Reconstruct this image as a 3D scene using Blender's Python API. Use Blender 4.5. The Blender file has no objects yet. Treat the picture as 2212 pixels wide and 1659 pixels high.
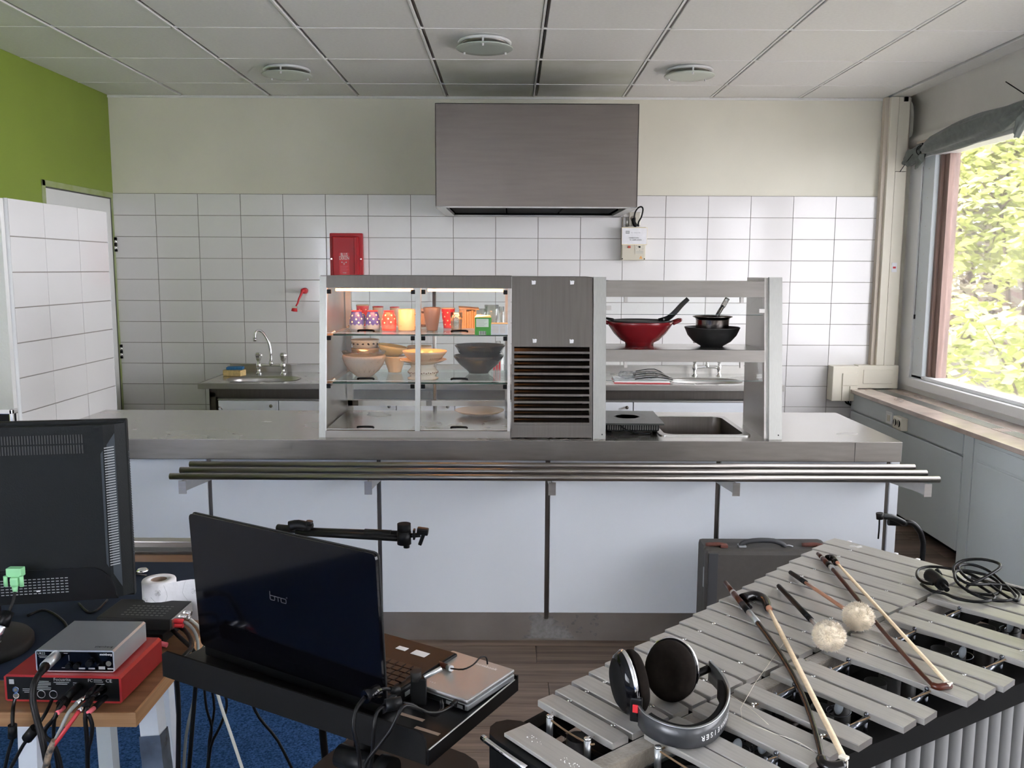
import bpy, bmesh, math, random
from mathutils import Vector, Matrix, noise
R = math.radians
random.seed(7)
SC = bpy.context.scene
COL = SC.collection

# ---------------------------------------------------------------- camera, sky, sun, exposure
cam_data = bpy.data.cameras.new('camera')
cam = bpy.data.objects.new('camera', cam_data); COL.objects.link(cam)
cam_data.sensor_width = 36.0
cam_data.lens = 1900 / 2212 * 36.0
cam_data.clip_start = 0.02
PITCH, YAW, ROLL = 0.13, 0.0009, -0.0043
fw = Vector((math.sin(YAW) * math.cos(PITCH), math.cos(YAW) * math.cos(PITCH), -math.sin(PITCH)))
r0 = Vector((math.cos(YAW), -math.sin(YAW), 0)); d0 = fw.cross(r0)
rr = math.cos(ROLL) * r0 + math.sin(ROLL) * d0
dd = -math.sin(ROLL) * r0 + math.cos(ROLL) * d0
cam.matrix_world = Matrix(((rr.x, -dd.x, -fw.x, 0), (rr.y, -dd.y, -fw.y, 0), (rr.z, -dd.z, -fw.z, 1.6), (0, 0, 0, 1)))
SC.camera = cam

world = bpy.data.worlds.new('sky'); SC.world = world; world.use_nodes = True
bg = world.node_tree.nodes['Background']
bg.inputs[0].default_value = (0.93, 0.95, 1.06, 1); bg.inputs[1].default_value = 16.0

sun_d = bpy.data.lights.new('sun', 'SUN'); sun_d.energy = 14.0; sun_d.angle = R(2); sun_d.color = (1, .96, .86)
sun = bpy.data.objects.new('sun', sun_d); COL.objects.link(sun)
sun.rotation_euler = Vector((1.0, -0.35, -1.35)).to_track_quat('-Z', 'Y').to_euler()

SC.view_settings.view_transform = 'Standard'
SC.view_settings.look = 'None'
SC.view_settings.gamma = 1
SC.view_settings.use_curve_mapping = False
SC.view_settings.exposure = 0.57
SC.cycles.transparent_max_bounces = 24

# ---------------------------------------------------------------- materials
def mat(name, col, rough=.5, metal=0., nscale=0, namt=0., bump=0., bscale=None, stretch=None, coat=0., spec=None, emit=None, estr=0, col2=None, sheen=0.):
    m = bpy.data.materials.new(name); m.use_nodes = True
    nt = m.node_tree; p = nt.nodes['Principled BSDF']
    p.inputs['Base Color'].default_value = (*col, 1); p.inputs['Roughness'].default_value = rough
    p.inputs['Metallic'].default_value = metal
    if coat: p.inputs['Coat Weight'].default_value = coat; p.inputs['Coat Roughness'].default_value = .05
    if spec is not None: p.inputs['Specular IOR Level'].default_value = spec
    if sheen: p.inputs['Sheen Weight'].default_value = sheen
    if emit: p.inputs['Emission Color'].default_value = (*emit, 1); p.inputs['Emission Strength'].default_value = estr
    if nscale:
        tc = nt.nodes.new('ShaderNodeTexCoord'); mp = nt.nodes.new('ShaderNodeMapping')
        if stretch: mp.inputs['Scale'].default_value = stretch
        nt.links.new(tc.outputs['Object'], mp.inputs[0])
        n = nt.nodes.new('ShaderNodeTexNoise'); n.inputs['Scale'].default_value = nscale; n.inputs['Detail'].default_value = 5
        nt.links.new(mp.outputs[0], n.inputs['Vector'])
        if namt or col2:
            cr = nt.nodes.new('ShaderNodeValToRGB')
            a = col2 if col2 else tuple(c * (1 - namt) for c in col)
            b = col if col2 else tuple(min(1, c * (1 + namt * .6)) for c in col)
            cr.color_ramp.elements[0].color = (*a, 1); cr.color_ramp.elements[1].color = (*b, 1)
            cr.color_ramp.elements[0].position = .32; cr.color_ramp.elements[1].position = .68
            nt.links.new(n.outputs[0], cr.inputs[0]); nt.links.new(cr.outputs[0], p.inputs['Base Color'])
            if metal > .5:
                mr = nt.nodes.new('ShaderNodeMapRange'); mr.inputs['To Min'].default_value = max(.05, rough - .1); mr.inputs['To Max'].default_value = rough + .12
                nt.links.new(n.outputs[0], mr.inputs[0]); nt.links.new(mr.outputs[0], p.inputs['Roughness'])
        if bump:
            b_ = nt.nodes.new('ShaderNodeBump'); b_.inputs['Strength'].default_value = bump; b_.inputs['Distance'].default_value = .002
            if bscale:
                n2 = nt.nodes.new('ShaderNodeTexNoise'); n2.inputs['Scale'].default_value = bscale; n2.inputs['Detail'].default_value = 3
                nt.links.new(mp.outputs[0], n2.inputs['Vector']); nt.links.new(n2.outputs[0], b_.inputs['Height'])
            else: nt.links.new(n.outputs[0], b_.inputs['Height'])
            nt.links.new(b_.outputs[0], p.inputs['Normal'])
    return m

def glassmat(name, tint=(.98, .99, .985), refl=.05, rough=.0, haze=0):
    m = bpy.data.materials.new(name); m.use_nodes = True; nt = m.node_tree
    nt.nodes.remove(nt.nodes['Principled BSDF'])
    out = nt.nodes['Material Output']
    t = nt.nodes.new('ShaderNodeBsdfTransparent'); t.inputs[0].default_value = (*tint, 1)
    g = nt.nodes.new('ShaderNodeBsdfGlossy'); g.inputs['Roughness'].default_value = rough
    lw = nt.nodes.new('ShaderNodeLayerWeight'); lw.inputs[0].default_value = .25
    mm = nt.nodes.new('ShaderNodeMath'); mm.operation = 'MULTIPLY_ADD'; mm.inputs[1].default_value = .5; mm.inputs[2].default_value = refl * .3
    mx = nt.nodes.new('ShaderNodeMixShader')
    nt.links.new(lw.outputs['Fresnel'], mm.inputs[0]); nt.links.new(mm.outputs[0], mx.inputs[0])
    nt.links.new(t.outputs[0], mx.inputs[1]); nt.links.new(g.outputs[0], mx.inputs[2]); nt.links.new(mx.outputs[0], out.inputs[0])
    if haze:  # translucent white veil that imitates haze
        tr = nt.nodes.new('ShaderNodeBsdfTranslucent'); tr.inputs[0].default_value = (1, .98, .94, 1); m2 = nt.nodes.new('ShaderNodeMixShader'); m2.inputs[0].default_value = haze
        nt.links.new(mx.outputs[0], m2.inputs[1]); nt.links.new(tr.outputs[0], m2.inputs[2]); nt.links.new(m2.outputs[0], out.inputs[0])
    return m

def bandmat(name, cols, edges, axis=2, rough=.35, wave=0., dots=None):
    # colours stacked along an object axis (metres); optional glazed polka dots
    m = bpy.data.materials.new(name); m.use_nodes = True; nt = m.node_tree; p = nt.nodes['Principled BSDF']
    p.inputs['Roughness'].default_value = rough
    tc = nt.nodes.new('ShaderNodeTexCoord'); sp = nt.nodes.new('ShaderNodeSeparateXYZ'); nt.links.new(tc.outputs['Object'], sp.inputs[0])
    src = sp.outputs[axis]
    cur = None
    for k, c in enumerate(cols):
        rgb = nt.nodes.new('ShaderNodeRGB'); rgb.outputs[0].default_value = (*c, 1)
        if cur is None: cur = rgb.outputs[0]; base_i = 0; continue
        gt = nt.nodes.new('ShaderNodeMath'); gt.operation = 'GREATER_THAN'; gt.inputs[1].default_value = edges[k - 1]
        s = src
        if wave:
            at = nt.nodes.new('ShaderNodeMath'); at.operation = 'ARCTAN2'; nt.links.new(sp.outputs[1], at.inputs[0]); nt.links.new(sp.outputs[0], at.inputs[1])
            mu = nt.nodes.new('ShaderNodeMath'); mu.operation = 'MULTIPLY'; mu.inputs[1].default_value = 11; nt.links.new(at.outputs[0], mu.inputs[0])
            sn = nt.nodes.new('ShaderNodeMath'); sn.operation = 'SINE'; nt.links.new(mu.outputs[0], sn.inputs[0])
            ad = nt.nodes.new('ShaderNodeMath'); ad.operation = 'MULTIPLY_ADD'; ad.inputs[1].default_value = wave; nt.links.new(sn.outputs[0], ad.inputs[0]); nt.links.new(src, ad.inputs[2]); s = ad.outputs[0]
        nt.links.new(s, gt.inputs[0])
        mx = nt.nodes.new('ShaderNodeMix'); mx.data_type = 'RGBA'
        nt.links.new(gt.outputs[0], mx.inputs[0]); nt.links.new(cur, mx.inputs[6]); nt.links.new(rgb.outputs[0], mx.inputs[7]); cur = mx.outputs[2]
    nt.links.new(cur, p.inputs['Base Color'])
    return m

def woodmat(name, c1, c2, axis=0, scale=9, rough=.45, rings=28):
    m = bpy.data.materials.new(name); m.use_nodes = True; nt = m.node_tree; p = nt.nodes['Principled BSDF']
    p.inputs['Roughness'].default_value = rough; p.inputs['Specular IOR Level'].default_value = .3
    tc = nt.nodes.new('ShaderNodeTexCoord'); mp = nt.nodes.new('ShaderNodeMapping'); sc = [1, 1, 1]
    sc = [rings, rings, rings]; sc[axis] = 1.1; mp.inputs['Scale'].default_value = sc
    oi = nt.nodes.new('ShaderNodeObjectInfo'); ad = nt.nodes.new('ShaderNodeVectorMath'); ad.operation = 'ADD'
    nt.links.new(tc.outputs['Object'], ad.inputs[0])
    sc2 = nt.nodes.new('ShaderNodeVectorMath'); sc2.operation = 'SCALE'; sc2.inputs[3].default_value = 13
    cx = nt.nodes.new('ShaderNodeCombineXYZ')
    for k in range(3): nt.links.new(oi.outputs['Random'], cx.inputs[k])
    nt.links.new(cx.outputs[0], sc2.inputs[0]); nt.links.new(sc2.outputs[0], ad.inputs[1]); nt.links.new(ad.outputs[0], mp.inputs[0])
    n = nt.nodes.new('ShaderNodeTexNoise'); n.inputs['Scale'].default_value = 1.6; n.inputs['Detail'].default_value = 7; n.inputs['Roughness'].default_value = .62
    nt.links.new(mp.outputs[0], n.inputs['Vector'])
    cr = nt.nodes.new('ShaderNodeValToRGB'); cr.color_ramp.elements[0].position = .3; cr.color_ramp.elements[1].position = .72
    cr.color_ramp.elements[0].color = (*c1, 1); cr.color_ramp.elements[1].color = (*c2, 1)
    nt.links.new(n.outputs[0], cr.inputs[0])
    mr = nt.nodes.new('ShaderNodeMapRange'); mr.inputs['To Min'].default_value = .72; mr.inputs['To Max'].default_value = 1.15; nt.links.new(oi.outputs['Random'], mr.inputs[0])
    mu = nt.nodes.new('ShaderNodeVectorMath'); mu.operation = 'SCALE'; nt.links.new(cr.outputs[0], mu.inputs[0]); nt.links.new(mr.outputs[0], mu.inputs[3])
    nt.links.new(mu.outputs[0], p.inputs['Base Color'])
    b_ = nt.nodes.new('ShaderNodeBump'); b_.inputs['Strength'].default_value = .15; b_.inputs['Distance'].default_value = .001
    nt.links.new(n.outputs[0], b_.inputs['Height']); nt.links.new(b_.outputs[0], p.inputs['Normal'])
    return m

M = {}
M['cream'] = mat('cream wall paint', (.76, .735, .625), .8, nscale=3, namt=.03, bump=.15, bscale=160)
M['green'] = mat('green wall paint', (.245, .33, .045), .55, nscale=3, namt=.03)
M['ceil'] = mat('ceiling board', (.84, .84, .81), .95, nscale=60, namt=.03, bump=.6, bscale=260)
M['ceilstain'] = mat('ceiling board greasy', (.80, .81, .76), .95, nscale=2.2, col2=(.62, .64, .53), bump=.6, bscale=260)
M['tbar'] = mat('ceiling bar', (.92, .92, .90), .45)
M['groove'] = mat('dark groove', (.10, .10, .09), .8)
M['plaster'] = mat('grey white plaster', (.82, .815, .79), .85, nscale=5, namt=.03, bump=.4, bscale=90)
M['tile'] = mat('glazed wall tile', (.77, .755, .745), .13, nscale=1.2, namt=.02, bump=.02, bscale=6, coat=.3)
M['grout'] = mat('grey grout', (.30, .28, .25), .9)
M['white'] = mat('white laminate', (.78, .82, .87), .32, nscale=2, namt=.02)
M['whitepaint'] = mat('white paint', (.78, .78, .76), .5, nscale=4, namt=.02)
M['greypaint'] = mat('pale grey cabinet paint', (.52, .565, .57), .45, nscale=2.5, namt=.03)
M['beige'] = mat('beige plastic trunking', (.72, .68, .57), .45)
M['beige2'] = mat('darker beige plastic trunking', (.52, .46, .38), .5)
M['steel'] = mat('brushed stainless steel', (.50, .48, .455), .33, 1, nscale=3, namt=.06, stretch=(1, 10, 24))
M['steeltop'] = mat('scratched stainless worktop', (.62, .61, .58), .24, 1, nscale=4, namt=.05, stretch=(1, 1, 1), bump=.008, bscale=9)
M['steelmid'] = mat('worn stainless front', (.27, .25, .23), .36, 1, nscale=3, namt=.08, stretch=(3, 10, 24))
M['steelpost'] = mat('aluminium corner post', (.40, .40, .375), .36, 1, nscale=9, namt=.06, stretch=(30, 30, 1))
M['steeldark'] = mat('dull stainless steel', (.145, .132, .12), .38, 1, nscale=5, namt=.10, stretch=(20, 1, 1))
M['steelhood'] = mat('hood stainless steel', (.19, .168, .152), .34, 1, nscale=4, namt=.06, stretch=(1, 1, 12))
M['steelbright'] = mat('bright aluminium trim', (.56, .56, .54), .33, 1, nscale=9, namt=.06, stretch=(30, 30, 1))
M['chrome'] = mat('chrome', (.85, .85, .85), .07, 1)
M['black'] = mat('black plastic', (.005, .0055, .006), .42, spec=.16)
M['blackmatte'] = mat('matte black', (.007, .007, .007), .8, spec=.1)
M['blackgloss'] = mat('piano black', (.002, .002, .003), .07, spec=.22)
M['blackmetal'] = mat('black lacquered metal', (.006, .006, .0065), .3, nscale=20, namt=.1, spec=.2)
M['monitor'] = mat('charcoal monitor plastic', (.006, .0075, .008), .55, spec=.2, nscale=30, namt=.08, bump=.2, bscale=300)
M['monitorlight'] = mat('slate monitor plastic', (.035, .044, .052), .5, spec=.25)
M['darkgrey'] = mat('dark grey', (.018, .018, .0175), .6, spec=.18)
M['gunmetal'] = mat('gunmetal tube', (.13, .14, .16), .22, .9)
M['barmetal'] = mat('satin silver tone bar', (.47, .455, .425), .36, .45, nscale=5, namt=.10, stretch=(30, 2, 2))
M['barend'] = mat('bare aluminium bar end', (.80, .80, .80), .3, 1)
M['felt'] = mat('beige felt', (.25, .215, .17), .95, nscale=40, namt=.3, bump=.6, bscale=200, sheen=.5)
M['cord'] = mat('brown cord', (.20, .13, .07), .8)
M['cable'] = mat('black cable', (.005, .005, .0055), .36, spec=.2)
M['cablegrey'] = mat('grey cable', (.22, .23, .22), .45)
M['cablewhite'] = mat('pale grey cable', (.55, .56, .50), .5)
M['cablered'] = mat('red cable', (.42, .02, .03), .45)
M['pink'] = mat('pink red sleeve', (.70, .13, .16), .5)
M['braid'] = mat('braided cable sleeve', (.35, .26, .18), .7, nscale=90, col2=(.03, .03, .03))
M['red'] = mat('red enamelled metal', (.44, .012, .020), .32, spec=.25)
M['wokred'] = mat('dark red enamel', (.20, .010, .014), .2, spec=.4)
M['redbox'] = mat('red anodised aluminium', (.36, .022, .024), .38, .35, nscale=60, namt=.05)
M['redplastic'] = mat('red plastic', (.62, .02, .03), .4)
M['silver'] = mat('silver painted metal', (.50, .52, .53), .34, .8, nscale=40, namt=.03)
M['silverlap'] = mat('brushed silver lid', (.50, .49, .48), .36, .75, nscale=30, namt=.03, stretch=(1, 20, 1))
M['deskwood'] = woodmat('desk beech veneer', (.15, .068, .030), (.30, .165, .080), 0, rings=24)
M['deskedge'] = woodmat('desk solid edge', (.22, .105, .045), (.42, .25, .12), 0, rings=40)
M['deskmat'] = mat('slate blue desk pad', (.020, .030, .050), .75, spec=.08, nscale=30, namt=.05)
M['legpaint'] = mat('pale grey leg paint', (.58, .62, .66), .35)
M['tape'] = mat('silver tape', (.14, .17, .21), .22, .35, nscale=12, namt=.5, bump=.6, bscale=30)
M['carpet'] = mat('blue carpet pile', (.050, .125, .30), .98, nscale=150, col2=(.008, .026, .080), bump=1.0, bscale=240, spec=.05)
M['plank'] = woodmat('grey brown laminate plank', (.085, .058, .042), (.27, .20, .155), 0, rings=22, rough=.5)
M['paper'] = mat('white tissue paper', (.80, .80, .82), .95, nscale=50, namt=.04, bump=.5, bscale=80)
M['card'] = mat('brown cardboard', (.28, .20, .15), .9)
M['fluff'] = mat('cream wool yarn', (.90, .77, .58), .95, nscale=60, namt=.12, sheen=.6)
M['rosewood'] = mat('red brown rosewood', (.055, .012, .006), .3, nscale=14, namt=.4, spec=.35)
M['ebony'] = mat('polished ebony', (.006, .005, .005), .2, spec=.35)
M['horsehair'] = mat('horse hair ribbon', (.76, .60, .40), .55, nscale=120, namt=.1)
M['ivory'] = mat('ivory tip', (.85, .80, .68), .4)
M['rattan'] = mat('varnished rattan', (.40, .19, .12), .25, coat=.4)
M['suit'] = mat('grey brown case fibre', (.068, .062, .055), .62, nscale=50, namt=.08, bump=.3, bscale=220)
M['suitedge'] = mat('dark case binding', (.045, .047, .052), .5)
M['leather'] = mat('brown leather', (.16, .055, .04), .5, nscale=30, namt=.3, bump=.4)
M['glass'] = glassmat('clear glass')
M['winglass'] = glassmat('window glass with haze veil and dimming tint', (.66, .655, .64), haze=.0065)  # pale veil stands in for outdoor haze, grey tint cuts the daylight
M['shelfglass'] = glassmat('greenish shelf glass', (.90, .96, .93), .3)
M['glassedge'] = mat('green glass edge', (.02, .06, .045), .1, coat=.5)
M['tumbler'] = glassmat('tumbler glass', (.93, .93, .91), .3, .12)
M['curtain'] = mat('grey green curtain', (.115, .13, .115), .9, nscale=30, namt=.2, sheen=.2)
M['marble'] = mat('beige marble sill', (.52, .42, .36), .2, nscale=7, col2=(.38, .30, .25), coat=.3)
M['winwood'] = mat('weathered brown window bead', (.26, .17, .14), .6, nscale=12, namt=.3, stretch=(4, 4, .3))
M['winwhite'] = mat('white window frame', (.74, .75, .75), .4, nscale=3, namt=.02)
M['ceramiccream'] = mat('cream ceramic', (.58, .44, .29), .2, coat=.4)
M['ceramicwhite'] = mat('off white ceramic', (.66, .62, .52), .2, coat=.4)
M['ceramicyellow'] = mat('yellow ceramic', (.78, .60, .26), .2, coat=.4)
M['ceramicblack'] = mat('dark glazed stoneware', (.020, .020, .023), .14, coat=.4)
M['ceramicgrey'] = mat('plum grey ceramic', (.075, .055, .055), .35, coat=.2)
M['mugred'] = bandmat('red mug glaze', [(.72, .10, .10), (.70, .035, .025)], [.026], wave=.003)
M['mugblue'] = bandmat('blue mug glaze', [(.16, .24, .38), (.030, .035, .28)], [.026], wave=.003)
M['dot'] = mat('cream dot', (.90, .80, .58), .3)
M['iron'] = mat('black cast iron', (.012, .012, .012), .5)
M['pansteel'] = mat('used pan steel', (.30, .27, .25), .22, 1)
M['green_card'] = mat('green tea box card', (.05, .27, .035), .5)
M['labelcard'] = mat('pale green label', (.55, .62, .52), .6)
M['waferwood'] = mat('wooden slats', (.62, .42, .24), .7)
M['textwhite'] = mat('white print', (.78, .78, .78), .6)
M['textgrey'] = mat('grey print', (.30, .31, .31), .6)
M['textdark'] = mat('dark print', (.03, .03, .03), .6)
M['textfaint'] = mat('faint silver print', (.055, .055, .06), .5, .3)
M['orange'] = mat('orange warning', (.85, .33, .05), .5)
M['sponge'] = mat('yellow sponge', (.80, .58, .26), .95, nscale=80, namt=.15, bump=.8, bscale=200)
M['bluesponge'] = mat('blue scouring cloth', (.03, .16, .34), .9, nscale=80, namt=.2)
M['plasticbag'] = glassmat('crumpled clear plastic', (.85, .87, .88), .6, .12)
M['lampglass'] = mat('frosted lamp glass', (.52, .58, .52), .25, coat=.3)
M['heatlamp'] = mat('glowing heat lamp tube', (1, .6, .3), .4, emit=(1.0, .36, .11), estr=9)
M['bark'] = mat('bark', (.12, .085, .06), .9, nscale=12, namt=.4)
M['leafA'] = mat('sunlit lime leaf', (.60, .63, .20), .6, nscale=.8, col2=(.34, .38, .12))
M['leafB'] = mat('mid green leaf', (.48, .49, .36), .6, nscale=.8, col2=(.34, .35, .27))
M['leafC'] = mat('dry tinted leaf', (.50, .44, .34), .7, nscale=.8, col2=(.34, .30, .25))
M['asphalt'] = mat('pale paving', (.26, .23, .215), .9, nscale=2, namt=.1)
M['redplant'] = mat('red flowers', (.55, .10, .10), .8, nscale=2, col2=(.35, .12, .08))
M['blue'] = mat('blue usb tongue', (.03, .22, .62), .4)
M['greenplug'] = mat('mint green plug', (.26, .60, .30), .45)
M['foil'] = mat('crumpled foil tape', (.70, .74, .80), .25, .9, nscale=30, namt=.1, bump=1., bscale=60)

# ---------------------------------------------------------------- mesh helpers
class MB:
    def __init__(s): s.v = []; s.f = []; s.sm = []; s.mi = []; s.cur = 0
    def add(s, vs, fs, smooth=False, T=None):
        o = len(s.v)
        s.v += [(T @ Vector(v)) if T else Vector(v) for v in vs]
        s.f += [tuple(i + o for i in f) for f in fs]; s.sm += [smooth] * len(fs); s.mi += [s.cur] * len(fs)
        return s
    def box(s, x0, x1, y0, y1, z0, z1, bev=0, T=None):
        if x0 > x1: x0, x1 = x1, x0
        if y0 > y1: y0, y1 = y1, y0
        if z0 > z1: z0, z1 = z1, z0
        vs = [(x, y, z) for x in (x0, x1) for y in (y0, y1) for z in (z0, z1)]
        fs = [(0, 1, 3, 2), (4, 6, 7, 5), (0, 4, 5, 1), (2, 3, 7, 6), (0, 2, 6, 4), (1, 5, 7, 3)]
        if bev:
            bm = bmesh.new(); bv = [bm.verts.new(v) for v in vs]
            for f in fs: bm.faces.new([bv[i] for i in f])
            bmesh.ops.recalc_face_normals(bm, faces=bm.faces)
            bev = min(bev, .49 * min(x1 - x0, y1 - y0, z1 - z0))
            bmesh.ops.bevel(bm, geom=bm.edges[:], offset=bev, segments=2, profile=.6, affect='EDGES', clamp_overlap=True)
            bm.verts.index_update()
            vs = [v.co.copy() for v in bm.verts]; fs = [tuple(v.index for v in f.verts) for f in bm.faces]; bm.free()
        return s.add(vs, fs, False, T)
    def cbox(s, c, size, rot=None, bev=0):
        T = Matrix.Translation(c) @ (rot.to_4x4() if rot else Matrix.Identity(4))
        a, b, d = (q / 2 for q in size); return s.box(-a, a, -b, b, -d, d, bev, T)
    def cyl(s, p0, p1, r0, r1=None, n=16, cap=True, smooth=True):
        p0 = Vector(p0); p1 = Vector(p1); r1 = r0 if r1 is None else r1
        z = (p1 - p0).normalized(); x = z.orthogonal().normalized(); y = z.cross(x)
        vs = []
        for p, r in ((p0, r0), (p1, r1)):
            for k in range(n):
                a = 2 * math.pi * k / n; vs.append(p + (x * math.cos(a) + y * math.sin(a)) * r)
        s.add(vs, [(k, (k + 1) % n, n + (k + 1) % n, n + k) for k in range(n)], smooth)
        if cap:
            s.add(vs[:n], [tuple(range(n))[::-1]]); s.add(vs[n:], [tuple(range(n))])
        return s
    def tube(s, pts, r, n=8, closed=False, smooth=3, flat=None):
        P = [Vector(p) for p in pts]
        if smooth and len(P) > 2:
            Q = []
            m = len(P)
            rng = range(m if closed else m - 1)
            for i in rng:
                a = P[(i - 1) % m] if (closed or i > 0) else P[0]; b = P[i]; c = P[(i + 1) % m]; d = P[(i + 2) % m] if (closed or i + 2 < m) else P[-1]
                for k in range(smooth):
                    t = k / smooth
                    Q.append(.5 * ((2 * b) + (c - a) * t + (2 * a - 5 * b + 4 * c - d) * t * t + (3 * b - a - 3 * c + d) * t ** 3))
            if not closed: Q.append(P[-1])
            P = Q
        rs = r if isinstance(r, (list, tuple)) else None
        vs = []; N = len(P); up = None
        for i, p in enumerate(P):
            t = (P[(i + 1) % N] - P[i - 1]) if closed else (P[min(i + 1, N - 1)] - P[max(i - 1, 0)])
            if t.length < 1e-9: t = Vector((0, 0, 1))
            t.normalize()
            if up is None: up = t.orthogonal().normalized()
            up = (up - t * up.dot(t)); up = up.normalized() if up.length > 1e-6 else t.orthogonal().normalized()
            w = t.cross(up)
            rad = (rs[0] + (rs[1] - rs[0]) * i / max(1, N - 1)) if rs else r
            for k in range(n):
                a = 2 * math.pi * k / n; vs.append(p + up * math.cos(a) * rad + w * math.sin(a) * rad)
        fs = []
        for i in range(N if closed else N - 1):
            j = (i + 1) % N
            for k in range(n): fs.append((i * n + k, i * n + (k + 1) % n, j * n + (k + 1) % n, j * n + k))
        s.add(vs, fs, True)
        if not closed: s.add(vs[:n], [tuple(range(n))[::-1]]); s.add(vs[-n:], [tuple(range(n))])
        return s
    def lathe(s, prof, n=32, c=(0, 0, 0), T=None, smooth=True, flute=0, fn=0):
        vs = []
        for (r, z) in prof:
            for k in range(n):
                a = 2 * math.pi * k / n
                q = r * (1 + (flute * abs(math.sin(fn * a / 2)) if fn else 0))
                vs.append((c[0] + q * math.cos(a), c[1] + q * math.sin(a), c[2] + z))
        fs = []
        for i in range(len(prof) - 1):
            for k in range(n): fs.append((i * n + k, i * n + (k + 1) % n, (i + 1) * n + (k + 1) % n, (i + 1) * n + k))
        s.add(vs, fs, smooth, T)
        ringlike = prof[0][0] > .001 and abs(prof[0][0] - prof[-1][0]) < .006
        for idx, rev in ((0, True), (len(prof) - 1, False)):
            if prof[idx][0] > 1e-5 and not ringlike:
                ring = list(range(n)); vv = vs[idx * n:(idx + 1) * n]
                s.add(vv, [tuple(ring[::-1] if rev else ring)], False, T)
        return s
    def prism(s, poly, z0, z1, T=None, smooth=False):
        n = len(poly); vs = [(x, y, z0) for x, y in poly] + [(x, y, z1) for x, y in poly]
        s.add(vs, [(k, (k + 1) % n, n + (k + 1) % n, n + k) for k in range(n)], smooth, T)
        s.add(vs[:n], [tuple(range(n))[::-1]], False, T); s.add(vs[n:], [tuple(range(n))], False, T); return s
    def ball(s, c, r, n=16, m=10, sc=(1, 1, 1), T=None, bump=0, bs=30):
        vs = []; c = Vector(c)
        for i in range(m + 1):
            th = math.pi * i / m
            for k in range(n):
                a = 2 * math.pi * k / n; d = Vector((math.sin(th) * math.cos(a), math.sin(th) * math.sin(a), math.cos(th)))
                q = 1 + (bump * noise.noise(d * bs) if bump else 0)
                vs.append(c + Vector((d.x * sc[0], d.y * sc[1], d.z * sc[2])) * r * q)
        fs = [(i * n + k, (i + 1) * n + k, (i + 1) * n + (k + 1) % n, i * n + (k + 1) % n) for i in range(m) for k in range(n)]
        return s.add(vs, fs, True, T)
    def hole_plate(s, outer, inner, z0, z1):
        # flat plate with a hole; outer/inner loops of equal length
        n = len(outer); vs = [(x, y, z) for z in (z0, z1) for lp in (outer, inner) for x, y in lp]
        fs = []
        for k in range(n):
            j = (k + 1) % n
            fs += [(k, n + k, n + j, j), (2 * n + k, 2 * n + j, 3 * n + j, 3 * n + k), (k, j, 2 * n + j, 2 * n + k), (n + k, 3 * n + k, 3 * n + j, n + j)]
        return s.add(vs, fs)

def rrect(x0, x1, y0, y1, r, n=4):
    o = []
    for cx, cy, a0 in ((x1 - r, y1 - r, 0), (x0 + r, y1 - r, 90), (x0 + r, y0 + r, 180), (x1 - r, y0 + r, 270)):
        for k in range(n + 1):
            a = R(a0 + 90 * k / n); o.append((cx + r * math.cos(a), cy + r * math.sin(a)))
    return o

def rectloop(x0, x1, y0, y1, n):
    o = []
    for k in range(n):
        a = 2 * math.pi * (k + .5) / n; c, s_ = math.cos(a), math.sin(a); q = max(abs(c), abs(s_))
        o.append(((x0 + x1) / 2 + (x1 - x0) / 2 * c / q, (y0 + y1) / 2 + (y1 - y0) / 2 * s_ / q))
    return o

def mesh_from(mb, name, mats):
    me = bpy.data.meshes.new(name); me.from_pydata([tuple(v) for v in mb.v], [], mb.f)
    me.polygons.foreach_set('use_smooth', mb.sm)
    if not isinstance(mats, (list, tuple)): mats = [mats]
    for m in mats: me.materials.append(m)
    if len(mats) > 1: me.polygons.foreach_set('material_index', mb.mi)
    bm = bmesh.new(); bm.from_mesh(me); bmesh.ops.remove_doubles(bm, verts=bm.verts, dist=1e-6); bmesh.ops.recalc_face_normals(bm, faces=bm.faces); bm.to_mesh(me); bm.free()
    return me

def wm(o):
    m = Matrix.Translation(o.location) @ o.rotation_euler.to_matrix().to_4x4()
    return (wm(o.parent) @ m) if o.parent else m

def part(name, mb, m, parent=None, world=False, label=None, kind=None):
    if world and parent is not None:
        T = wm(parent).inverted(); mb.v = [T @ v for v in mb.v]
    o = bpy.data.objects.new(name, mesh_from(mb, name, m)); COL.objects.link(o)
    if parent is not None: o.parent = parent
    if label: o['label'] = label
    if kind: o['kind'] = kind
    return o

def piece(name, me, loc, parent, rot=(0, 0, 0)):
    o = bpy.data.objects.new(name, me); COL.objects.link(o); o.location = loc; o.rotation_euler = rot; o.parent = parent; return o

def thing(name, label, cat, loc=(0, 0, 0), rz=0, group=None):
    o = bpy.data.objects.new(name, None); o.empty_display_size = .05; COL.objects.link(o); o.location = loc; o.rotation_euler = (0, 0, rz)
    o['label'] = label; o['category'] = cat
    if group: o['group'] = group
    return o

def solo(name, mb, m, label, cat, loc=(0, 0, 0), rz=0, group=None, world=True):
    o = bpy.data.objects.new(name, None); o.location = loc; o.rotation_euler = (0, 0, rz)
    if world:
        T = wm(o).inverted(); mb.v = [T @ v for v in mb.v]
    bpy.data.objects.remove(o)
    o = bpy.data.objects.new(name, mesh_from(mb, name, m)); COL.objects.link(o); o.location = loc; o.rotation_euler = (0, 0, rz)
    o['label'] = label; o['category'] = cat
    if group: o['group'] = group
    return o

def struct(name, mb, m, label=None, cat='structure'):
    o = bpy.data.objects.new(name, mesh_from(mb, name, m)); COL.objects.link(o); o['kind'] = 'structure'
    o['label'] = label or name.replace('_', ' '); o['category'] = cat
    return o

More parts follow.
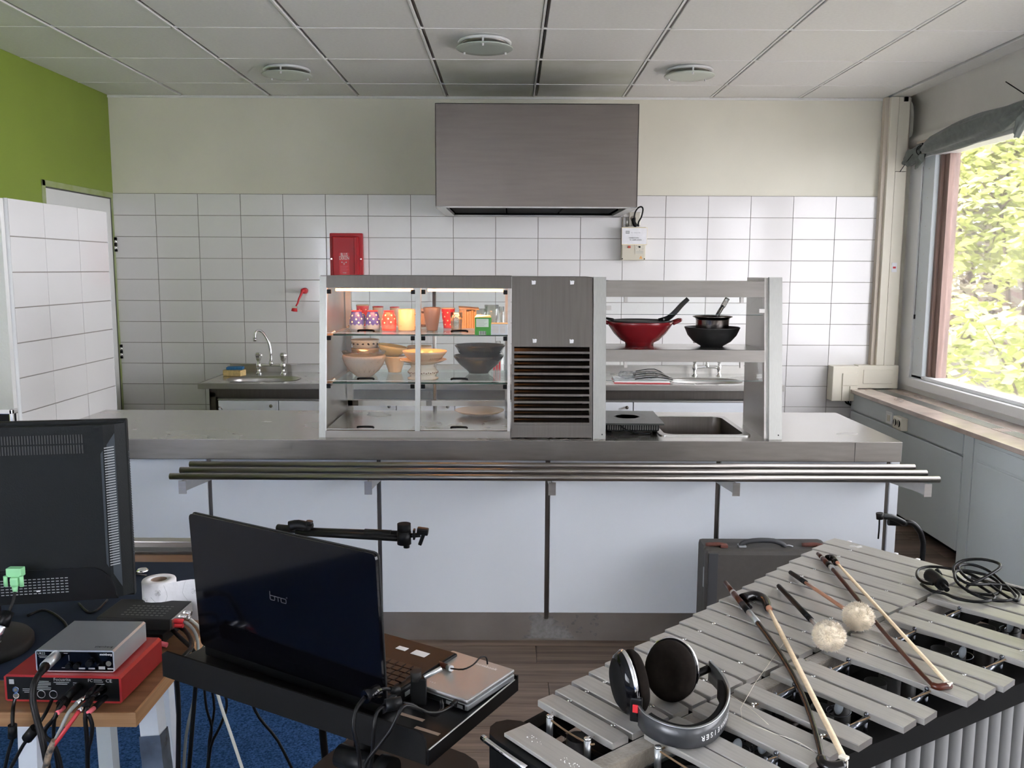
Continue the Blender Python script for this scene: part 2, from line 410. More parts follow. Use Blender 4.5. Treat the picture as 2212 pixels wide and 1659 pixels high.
def copy_tree(o, label=None, loc=None, rz=None):
    def rec(q, par):
        c = q.copy(); COL.objects.link(c); c.parent = par
        for ch in [k for k in ALLCH(q)]: rec(ch, c)
        return c
    c = rec(o, None)
    if label: c['label'] = label
    if loc is not None: c.location = loc
    if rz is not None: c.rotation_euler = (0, 0, rz)
    return c
def ALLCH(q): return [k for k in bpy.data.objects if k.parent == q]

def textmb(txt, size, T, ext=.0002, sx=1.0, font=None):
    cu = bpy.data.curves.new('t', 'FONT'); cu.body = txt; cu.size = size; cu.align_x = 'CENTER'; cu.align_y = 'CENTER'; cu.extrude = ext; cu.resolution_u = 2
    o = bpy.data.objects.new('t', cu); COL.objects.link(o)
    dg = bpy.context.evaluated_depsgraph_get(); me = o.evaluated_get(dg).to_mesh()
    mb = MB(); S = Matrix.Diagonal((sx, 1, 1, 1))
    mb.add([v.co.copy() for v in me.vertices], [tuple(p.vertices) for p in me.polygons], False, T @ S)
    o.evaluated_get(dg).to_mesh_clear(); bpy.data.objects.remove(o); bpy.data.curves.remove(cu)
    return mb
def frame(o, x, y):
    # matrix whose local x,y axes lie along the given directions
    x = Vector(x).normalized(); y = Vector(y); y = (y - x * y.dot(x)).normalized(); z = x.cross(y)
    return Matrix(((x.x, y.x, z.x, o[0]), (x.y, y.y, z.y, o[1]), (x.z, y.z, z.z, o[2]), (0, 0, 0, 1)))
FRONT = ((1, 0, 0), (0, 0, 1))      # lettering that faces the camera side (-Y)
def front_text(txt, size, at, ext=.0003, sx=1.): return textmb(txt, size, frame(at, *FRONT), ext, sx)

# ================================================================ THE ROOM
D = 6.32; ZC = 2.787; XL = -2.815; XR = 2.80; YB = -4.0
b = MB().box(-3.2, 3.2, YB - .2, D + .1, -.12, -.012); fl = struct('floor', b, M['groove'], 'grey brown laminate floor in front of the counter')
pm = {}
def plank_mesh(L):
    L = round(L, 3)
    if L not in pm: pm[L] = mesh_from(MB().box(0, L - .002, 0, .1660, -.0115, 0, .0008), 'plank', M['plank'])
    return pm[L]
for r in range(27):
    y0 = 6.28 - .168 * (r + 1); x = -.56; first = .35 + (r * .47) % .9
    while x < 2.78:
        L = min(first if x == -.56 else 1.25, 2.80 - x)
        if L > .02: piece('plank', plank_mesh(L), (x, y0, 0), fl)
        x += first if x == -.56 else 1.25
b = MB().box(-.56, 2.8, YB, 6.28 - .168 * 27, -.012, -.001); part('plain_floor', b, M['plank'], fl)
b = MB().box(XL, -.563, YB, D - .002, -.012, .003)
b = MB().box(XL, -.563, YB, 3.54, -.012, .003)
o = solo('carpet', b, M['carpet'], 'blue flecked short pile carpet under the desk', 'carpet', (-1.7, 1, 0)); o['kind'] = 'stuff'

# back wall
b = MB().box(XL - .15, 3.0, D + .006, D + .16, -.05, ZC + .1)
wb = struct('wall_back', b, M['cream'], 'cream painted kitchen wall above white tiles')
part('grout', MB().box(XL, 2.60, D - .002, D + .006, .30, 2.1175), M['grout'], wb)
tm = mesh_from(MB().box(-.1482, .1482, -.007, 0, -.0733, .0733, .0012), 'tile', M['tile'])
for c in range(18):
    for r in range(11):
        piece('tile', tm, (-2.8148 + .3 * c + .15, D - .002, 2.1158 - .15 * r - .075), wb, (R(random.uniform(-.12, .12)), 0, R(random.uniform(-.12, .12))))
part('top_edge_strip', MB().box(XL, 2.58, D - .004, D + .006, ZC - .016, ZC), M['ceil'], wb)

# left wall (green) with its door
DY0, DY1, DZ = 5.415, 6.285, 2.075
b = MB().box(XL - .15, XL, YB, -3.6, -.05, ZC + .1).box(XL - .15, XL, -3.6, -.3, -.05, .8).box(XL - .15, XL, -3.6, -.3, 2.2, ZC + .1).box(XL - .15, XL, -.3, 2.2, -.05, ZC + .1)
struct('wall_left_2', b, mat('white bounce wall paint', (.82, .82, .80), .8), 'side wall beyond the left edge of the view, made white to bounce light')  # unseen stretch of wall, whitened as a bounce surface
b = MB().box(XL - .15, XL, 2.2, DY0 - .045, -.05, ZC + .1).box(XL - .15, XL, DY1 + .03, D + .01, -.05, ZC + .1).box(XL - .15, XL, DY0 - .045, DY1 + .03, DZ + .045, ZC + .1)
struct('wall_left', b, M['green'], 'olive green painted side wall')
b = MB().box(XL - .06, XL + .006, DY0 - .045, DY0 - .006, 0, DZ + .045, .003).box(XL - .06, XL + .006, DY0 - .045, DY1 + .028, DZ + .008, DZ + .045, .003).box(XL - .06, XL + .004, DY1 + .008, DY1 + .028, 0, DZ + .045)
dr = struct('door_1', b, mat('green smeared door frame', (.42, .47, .27), .5, nscale=8, col2=(.30, .36, .12)), 'white door in the green wall beside the tiles')
part('leaf', MB().box(XL - .05, XL - .004, DY0, DY1, .01, DZ, .002), M['whitepaint'], dr)
for hz in (1.76, 1.0, .24):
    h = MB(); h.cyl((XL + .012, DY1 + .016, hz - .05), (XL + .012, DY1 + .016, hz + .05), .010, n=12)
    part('hinge', h, M['black'], dr)
    h = MB(); h.cyl((XL + .012, DY1 + .016, hz - .033), (XL + .012, DY1 + .016, hz - .012), .0115, n=12).cyl((XL + .012, DY1 + .016, hz + .010), (XL + .012, DY1 + .016, hz + .030), .0115, n=12)
    part('hinge_sleeve', h, M['chrome'], dr)
part('gap_seal', MB().box(XL - .03, XL - .002, DY1, DY1 + .008, 0, DZ + .008).box(XL - .03, XL - .002, DY0 - .006, DY0, 0, DZ).box(XL - .03, XL - .002, DY0 - .006, DY1, DZ, DZ + .008), M['groove'], dr)

f = MB().box(XL - .1, XL - .04, -3.6, -.3, .8, .87).box(XL - .1, XL - .04, -3.6, -.3, 2.13, 2.2).box(XL - .1, XL - .04, -3.6, -3.53, .8, 2.2).box(XL - .1, XL - .04, -.37, -.3, .8, 2.2).box(XL - .1, XL - .04, -2.2, -2.13, .8, 2.2)
w = struct('fill_window', f, M['winwhite'], 'unseen side window added behind the viewer to let in fill light'); part('pane', MB().box(XL - .07, XL - .065, -3.55, -.34, .85, 2.15), M['glass'], w)  # opening and window added out of view as fill from the left

# tiled partition at the left end of the counter
PX = -2.02; PY0, PY1, PZ = 3.545, 4.455, 1.873
b = MB().box(-2.815, PX - .008, PY0, PY1, 0, PZ - .002)
wp = struct('wall_partition', b, M['plaster'], 'low partition wall faced with white tiles')
part('grout', MB().box(PX - .008, PX - .0055, PY0 + .03, PY1, 0, PZ - .004), M['grout'], wp)
cols = [(3.590, 3.857), (3.861, 4.157), (4.161, 4.4535)]
for k in range(7):
    zt = PZ - .147 * k if k else PZ
    for (a, c) in cols:
        z0 = 1.7245 - .1443 * k; z1 = PZ if k == 0 else z0 + .1403
        me = mesh_from(MB().box(-.006, 0, -(c - a) / 2, (c - a) / 2, -(z1 - z0) / 2, (z1 - z0) / 2, .0012), 'tile', M['tile'])
        piece('tile', me, (PX, (a + c) / 2, (z0 + z1) / 2), wp, (0, 0, R(random.uniform(-.2, .2))))
part('corner_bead', MB().cyl((PX - .004, 3.578, .0), (PX - .004, 3.578, PZ), .0085, n=12), M['winwhite'], wp)
part('end_edge', MB().box(PX - .012, PX, 4.4545, 4.4595, 0, PZ, .001), M['winwhite'], wp)

# ceiling: boards, cross seams and bars
b = MB().box(-3, 3, YB - .1, D + .1, ZC + .03, ZC + .2); ce = struct('ceiling', b, M['groove'], 'suspended ceiling of off white boards')
xs = [-2.905, -2.297, -1.686, -1.071, -.457, .156, .772, 1.382, 1.995, 2.597]
ys = [YB + .1 * 0, -2.62, -1.966, -1.312, -.658, -.004, .650, 1.304, 1.958, 2.610, 3.264, 3.918, 4.574, 5.229, 5.903, D - .006]
for i in range(len(xs) - 1):
    xa, xb = xs[i] + .015, xs[i + 1] - .015
    if i == 0: xa = XL
    for j in range(len(ys) - 1):
        ya, yb = ys[j] + .003, ys[j + 1] - .003
        m_ = M['ceilstain'] if (j >= 13 and i in (4, 5)) else M['ceil']
        w = xb - xa; h = yb - ya
        bb = MB().box(-w / 2, w / 2, -h / 2, h / 2, 0, .018, .0035)
        o = part('ceiling_board', bb, m_, ce); o.location = ((xa + xb) / 2, (ya + yb) / 2, ZC); o.rotation_euler = (R(random.uniform(-.05, .05)), R(random.uniform(-.08, .08)), 0)
for x in xs[1:-1]:
    for j in range(len(ys) - 1):
        part('carrier_bar', MB().box(x - .013, x - .002, ys[j] + .002, ys[j + 1] - .002, ZC - .004, ZC + .03, .001), M['tbar'], ce)
        part('carrier_web', MB().box(x + .004, x + .013, ys[j] + .002, ys[j + 1] - .002, ZC + .007, ZC + .03), M['steeldark'], ce)
for y in ys[1:-1]: part('cross_bar', MB().box(XL, 2.59, y - .0022, y + .0022, ZC - .002, ZC + .01), M['tbar'], ce)
part('edge_board', MB().box(2.615, 2.740, YB, D - .006, ZC, ZC + .018, .003), M['ceil'], ce)

# right wall: bulkhead above the window, parapet below, piers between windows
cv = [(2.742, ZC + .02), (2.742, ZC), (2.756, ZC - .003), (2.770, ZC - .010), (2.784, ZC - .026), (2.793, ZC - .05), (2.798, ZC - .09), (2.80, 2.56), (2.795, 2.535), (2.78, 2.522), (2.765, 2.512), (2.757, 2.497), (2.757, 2.475), (2.768, 2.455), (2.79, 2.445), (2.84, 2.44), (3.0, 2.44), (3.0, ZC + .02)]
b = MB(); n = len(cv); vs = [(x, y, z) for y in (YB, D + .004) for x, z in cv]
b.add(vs, [(k, (k + 1) % n, n + (k + 1) % n, n + k) for k in range(n)], True).add(vs[:n], [tuple(range(n))]).add(vs[n:], [tuple(range(n))[::-1]])
b.box(2.80, 3.0, YB, D + .01, -.05, .80)
piers = [(6.28, D + .01), (2.95, 3.12), (-.15, .02), (-3.6, -3.2)]
for a, c in piers: b.box(2.80, 3.0, a, c, .8, 2.45)
b.box(2.80, 3.0, YB, -3.6, .8, 2.45)
struct('wall_right', b, M['plaster'], 'pale wall with rounded bulkhead over the window')
def window(y0, y1):
    f = MB().box(2.785, 2.86, y1 - .16, y1, .80, 2.45, .004).box(2.785, 2.86, y0, y0 + .08, .80, 2.45, .004).box(2.785, 2.90, y0, y1, 2.36, 2.45, .004)
    w = struct('window_1' if y1 > 6 else ('window_2' if y1 > 2 else 'window_3'), f, M['winwhite'], 'large window with a white frame looking onto green trees' if y1 > 6 else 'white framed window further along')
    part('inner_post', MB().box(2.80, 2.88, y1 - .315, y1 - .165, .86, 2.38, .004), mat('blue white frame', (.66, .71, .73), .4), w)
    part('bead', MB().box(2.83, 2.90, y1 - .345, y1 - .317, .86, 2.38).box(2.85, 2.92, y1 - .41, y1 - .347, .86, 2.38).box(2.85, 2.92, y0 + .08, y0 + .14, .86, 2.38), M['winwood'], w)
    part('sill_board', MB().box(2.765, 2.90, y0, y1 - .16, .80, .862, .006).box(2.80, 2.92, y0, y1 - .16, .862, .885, .004), M['winwhite'], w)
    part('pane', MB().box(2.880, 2.886, y0 + .10, y1 - .37, .88, 2.40), M['winglass'], w)
    p = MB()
    for k in range(8): p.cyl((2.7985, y1 - .235, .95 + k * .19), (2.801, y1 - .235, .95 + k * .19), .0035, n=8)
    part('screw', p, M['chrome'], w, kind='stuff')
    return w
window(3.12, 6.275); window(.02, 2.95); window(-3.2, -.15)
# solid wall behind the camera, painted white to bounce light
b = MB().box(-3, 3, YB - .2, YB, -.05, ZC + .1)
struct('wall_front', b, mat('white bounce rear wall paint', (.84, .84, .82), .8), 'wall behind the viewer, made white to bounce light')

# cable trunking in the corner
t = thing('cable_trunking', 'beige plastic cable trunking running down the corner by the window', 'trunking', (2.66, 6.29, .75))
part('back_strip', MB().box(2.572, 2.625, 6.262, D - .009, .93, ZC - .003, .003), M['beige2'], t, True)
part('cover', MB().box(2.600, 2.655, 6.235, 6.300, .93, ZC - .003, .004), M['beige'], t, True)
part('cover', MB().box(2.658, 2.735, 6.240, 6.300, .80, 2.28, .003), M['beige'], t, True)
part('cover', MB().box(2.658, 2.735, 6.243, 6.300, 2.284, ZC - .003, .003), M['beige'], t, True)
part('side_strip', MB().box(2.738, 2.754, 6.270, 6.310, .76, ZC - .003, .003), M['beige2'], t, True, label='brownish side strip of the trunking')
part('foot_cover', MB().box(2.470, 2.76, 6.225, 6.310, .765, .93, .004), M['beige'], t, True)
part('foot_panel', MB().box(2.51, 2.72, 6.219, 6.226, .80, .90, .003), M['beige'], t, True)
b = MB().box(2.285, 2.468, 6.205, 6.310, .675, .925, .006)
jb = part('junction_box', b, M['beige'], t, True)
part('lid', MB().box(2.355, 2.465, 6.197, 6.206, .79, .875, .002), M['beige'], jb, True)
part('lid', MB().box(2.355, 2.405, 6.197, 6.206, .68, .785, .002), M['beige'], jb, True)
part('lid', MB().box(2.409, 2.465, 6.197, 6.206, .68, .785, .002), M['beige'], jb, True)
part('end_cap', MB().box(2.69, 2.715, 6.228, 6.245, ZC - .035, ZC - .006), M['black'], t, True)
s = part('sticker', MB().box(2.672, 2.708, 6.2365, 6.2395, 1.59, 1.655), M['paper'], t, True, label='small printed paper sticker')
part('print', MB().box(2.680, 2.70, 6.2350, 6.2366, 1.615, 1.628), M['redplastic'], s, True)
part('bracket', MB().box(2.742, 2.772, 6.255, 6.262, .775, .84, .002), M['winwhite'], t, True)
p = MB()
for k in range(4): p.tube([(2.40 + .02 * k, 6.26, .69), (2.41 + .02 * k, 6.25, .655 - .008 * k), (2.455, 6.24, .645 - .006 * k), (2.475, 6.25, .66), (2.48, 6.27, .70)], .006, 6)
solo('cable_bundle', p, M['cable'], 'black cable bundle under the beige trunking box', 'cable', (2.44, 6.25, .64))

# ceiling lamps
def disc_lamp(x, y, lab):
    t = thing('ceiling_lamp', lab, 'ceiling lamp', (x, y, ZC - .045), 0, 'round ceiling lamps')
    part('mount_ring', MB().lathe([(.118, .0445), (.133, .042), (.140, .034), (.140, .028), (.128, .026), (.116, .030)], 40), M['winwhite'], t)
    part('reflector', MB().lathe([(.122, .036), (.116, .024), (.098, .016), (.0001, .014)], 40), M['steel'], t)
    part('glass_disc', MB().lathe([(.0001, .0), (.10, -.001), (.146, -.0005), (.150, .002), (.150, .005), (.0001, .006)], 48), M['lampglass'], t)
    for a in (90 + 178, 90 - 58, 90 + 58):
        px, py = .128 * math.cos(R(a)), .128 * math.sin(R(a))
        part('pin', MB().cyl((px, py, -.012), (px, py, .040), .0055, n=10), M['winwhite'], t)
disc_lamp(-.147, 4.80, 'round frosted ceiling lamp nearest the viewer, above the hood')
disc_lamp(-1.352, 5.47, 'round frosted ceiling lamp to the left of the hood')
disc_lamp(1.055, 5.44, 'round frosted ceiling lamp to the right of the hood')

# window-side cabinets and sill
CX = 2.44
t = thing('window_cabinet', 'pale grey cabinet unit under the sill nearest the tiled wall', 'cabinet', (2.6, 5.45, 0))
part('carcass', MB().box(CX + .02, 2.795, 4.60, 6.24, .085, .733), M['greypaint'], t, True)
part('toe_kick', MB().box(CX + .10, 2.795, 4.60, 6.24, 0, .085), M['blackmatte'], t, True)
part('upper_panel', MB().box(CX, CX + .02, 4.668, 6.245, .612, .733, .005), M['greypaint'], t, True)
part('door', MB().box(CX, CX + .02, 4.668, 6.245, .075, .602, .005), M['greypaint'], t, True)
part('post', MB().box(CX + .002, CX + .03, 4.565, 4.660, .0, .733, .003), M['greypaint'], t, True)
t = thing('window_cabinet', 'pale grey cabinet unit under the sill, cut by the right edge', 'cabinet', (2.6, 3.6, 0))
part('carcass', MB().box(CX + .02, 2.795, 2.9, 4.56, .085, .733), M['greypaint'], t, True)
part('upper_panel', MB().box(CX, CX + .02, 2.9, 4.520, .617, .710, .008), M['greypaint'], t, True)
part('lower_panel', MB().box(CX, CX + .02, 2.9, 4.520, .02, .609, .008), M['greypaint'], t, True)
part('face_frame', MB().box(CX + .006, CX + .022, 2.9, 4.560, 0, .733), M['greypaint'], t, True)
t = thing('window_sill', 'beige marble sill shelf with long ventilation grilles', 'sill', (2.6, 4.5, .735))
part('slab', MB().box(2.415, 2.575, -1, 6.245, .735, .762, .003).box(2.665, 2.795, -1, 6.215, .735, .762, .003).box(2.575, 2.665, -1, 6.24, .735, .745), M['marble'], t, True)
for (a, c) in ((4.66, 6.18), (3.0, 4.56)):
    part('grille_tray', MB().box(2.578, 2.662, a, c, .745, .752), M['groove'], t, True)
    for k in range(8): part('grille_bar', MB().box(2.580 + k * .0106, 2.5855 + k * .0106, a, c, .752, .7625), M['steelbright'], t, True)
part('spacer', MB().box(2.578, 2.662, 4.56, 4.66, .745, .7618), M['marble'], t, True)
o = thing('wall_socket', 'single white switch plate on the cabinet below the sill', 'socket', (CX, 5.50, .665))
part('plate', MB().box(CX - .010, CX, 5.538, 5.628, .622, .702, .003), M['winwhite'], o, True); part('rocker', MB().box(CX - .014, CX - .010, 5.565, 5.600, .640, .682, .002), M['ceramicwhite'], o, True)
o = thing('double_socket', 'cream double power socket on the cabinet below the sill', 'socket', (CX, 5.38, .66))
sk = part('housing', MB().box(CX - .045, CX, 5.325, 5.445, .620, .700, .008), M['beige'], o, True)
for y in (5.358, 5.412):
    part('outlet', MB().cyl((CX - .0465, y, .662), (CX - .044, y, .662), .022, n=20), M['darkgrey'], sk, True)
    part('earth_clip', MB().box(CX - .049, CX - .046, y - .004, y + .004, .643, .681), M['ivory'], sk, True)

# curtain tied up over the window
t = thing('tied_curtain', 'grey green curtain rolled and tied up across the window top', 'curtain', (2.72, 5.6, 2.40))
def cloth_tube(path, rad, seed, n=26, folds=5):
    P = [Vector(p) for p in path]; vs = []; N = 60
    for i in range(N + 1):
        f = i / N * (len(P) - 1); k = min(int(f), len(P) - 2); q = P[k].lerp(P[k + 1], f - k)
        rk = min(int(f), len(rad) - 2); rz, rx = [rad[rk][j] + (rad[rk + 1][j] - rad[rk][j]) * (f - rk) for j in (0, 1)]
        for a_ in range(n):
            a = 2 * math.pi * a_ / n
            w = 1 + .20 * math.sin(folds * a + seed + i * .10) + .16 * noise.noise(Vector((math.cos(a) * 2, math.sin(a) * 2, i * .06 + seed)))
            vs.append(q + Vector((math.cos(a) * rx * w, 0, math.sin(a) * rz * w)))
    fs = [(i * n + k, i * n + (k + 1) % n, (i + 1) * n + (k + 1) % n, (i + 1) * n + k) for i in range(N) for k in range(n)]
    b = MB(); b.add(vs, fs, True); b.add(vs[:n], [tuple(range(n))]); b.add(vs[-n:], [tuple(range(n))]); return b
part('rolled_cloth', cloth_tube([(2.735, 6.00, 2.395), (2.72, 5.85, 2.405), (2.70, 5.55, 2.415), (2.70, 5.2, 2.42), (2.70, 4.95, 2.43), (2.70, 4.75, 2.46)], [(.022, .020), (.050, .045), (.066, .055), (.074, .055), (.060, .045), (.03, .025)], 1.3, folds=6), M['curtain'], t, True)
part('gathered_tail', cloth_tube([(2.735, 6.00, 2.395), (2.73, 6.06, 2.39), (2.725, 6.15, 2.37), (2.715, 6.21, 2.345)], [(.022, .02), (.048, .030), (.055, .035), (.030, .028)], .2, folds=4), M['curtain'], t, True)
part('gathered_tail', cloth_tube([(2.735, 6.00, 2.390), (2.725, 6.00, 2.35), (2.72, 6.06, 2.29)], [(.02, .02), (.03, .02), (.012, .012)], 2., folds=3), M['curtain'], t, True)
part('rolled_cloth', cloth_tube([(2.70, 4.75, 2.46), (2.70, 4.5, 2.42), (2.70, 4.0, 2.41), (2.70, 3.2, 2.43)], [(.03, .03), (.08, .05), (.08, .05), (.06, .04)], 4.), M['curtain'], t, True)
part('hanging_tail', cloth_tube([(2.70, 4.76, 2.45), (2.69, 4.78, 2.40), (2.68, 4.80, 2.32)], [(.02, .02), (.03, .03), (.02, .02)], 1.), M['curtain'], t, True)
part('tie', MB().tube([(2.72 + .028 * math.cos(a * .7), 6.0 + .002 * a, 2.395 + .030 * math.sin(a * .7)) for a in range(10)], .003, 6, closed=True), M['cable'], t, True)
part('tie_stick', MB().tube([(2.715, 6.00, 2.42), (2.70, 6.10, 2.37), (2.69, 6.24, 2.28)], .003, 6), M['cable'], t, True)
part('tie_stick', MB().tube([(2.71, 4.72, 2.48), (2.70, 4.84, 2.55), (2.68, 4.95, 2.62)], .003, 6), M['cable'], t, True)
for y in (6.09, 5.98): part('hook', MB().box(2.765, 2.79, y, y + .01, 2.42, 2.46), M['black'], t, True)
part('track', MB().box(2.76, 2.79, 3.2, 6.16, 2.455, 2.475), M['beige2'], t, True)
part('pull_cord', MB().tube([(2.783, 6.09, 2.30), (2.784, 6.085, 1.8), (2.784, 6.085, 1.28)], .0015, 5).cyl((2.784, 6.085, 1.27), (2.784, 6.085, 1.30), .006), M['darkgrey'], t, True)

# ================================================================ OUTSIDE
b = MB().box(3.0, 30, -12, 30, -3.2, -3.0); struct('ground_outside', b, M['asphalt'], 'pale paved ground outside the window')
def tree(name, lab, base, trunk_h, blobs, leafm, n, size, seed, grp=None):
    rnd = random.Random(seed); t = thing(name, lab, 'tree', base, 0, grp)
    tr = MB(); tr.cyl((0, 0, 0), (.05, 0, trunk_h), .13, .07, 10)
    for (c, r) in blobs:
        p0 = Vector((0, 0, trunk_h * .6)); tr.tube([p0, (p0 + Vector(c)) / 2 + Vector((0, 0, -.1)), Vector(c)], [.05, .015], 5)
        for q in range(5):
            e = Vector(c) + Vector((rnd.uniform(-1, 1), rnd.uniform(-1, 1), rnd.uniform(-1, 1))) * r * .8
            tr.tube([Vector(c), (Vector(c) + e) / 2 + Vector((0, 0, .05)), e], [.015, .004], 4, smooth=2)
    part('trunk', tr, M['bark'], t)
    lf = MB(); vs = []; fs = []; tot = sum(r ** 2 for c, r in blobs)
    for (c, r) in blobs:
        for k in range(int(n * r * r / tot)):
            d = Vector((rnd.gauss(0, 1), rnd.gauss(0, 1), rnd.gauss(0, 1))).normalized() * r * rnd.uniform(.55, 1.0) ** .6
            p = Vector(c) + d
            if noise.noise(p * 1.9) < -.12: continue
            q = Matrix.Rotation(rnd.uniform(0, 6.28), 3, 'Z') @ Matrix.Rotation(rnd.uniform(-1.1, 1.1), 3, 'X') @ Matrix.Rotation(rnd.uniform(-.8, .8), 3, 'Y')
            s = size * rnd.uniform(.6, 1.3); o = len(vs)
            for v in ((-.5, 0, 0), (0, .24, .05), (.5, 0, 0), (0, -.24, .05)): vs.append(p + q @ (Vector(v) * s))
            fs += [(o, o + 1, o + 2), (o, o + 2, o + 3)]
    lf.add(vs, fs); part('foliage', lf, leafm, t, kind='stuff')
rb = random.Random(3)
def blobs(n, X, Y, Z, r0, r1): return [((rb.uniform(*X), rb.uniform(*Y), rb.uniform(*Z)), rb.uniform(r0, r1)) for _ in range(n)]
tree('leafy_tree', 'sunlit lime green tree filling the right part of the window', (6.15, 10.4, -3.0), 4.2, blobs(15, (-1.0, 1.6), (-1.6, 1.6), (4.0, 7.6), .7, 1.15), M['leafA'], 26000, .15, 5)
tree('leafy_bush', 'bright green bush low behind the window frame', (4.9, 9.2, -3.0), 2.4, blobs(15, (-1.9, 2.6), (-2.2, 1.8), (1.6, 3.75), .6, .95), M['leafA'], 22000, .13, 8)
tree('hazy_tree', 'thin grey green tree further back against the white sky', (9.0, 17.5, -3.0), 5.5, blobs(22, (-4.5, 4.5), (-2.5, 2.5), (3.4, 8.8), 1.1, 1.8), M['leafB'], 30000, .19, 9)
tree('dry_tree', 'sparse reddish brown tree behind the lime green one', (7.4, 13.6, -3.0), 5.0, blobs(14, (-2.5, 2.5), (-2.5, 2.5), (3.6, 8.2), .9, 1.5), M['leafC'], 15000, .17, 12)
tree('flower_bush', 'bush with red flowers at the foot of the window view', (4.45, 8.3, -3.0), 2.0, blobs(6, (-.7, .9), (-.8, .8), (2.2, 3.0), .35, .55), M['redplant'], 5000, .09, 14)
t = thing('timber_fence', 'brown timber rail fence seen between the trees', 'fence', (8, 14.5, -3.0))
for k in range(2): part('rail', MB().box(5.2, 14, 14.45, 14.6, .74 + .33 * k, .96 + .33 * k), M['winwood'], t, True)
for k in range(4): part('post', MB().box(5.4 + 2.4 * k, 5.85 + 2.4 * k, 14.4, 14.7, -3.0, 1.75 if k == 0 else 1.3), M['winwood'], t, True)
b = MB().box(3.6, 16, 12.6, 13.6, -3.0, .45); solo('low_wall', b, M['asphalt'], 'pale concrete ledge below the timber fence', 'wall', (8, 13, -3))

# ================================================================ SERVING COUNTER
WZ = .897
t = thing('serving_counter', 'long white panelled serving counter with stainless plinth and tray rails', 'counter', (-.2, 3.98, 0))
CB = 3.66
part('carcass', MB().box(-2.015, 1.60, CB, 4.30, .12, .81), M['steeldark'], t, True)
part('plinth', MB().box(-2.015, 1.585, 3.645, 4.28, 0, .128, .002), mat('stained dull steel plinth', (.40, .365, .335), .45, .9, nscale=4.5, col2=(.32, .29, .265)), t, True)
cols_ = [(-2.012, -1.282), (-1.264, -.567), (-.549, .146), (.166, .866), (.886, 1.584)]
for a, c in cols_: part('front_panel', MB().box(a, c, 3.630, CB, .132, .803, .003), M['white'], t, True)
for x in (-1.273, -.558, .156, .876, 1.592): part('divider_strip', MB().box(x - .0085, x + .0085, 3.640, CB, .10, .803), M['steeldark'], t, True)
part('end_panel', MB().box(1.602, 1.640, 3.632, 4.30, .03, .806, .003), M['white'], t, True)
# dried water splash on the plinth
sp = MB(); rs = random.Random(4)
def blot(cx, cz, qx, qz, k, n=28):
    pl = []
    for i in range(n):
        a = 2 * math.pi * i / n; w = 1 + .22 * math.sin(3 * a + k) + .13 * math.sin(7 * a + 2 * k) + .10 * math.sin(11 * a + k)
        pl.append((cx + qx * w * math.cos(a), min(max(cz + qz * w * math.sin(a), .006), .122)))
    sp.add([(x, 3.6446 - .00002 * k, z) for x, z in pl], [tuple(range(n))])
blot(.135, .085, .055, .034, 1); blot(.150, .050, .075, .030, 2); blot(.165, .022, .105, .014, 3); blot(.215, .035, .050, .016, 4)
for k in range(22): blot(.25 + rs.uniform(-.03, .14), rs.uniform(.02, .115), rs.uniform(.003, .009), rs.uniform(.003, .009), 5 + k, 10)
part('splash_stain', sp, mat('dried splash', (.27, .26, .25), .6, .3, nscale=60, namt=.3), t, True, label='pale dried splash stain', kind='stuff')
for (y, z) in ((3.30, .806), (3.405, .806), (3.51, .806)):
    part('tray_rail', MB().cyl((-1.3075, y, z), (1.645, y, z), .0125, n=20), M['steelmid'], t, True)
for x in (-1.255, -.545, .158, .862, 1.595):
    bk = MB(); P = [(3.63, .7925), (3.27, .7925), (3.27, .755), (3.30, .745), (3.63, .60)]
    T = Matrix(((0, 0, 1, x - .002), (1, 0, 0, 0), (0, 1, 0, 0), (0, 0, 0, 1)))
    bk.prism([(3.63, .7925), (3.285, .7925), (3.285, .745), (3.32, .745), (3.63, .715)], -.002, .002, T)
    bk.box(x - .014, x + .014, 3.280, 3.286, .742, .7925)
    part('rail_bracket', bk, M['steel'], t, True)

t = thing('worktop', 'scratched stainless steel worktop of the serving counter', 'worktop', (-.2, 3.95, .81))
gx0, gx1, gy0, gy1 = .655, 1.005, 3.70, 4.165
yf, yb, xl, xr = 3.578, 4.325, -2.016, 1.619
b = MB().box(xl, gx0, yf, yb, WZ - .012, WZ).box(gx1, xr, yf, yb, WZ - .012, WZ).box(gx0, gx1, yf, gy0, WZ - .012, WZ).box(gx0, gx1, gy1, yb, WZ - .012, WZ)
part('top_sheet', b, M['steeltop'], t, True)
part('front_apron', MB().box(xl, xr, yf - .002, yf + .02, .812, WZ - .0005, .002), M['steelmid'], t, True)
part('end_apron', MB().box(xr - .02, xr + .002, yf, yb, .812, WZ - .0005, .002), M['steel'], t, True)
part('back_apron', MB().box(xl, xr, yb - .02, yb, .812, WZ - .001), M['steel'], t, True)
part('seam', MB().box(1.424, 1.4255, yf - .0028, yf, .812, .893), M['darkgrey'], t, True)

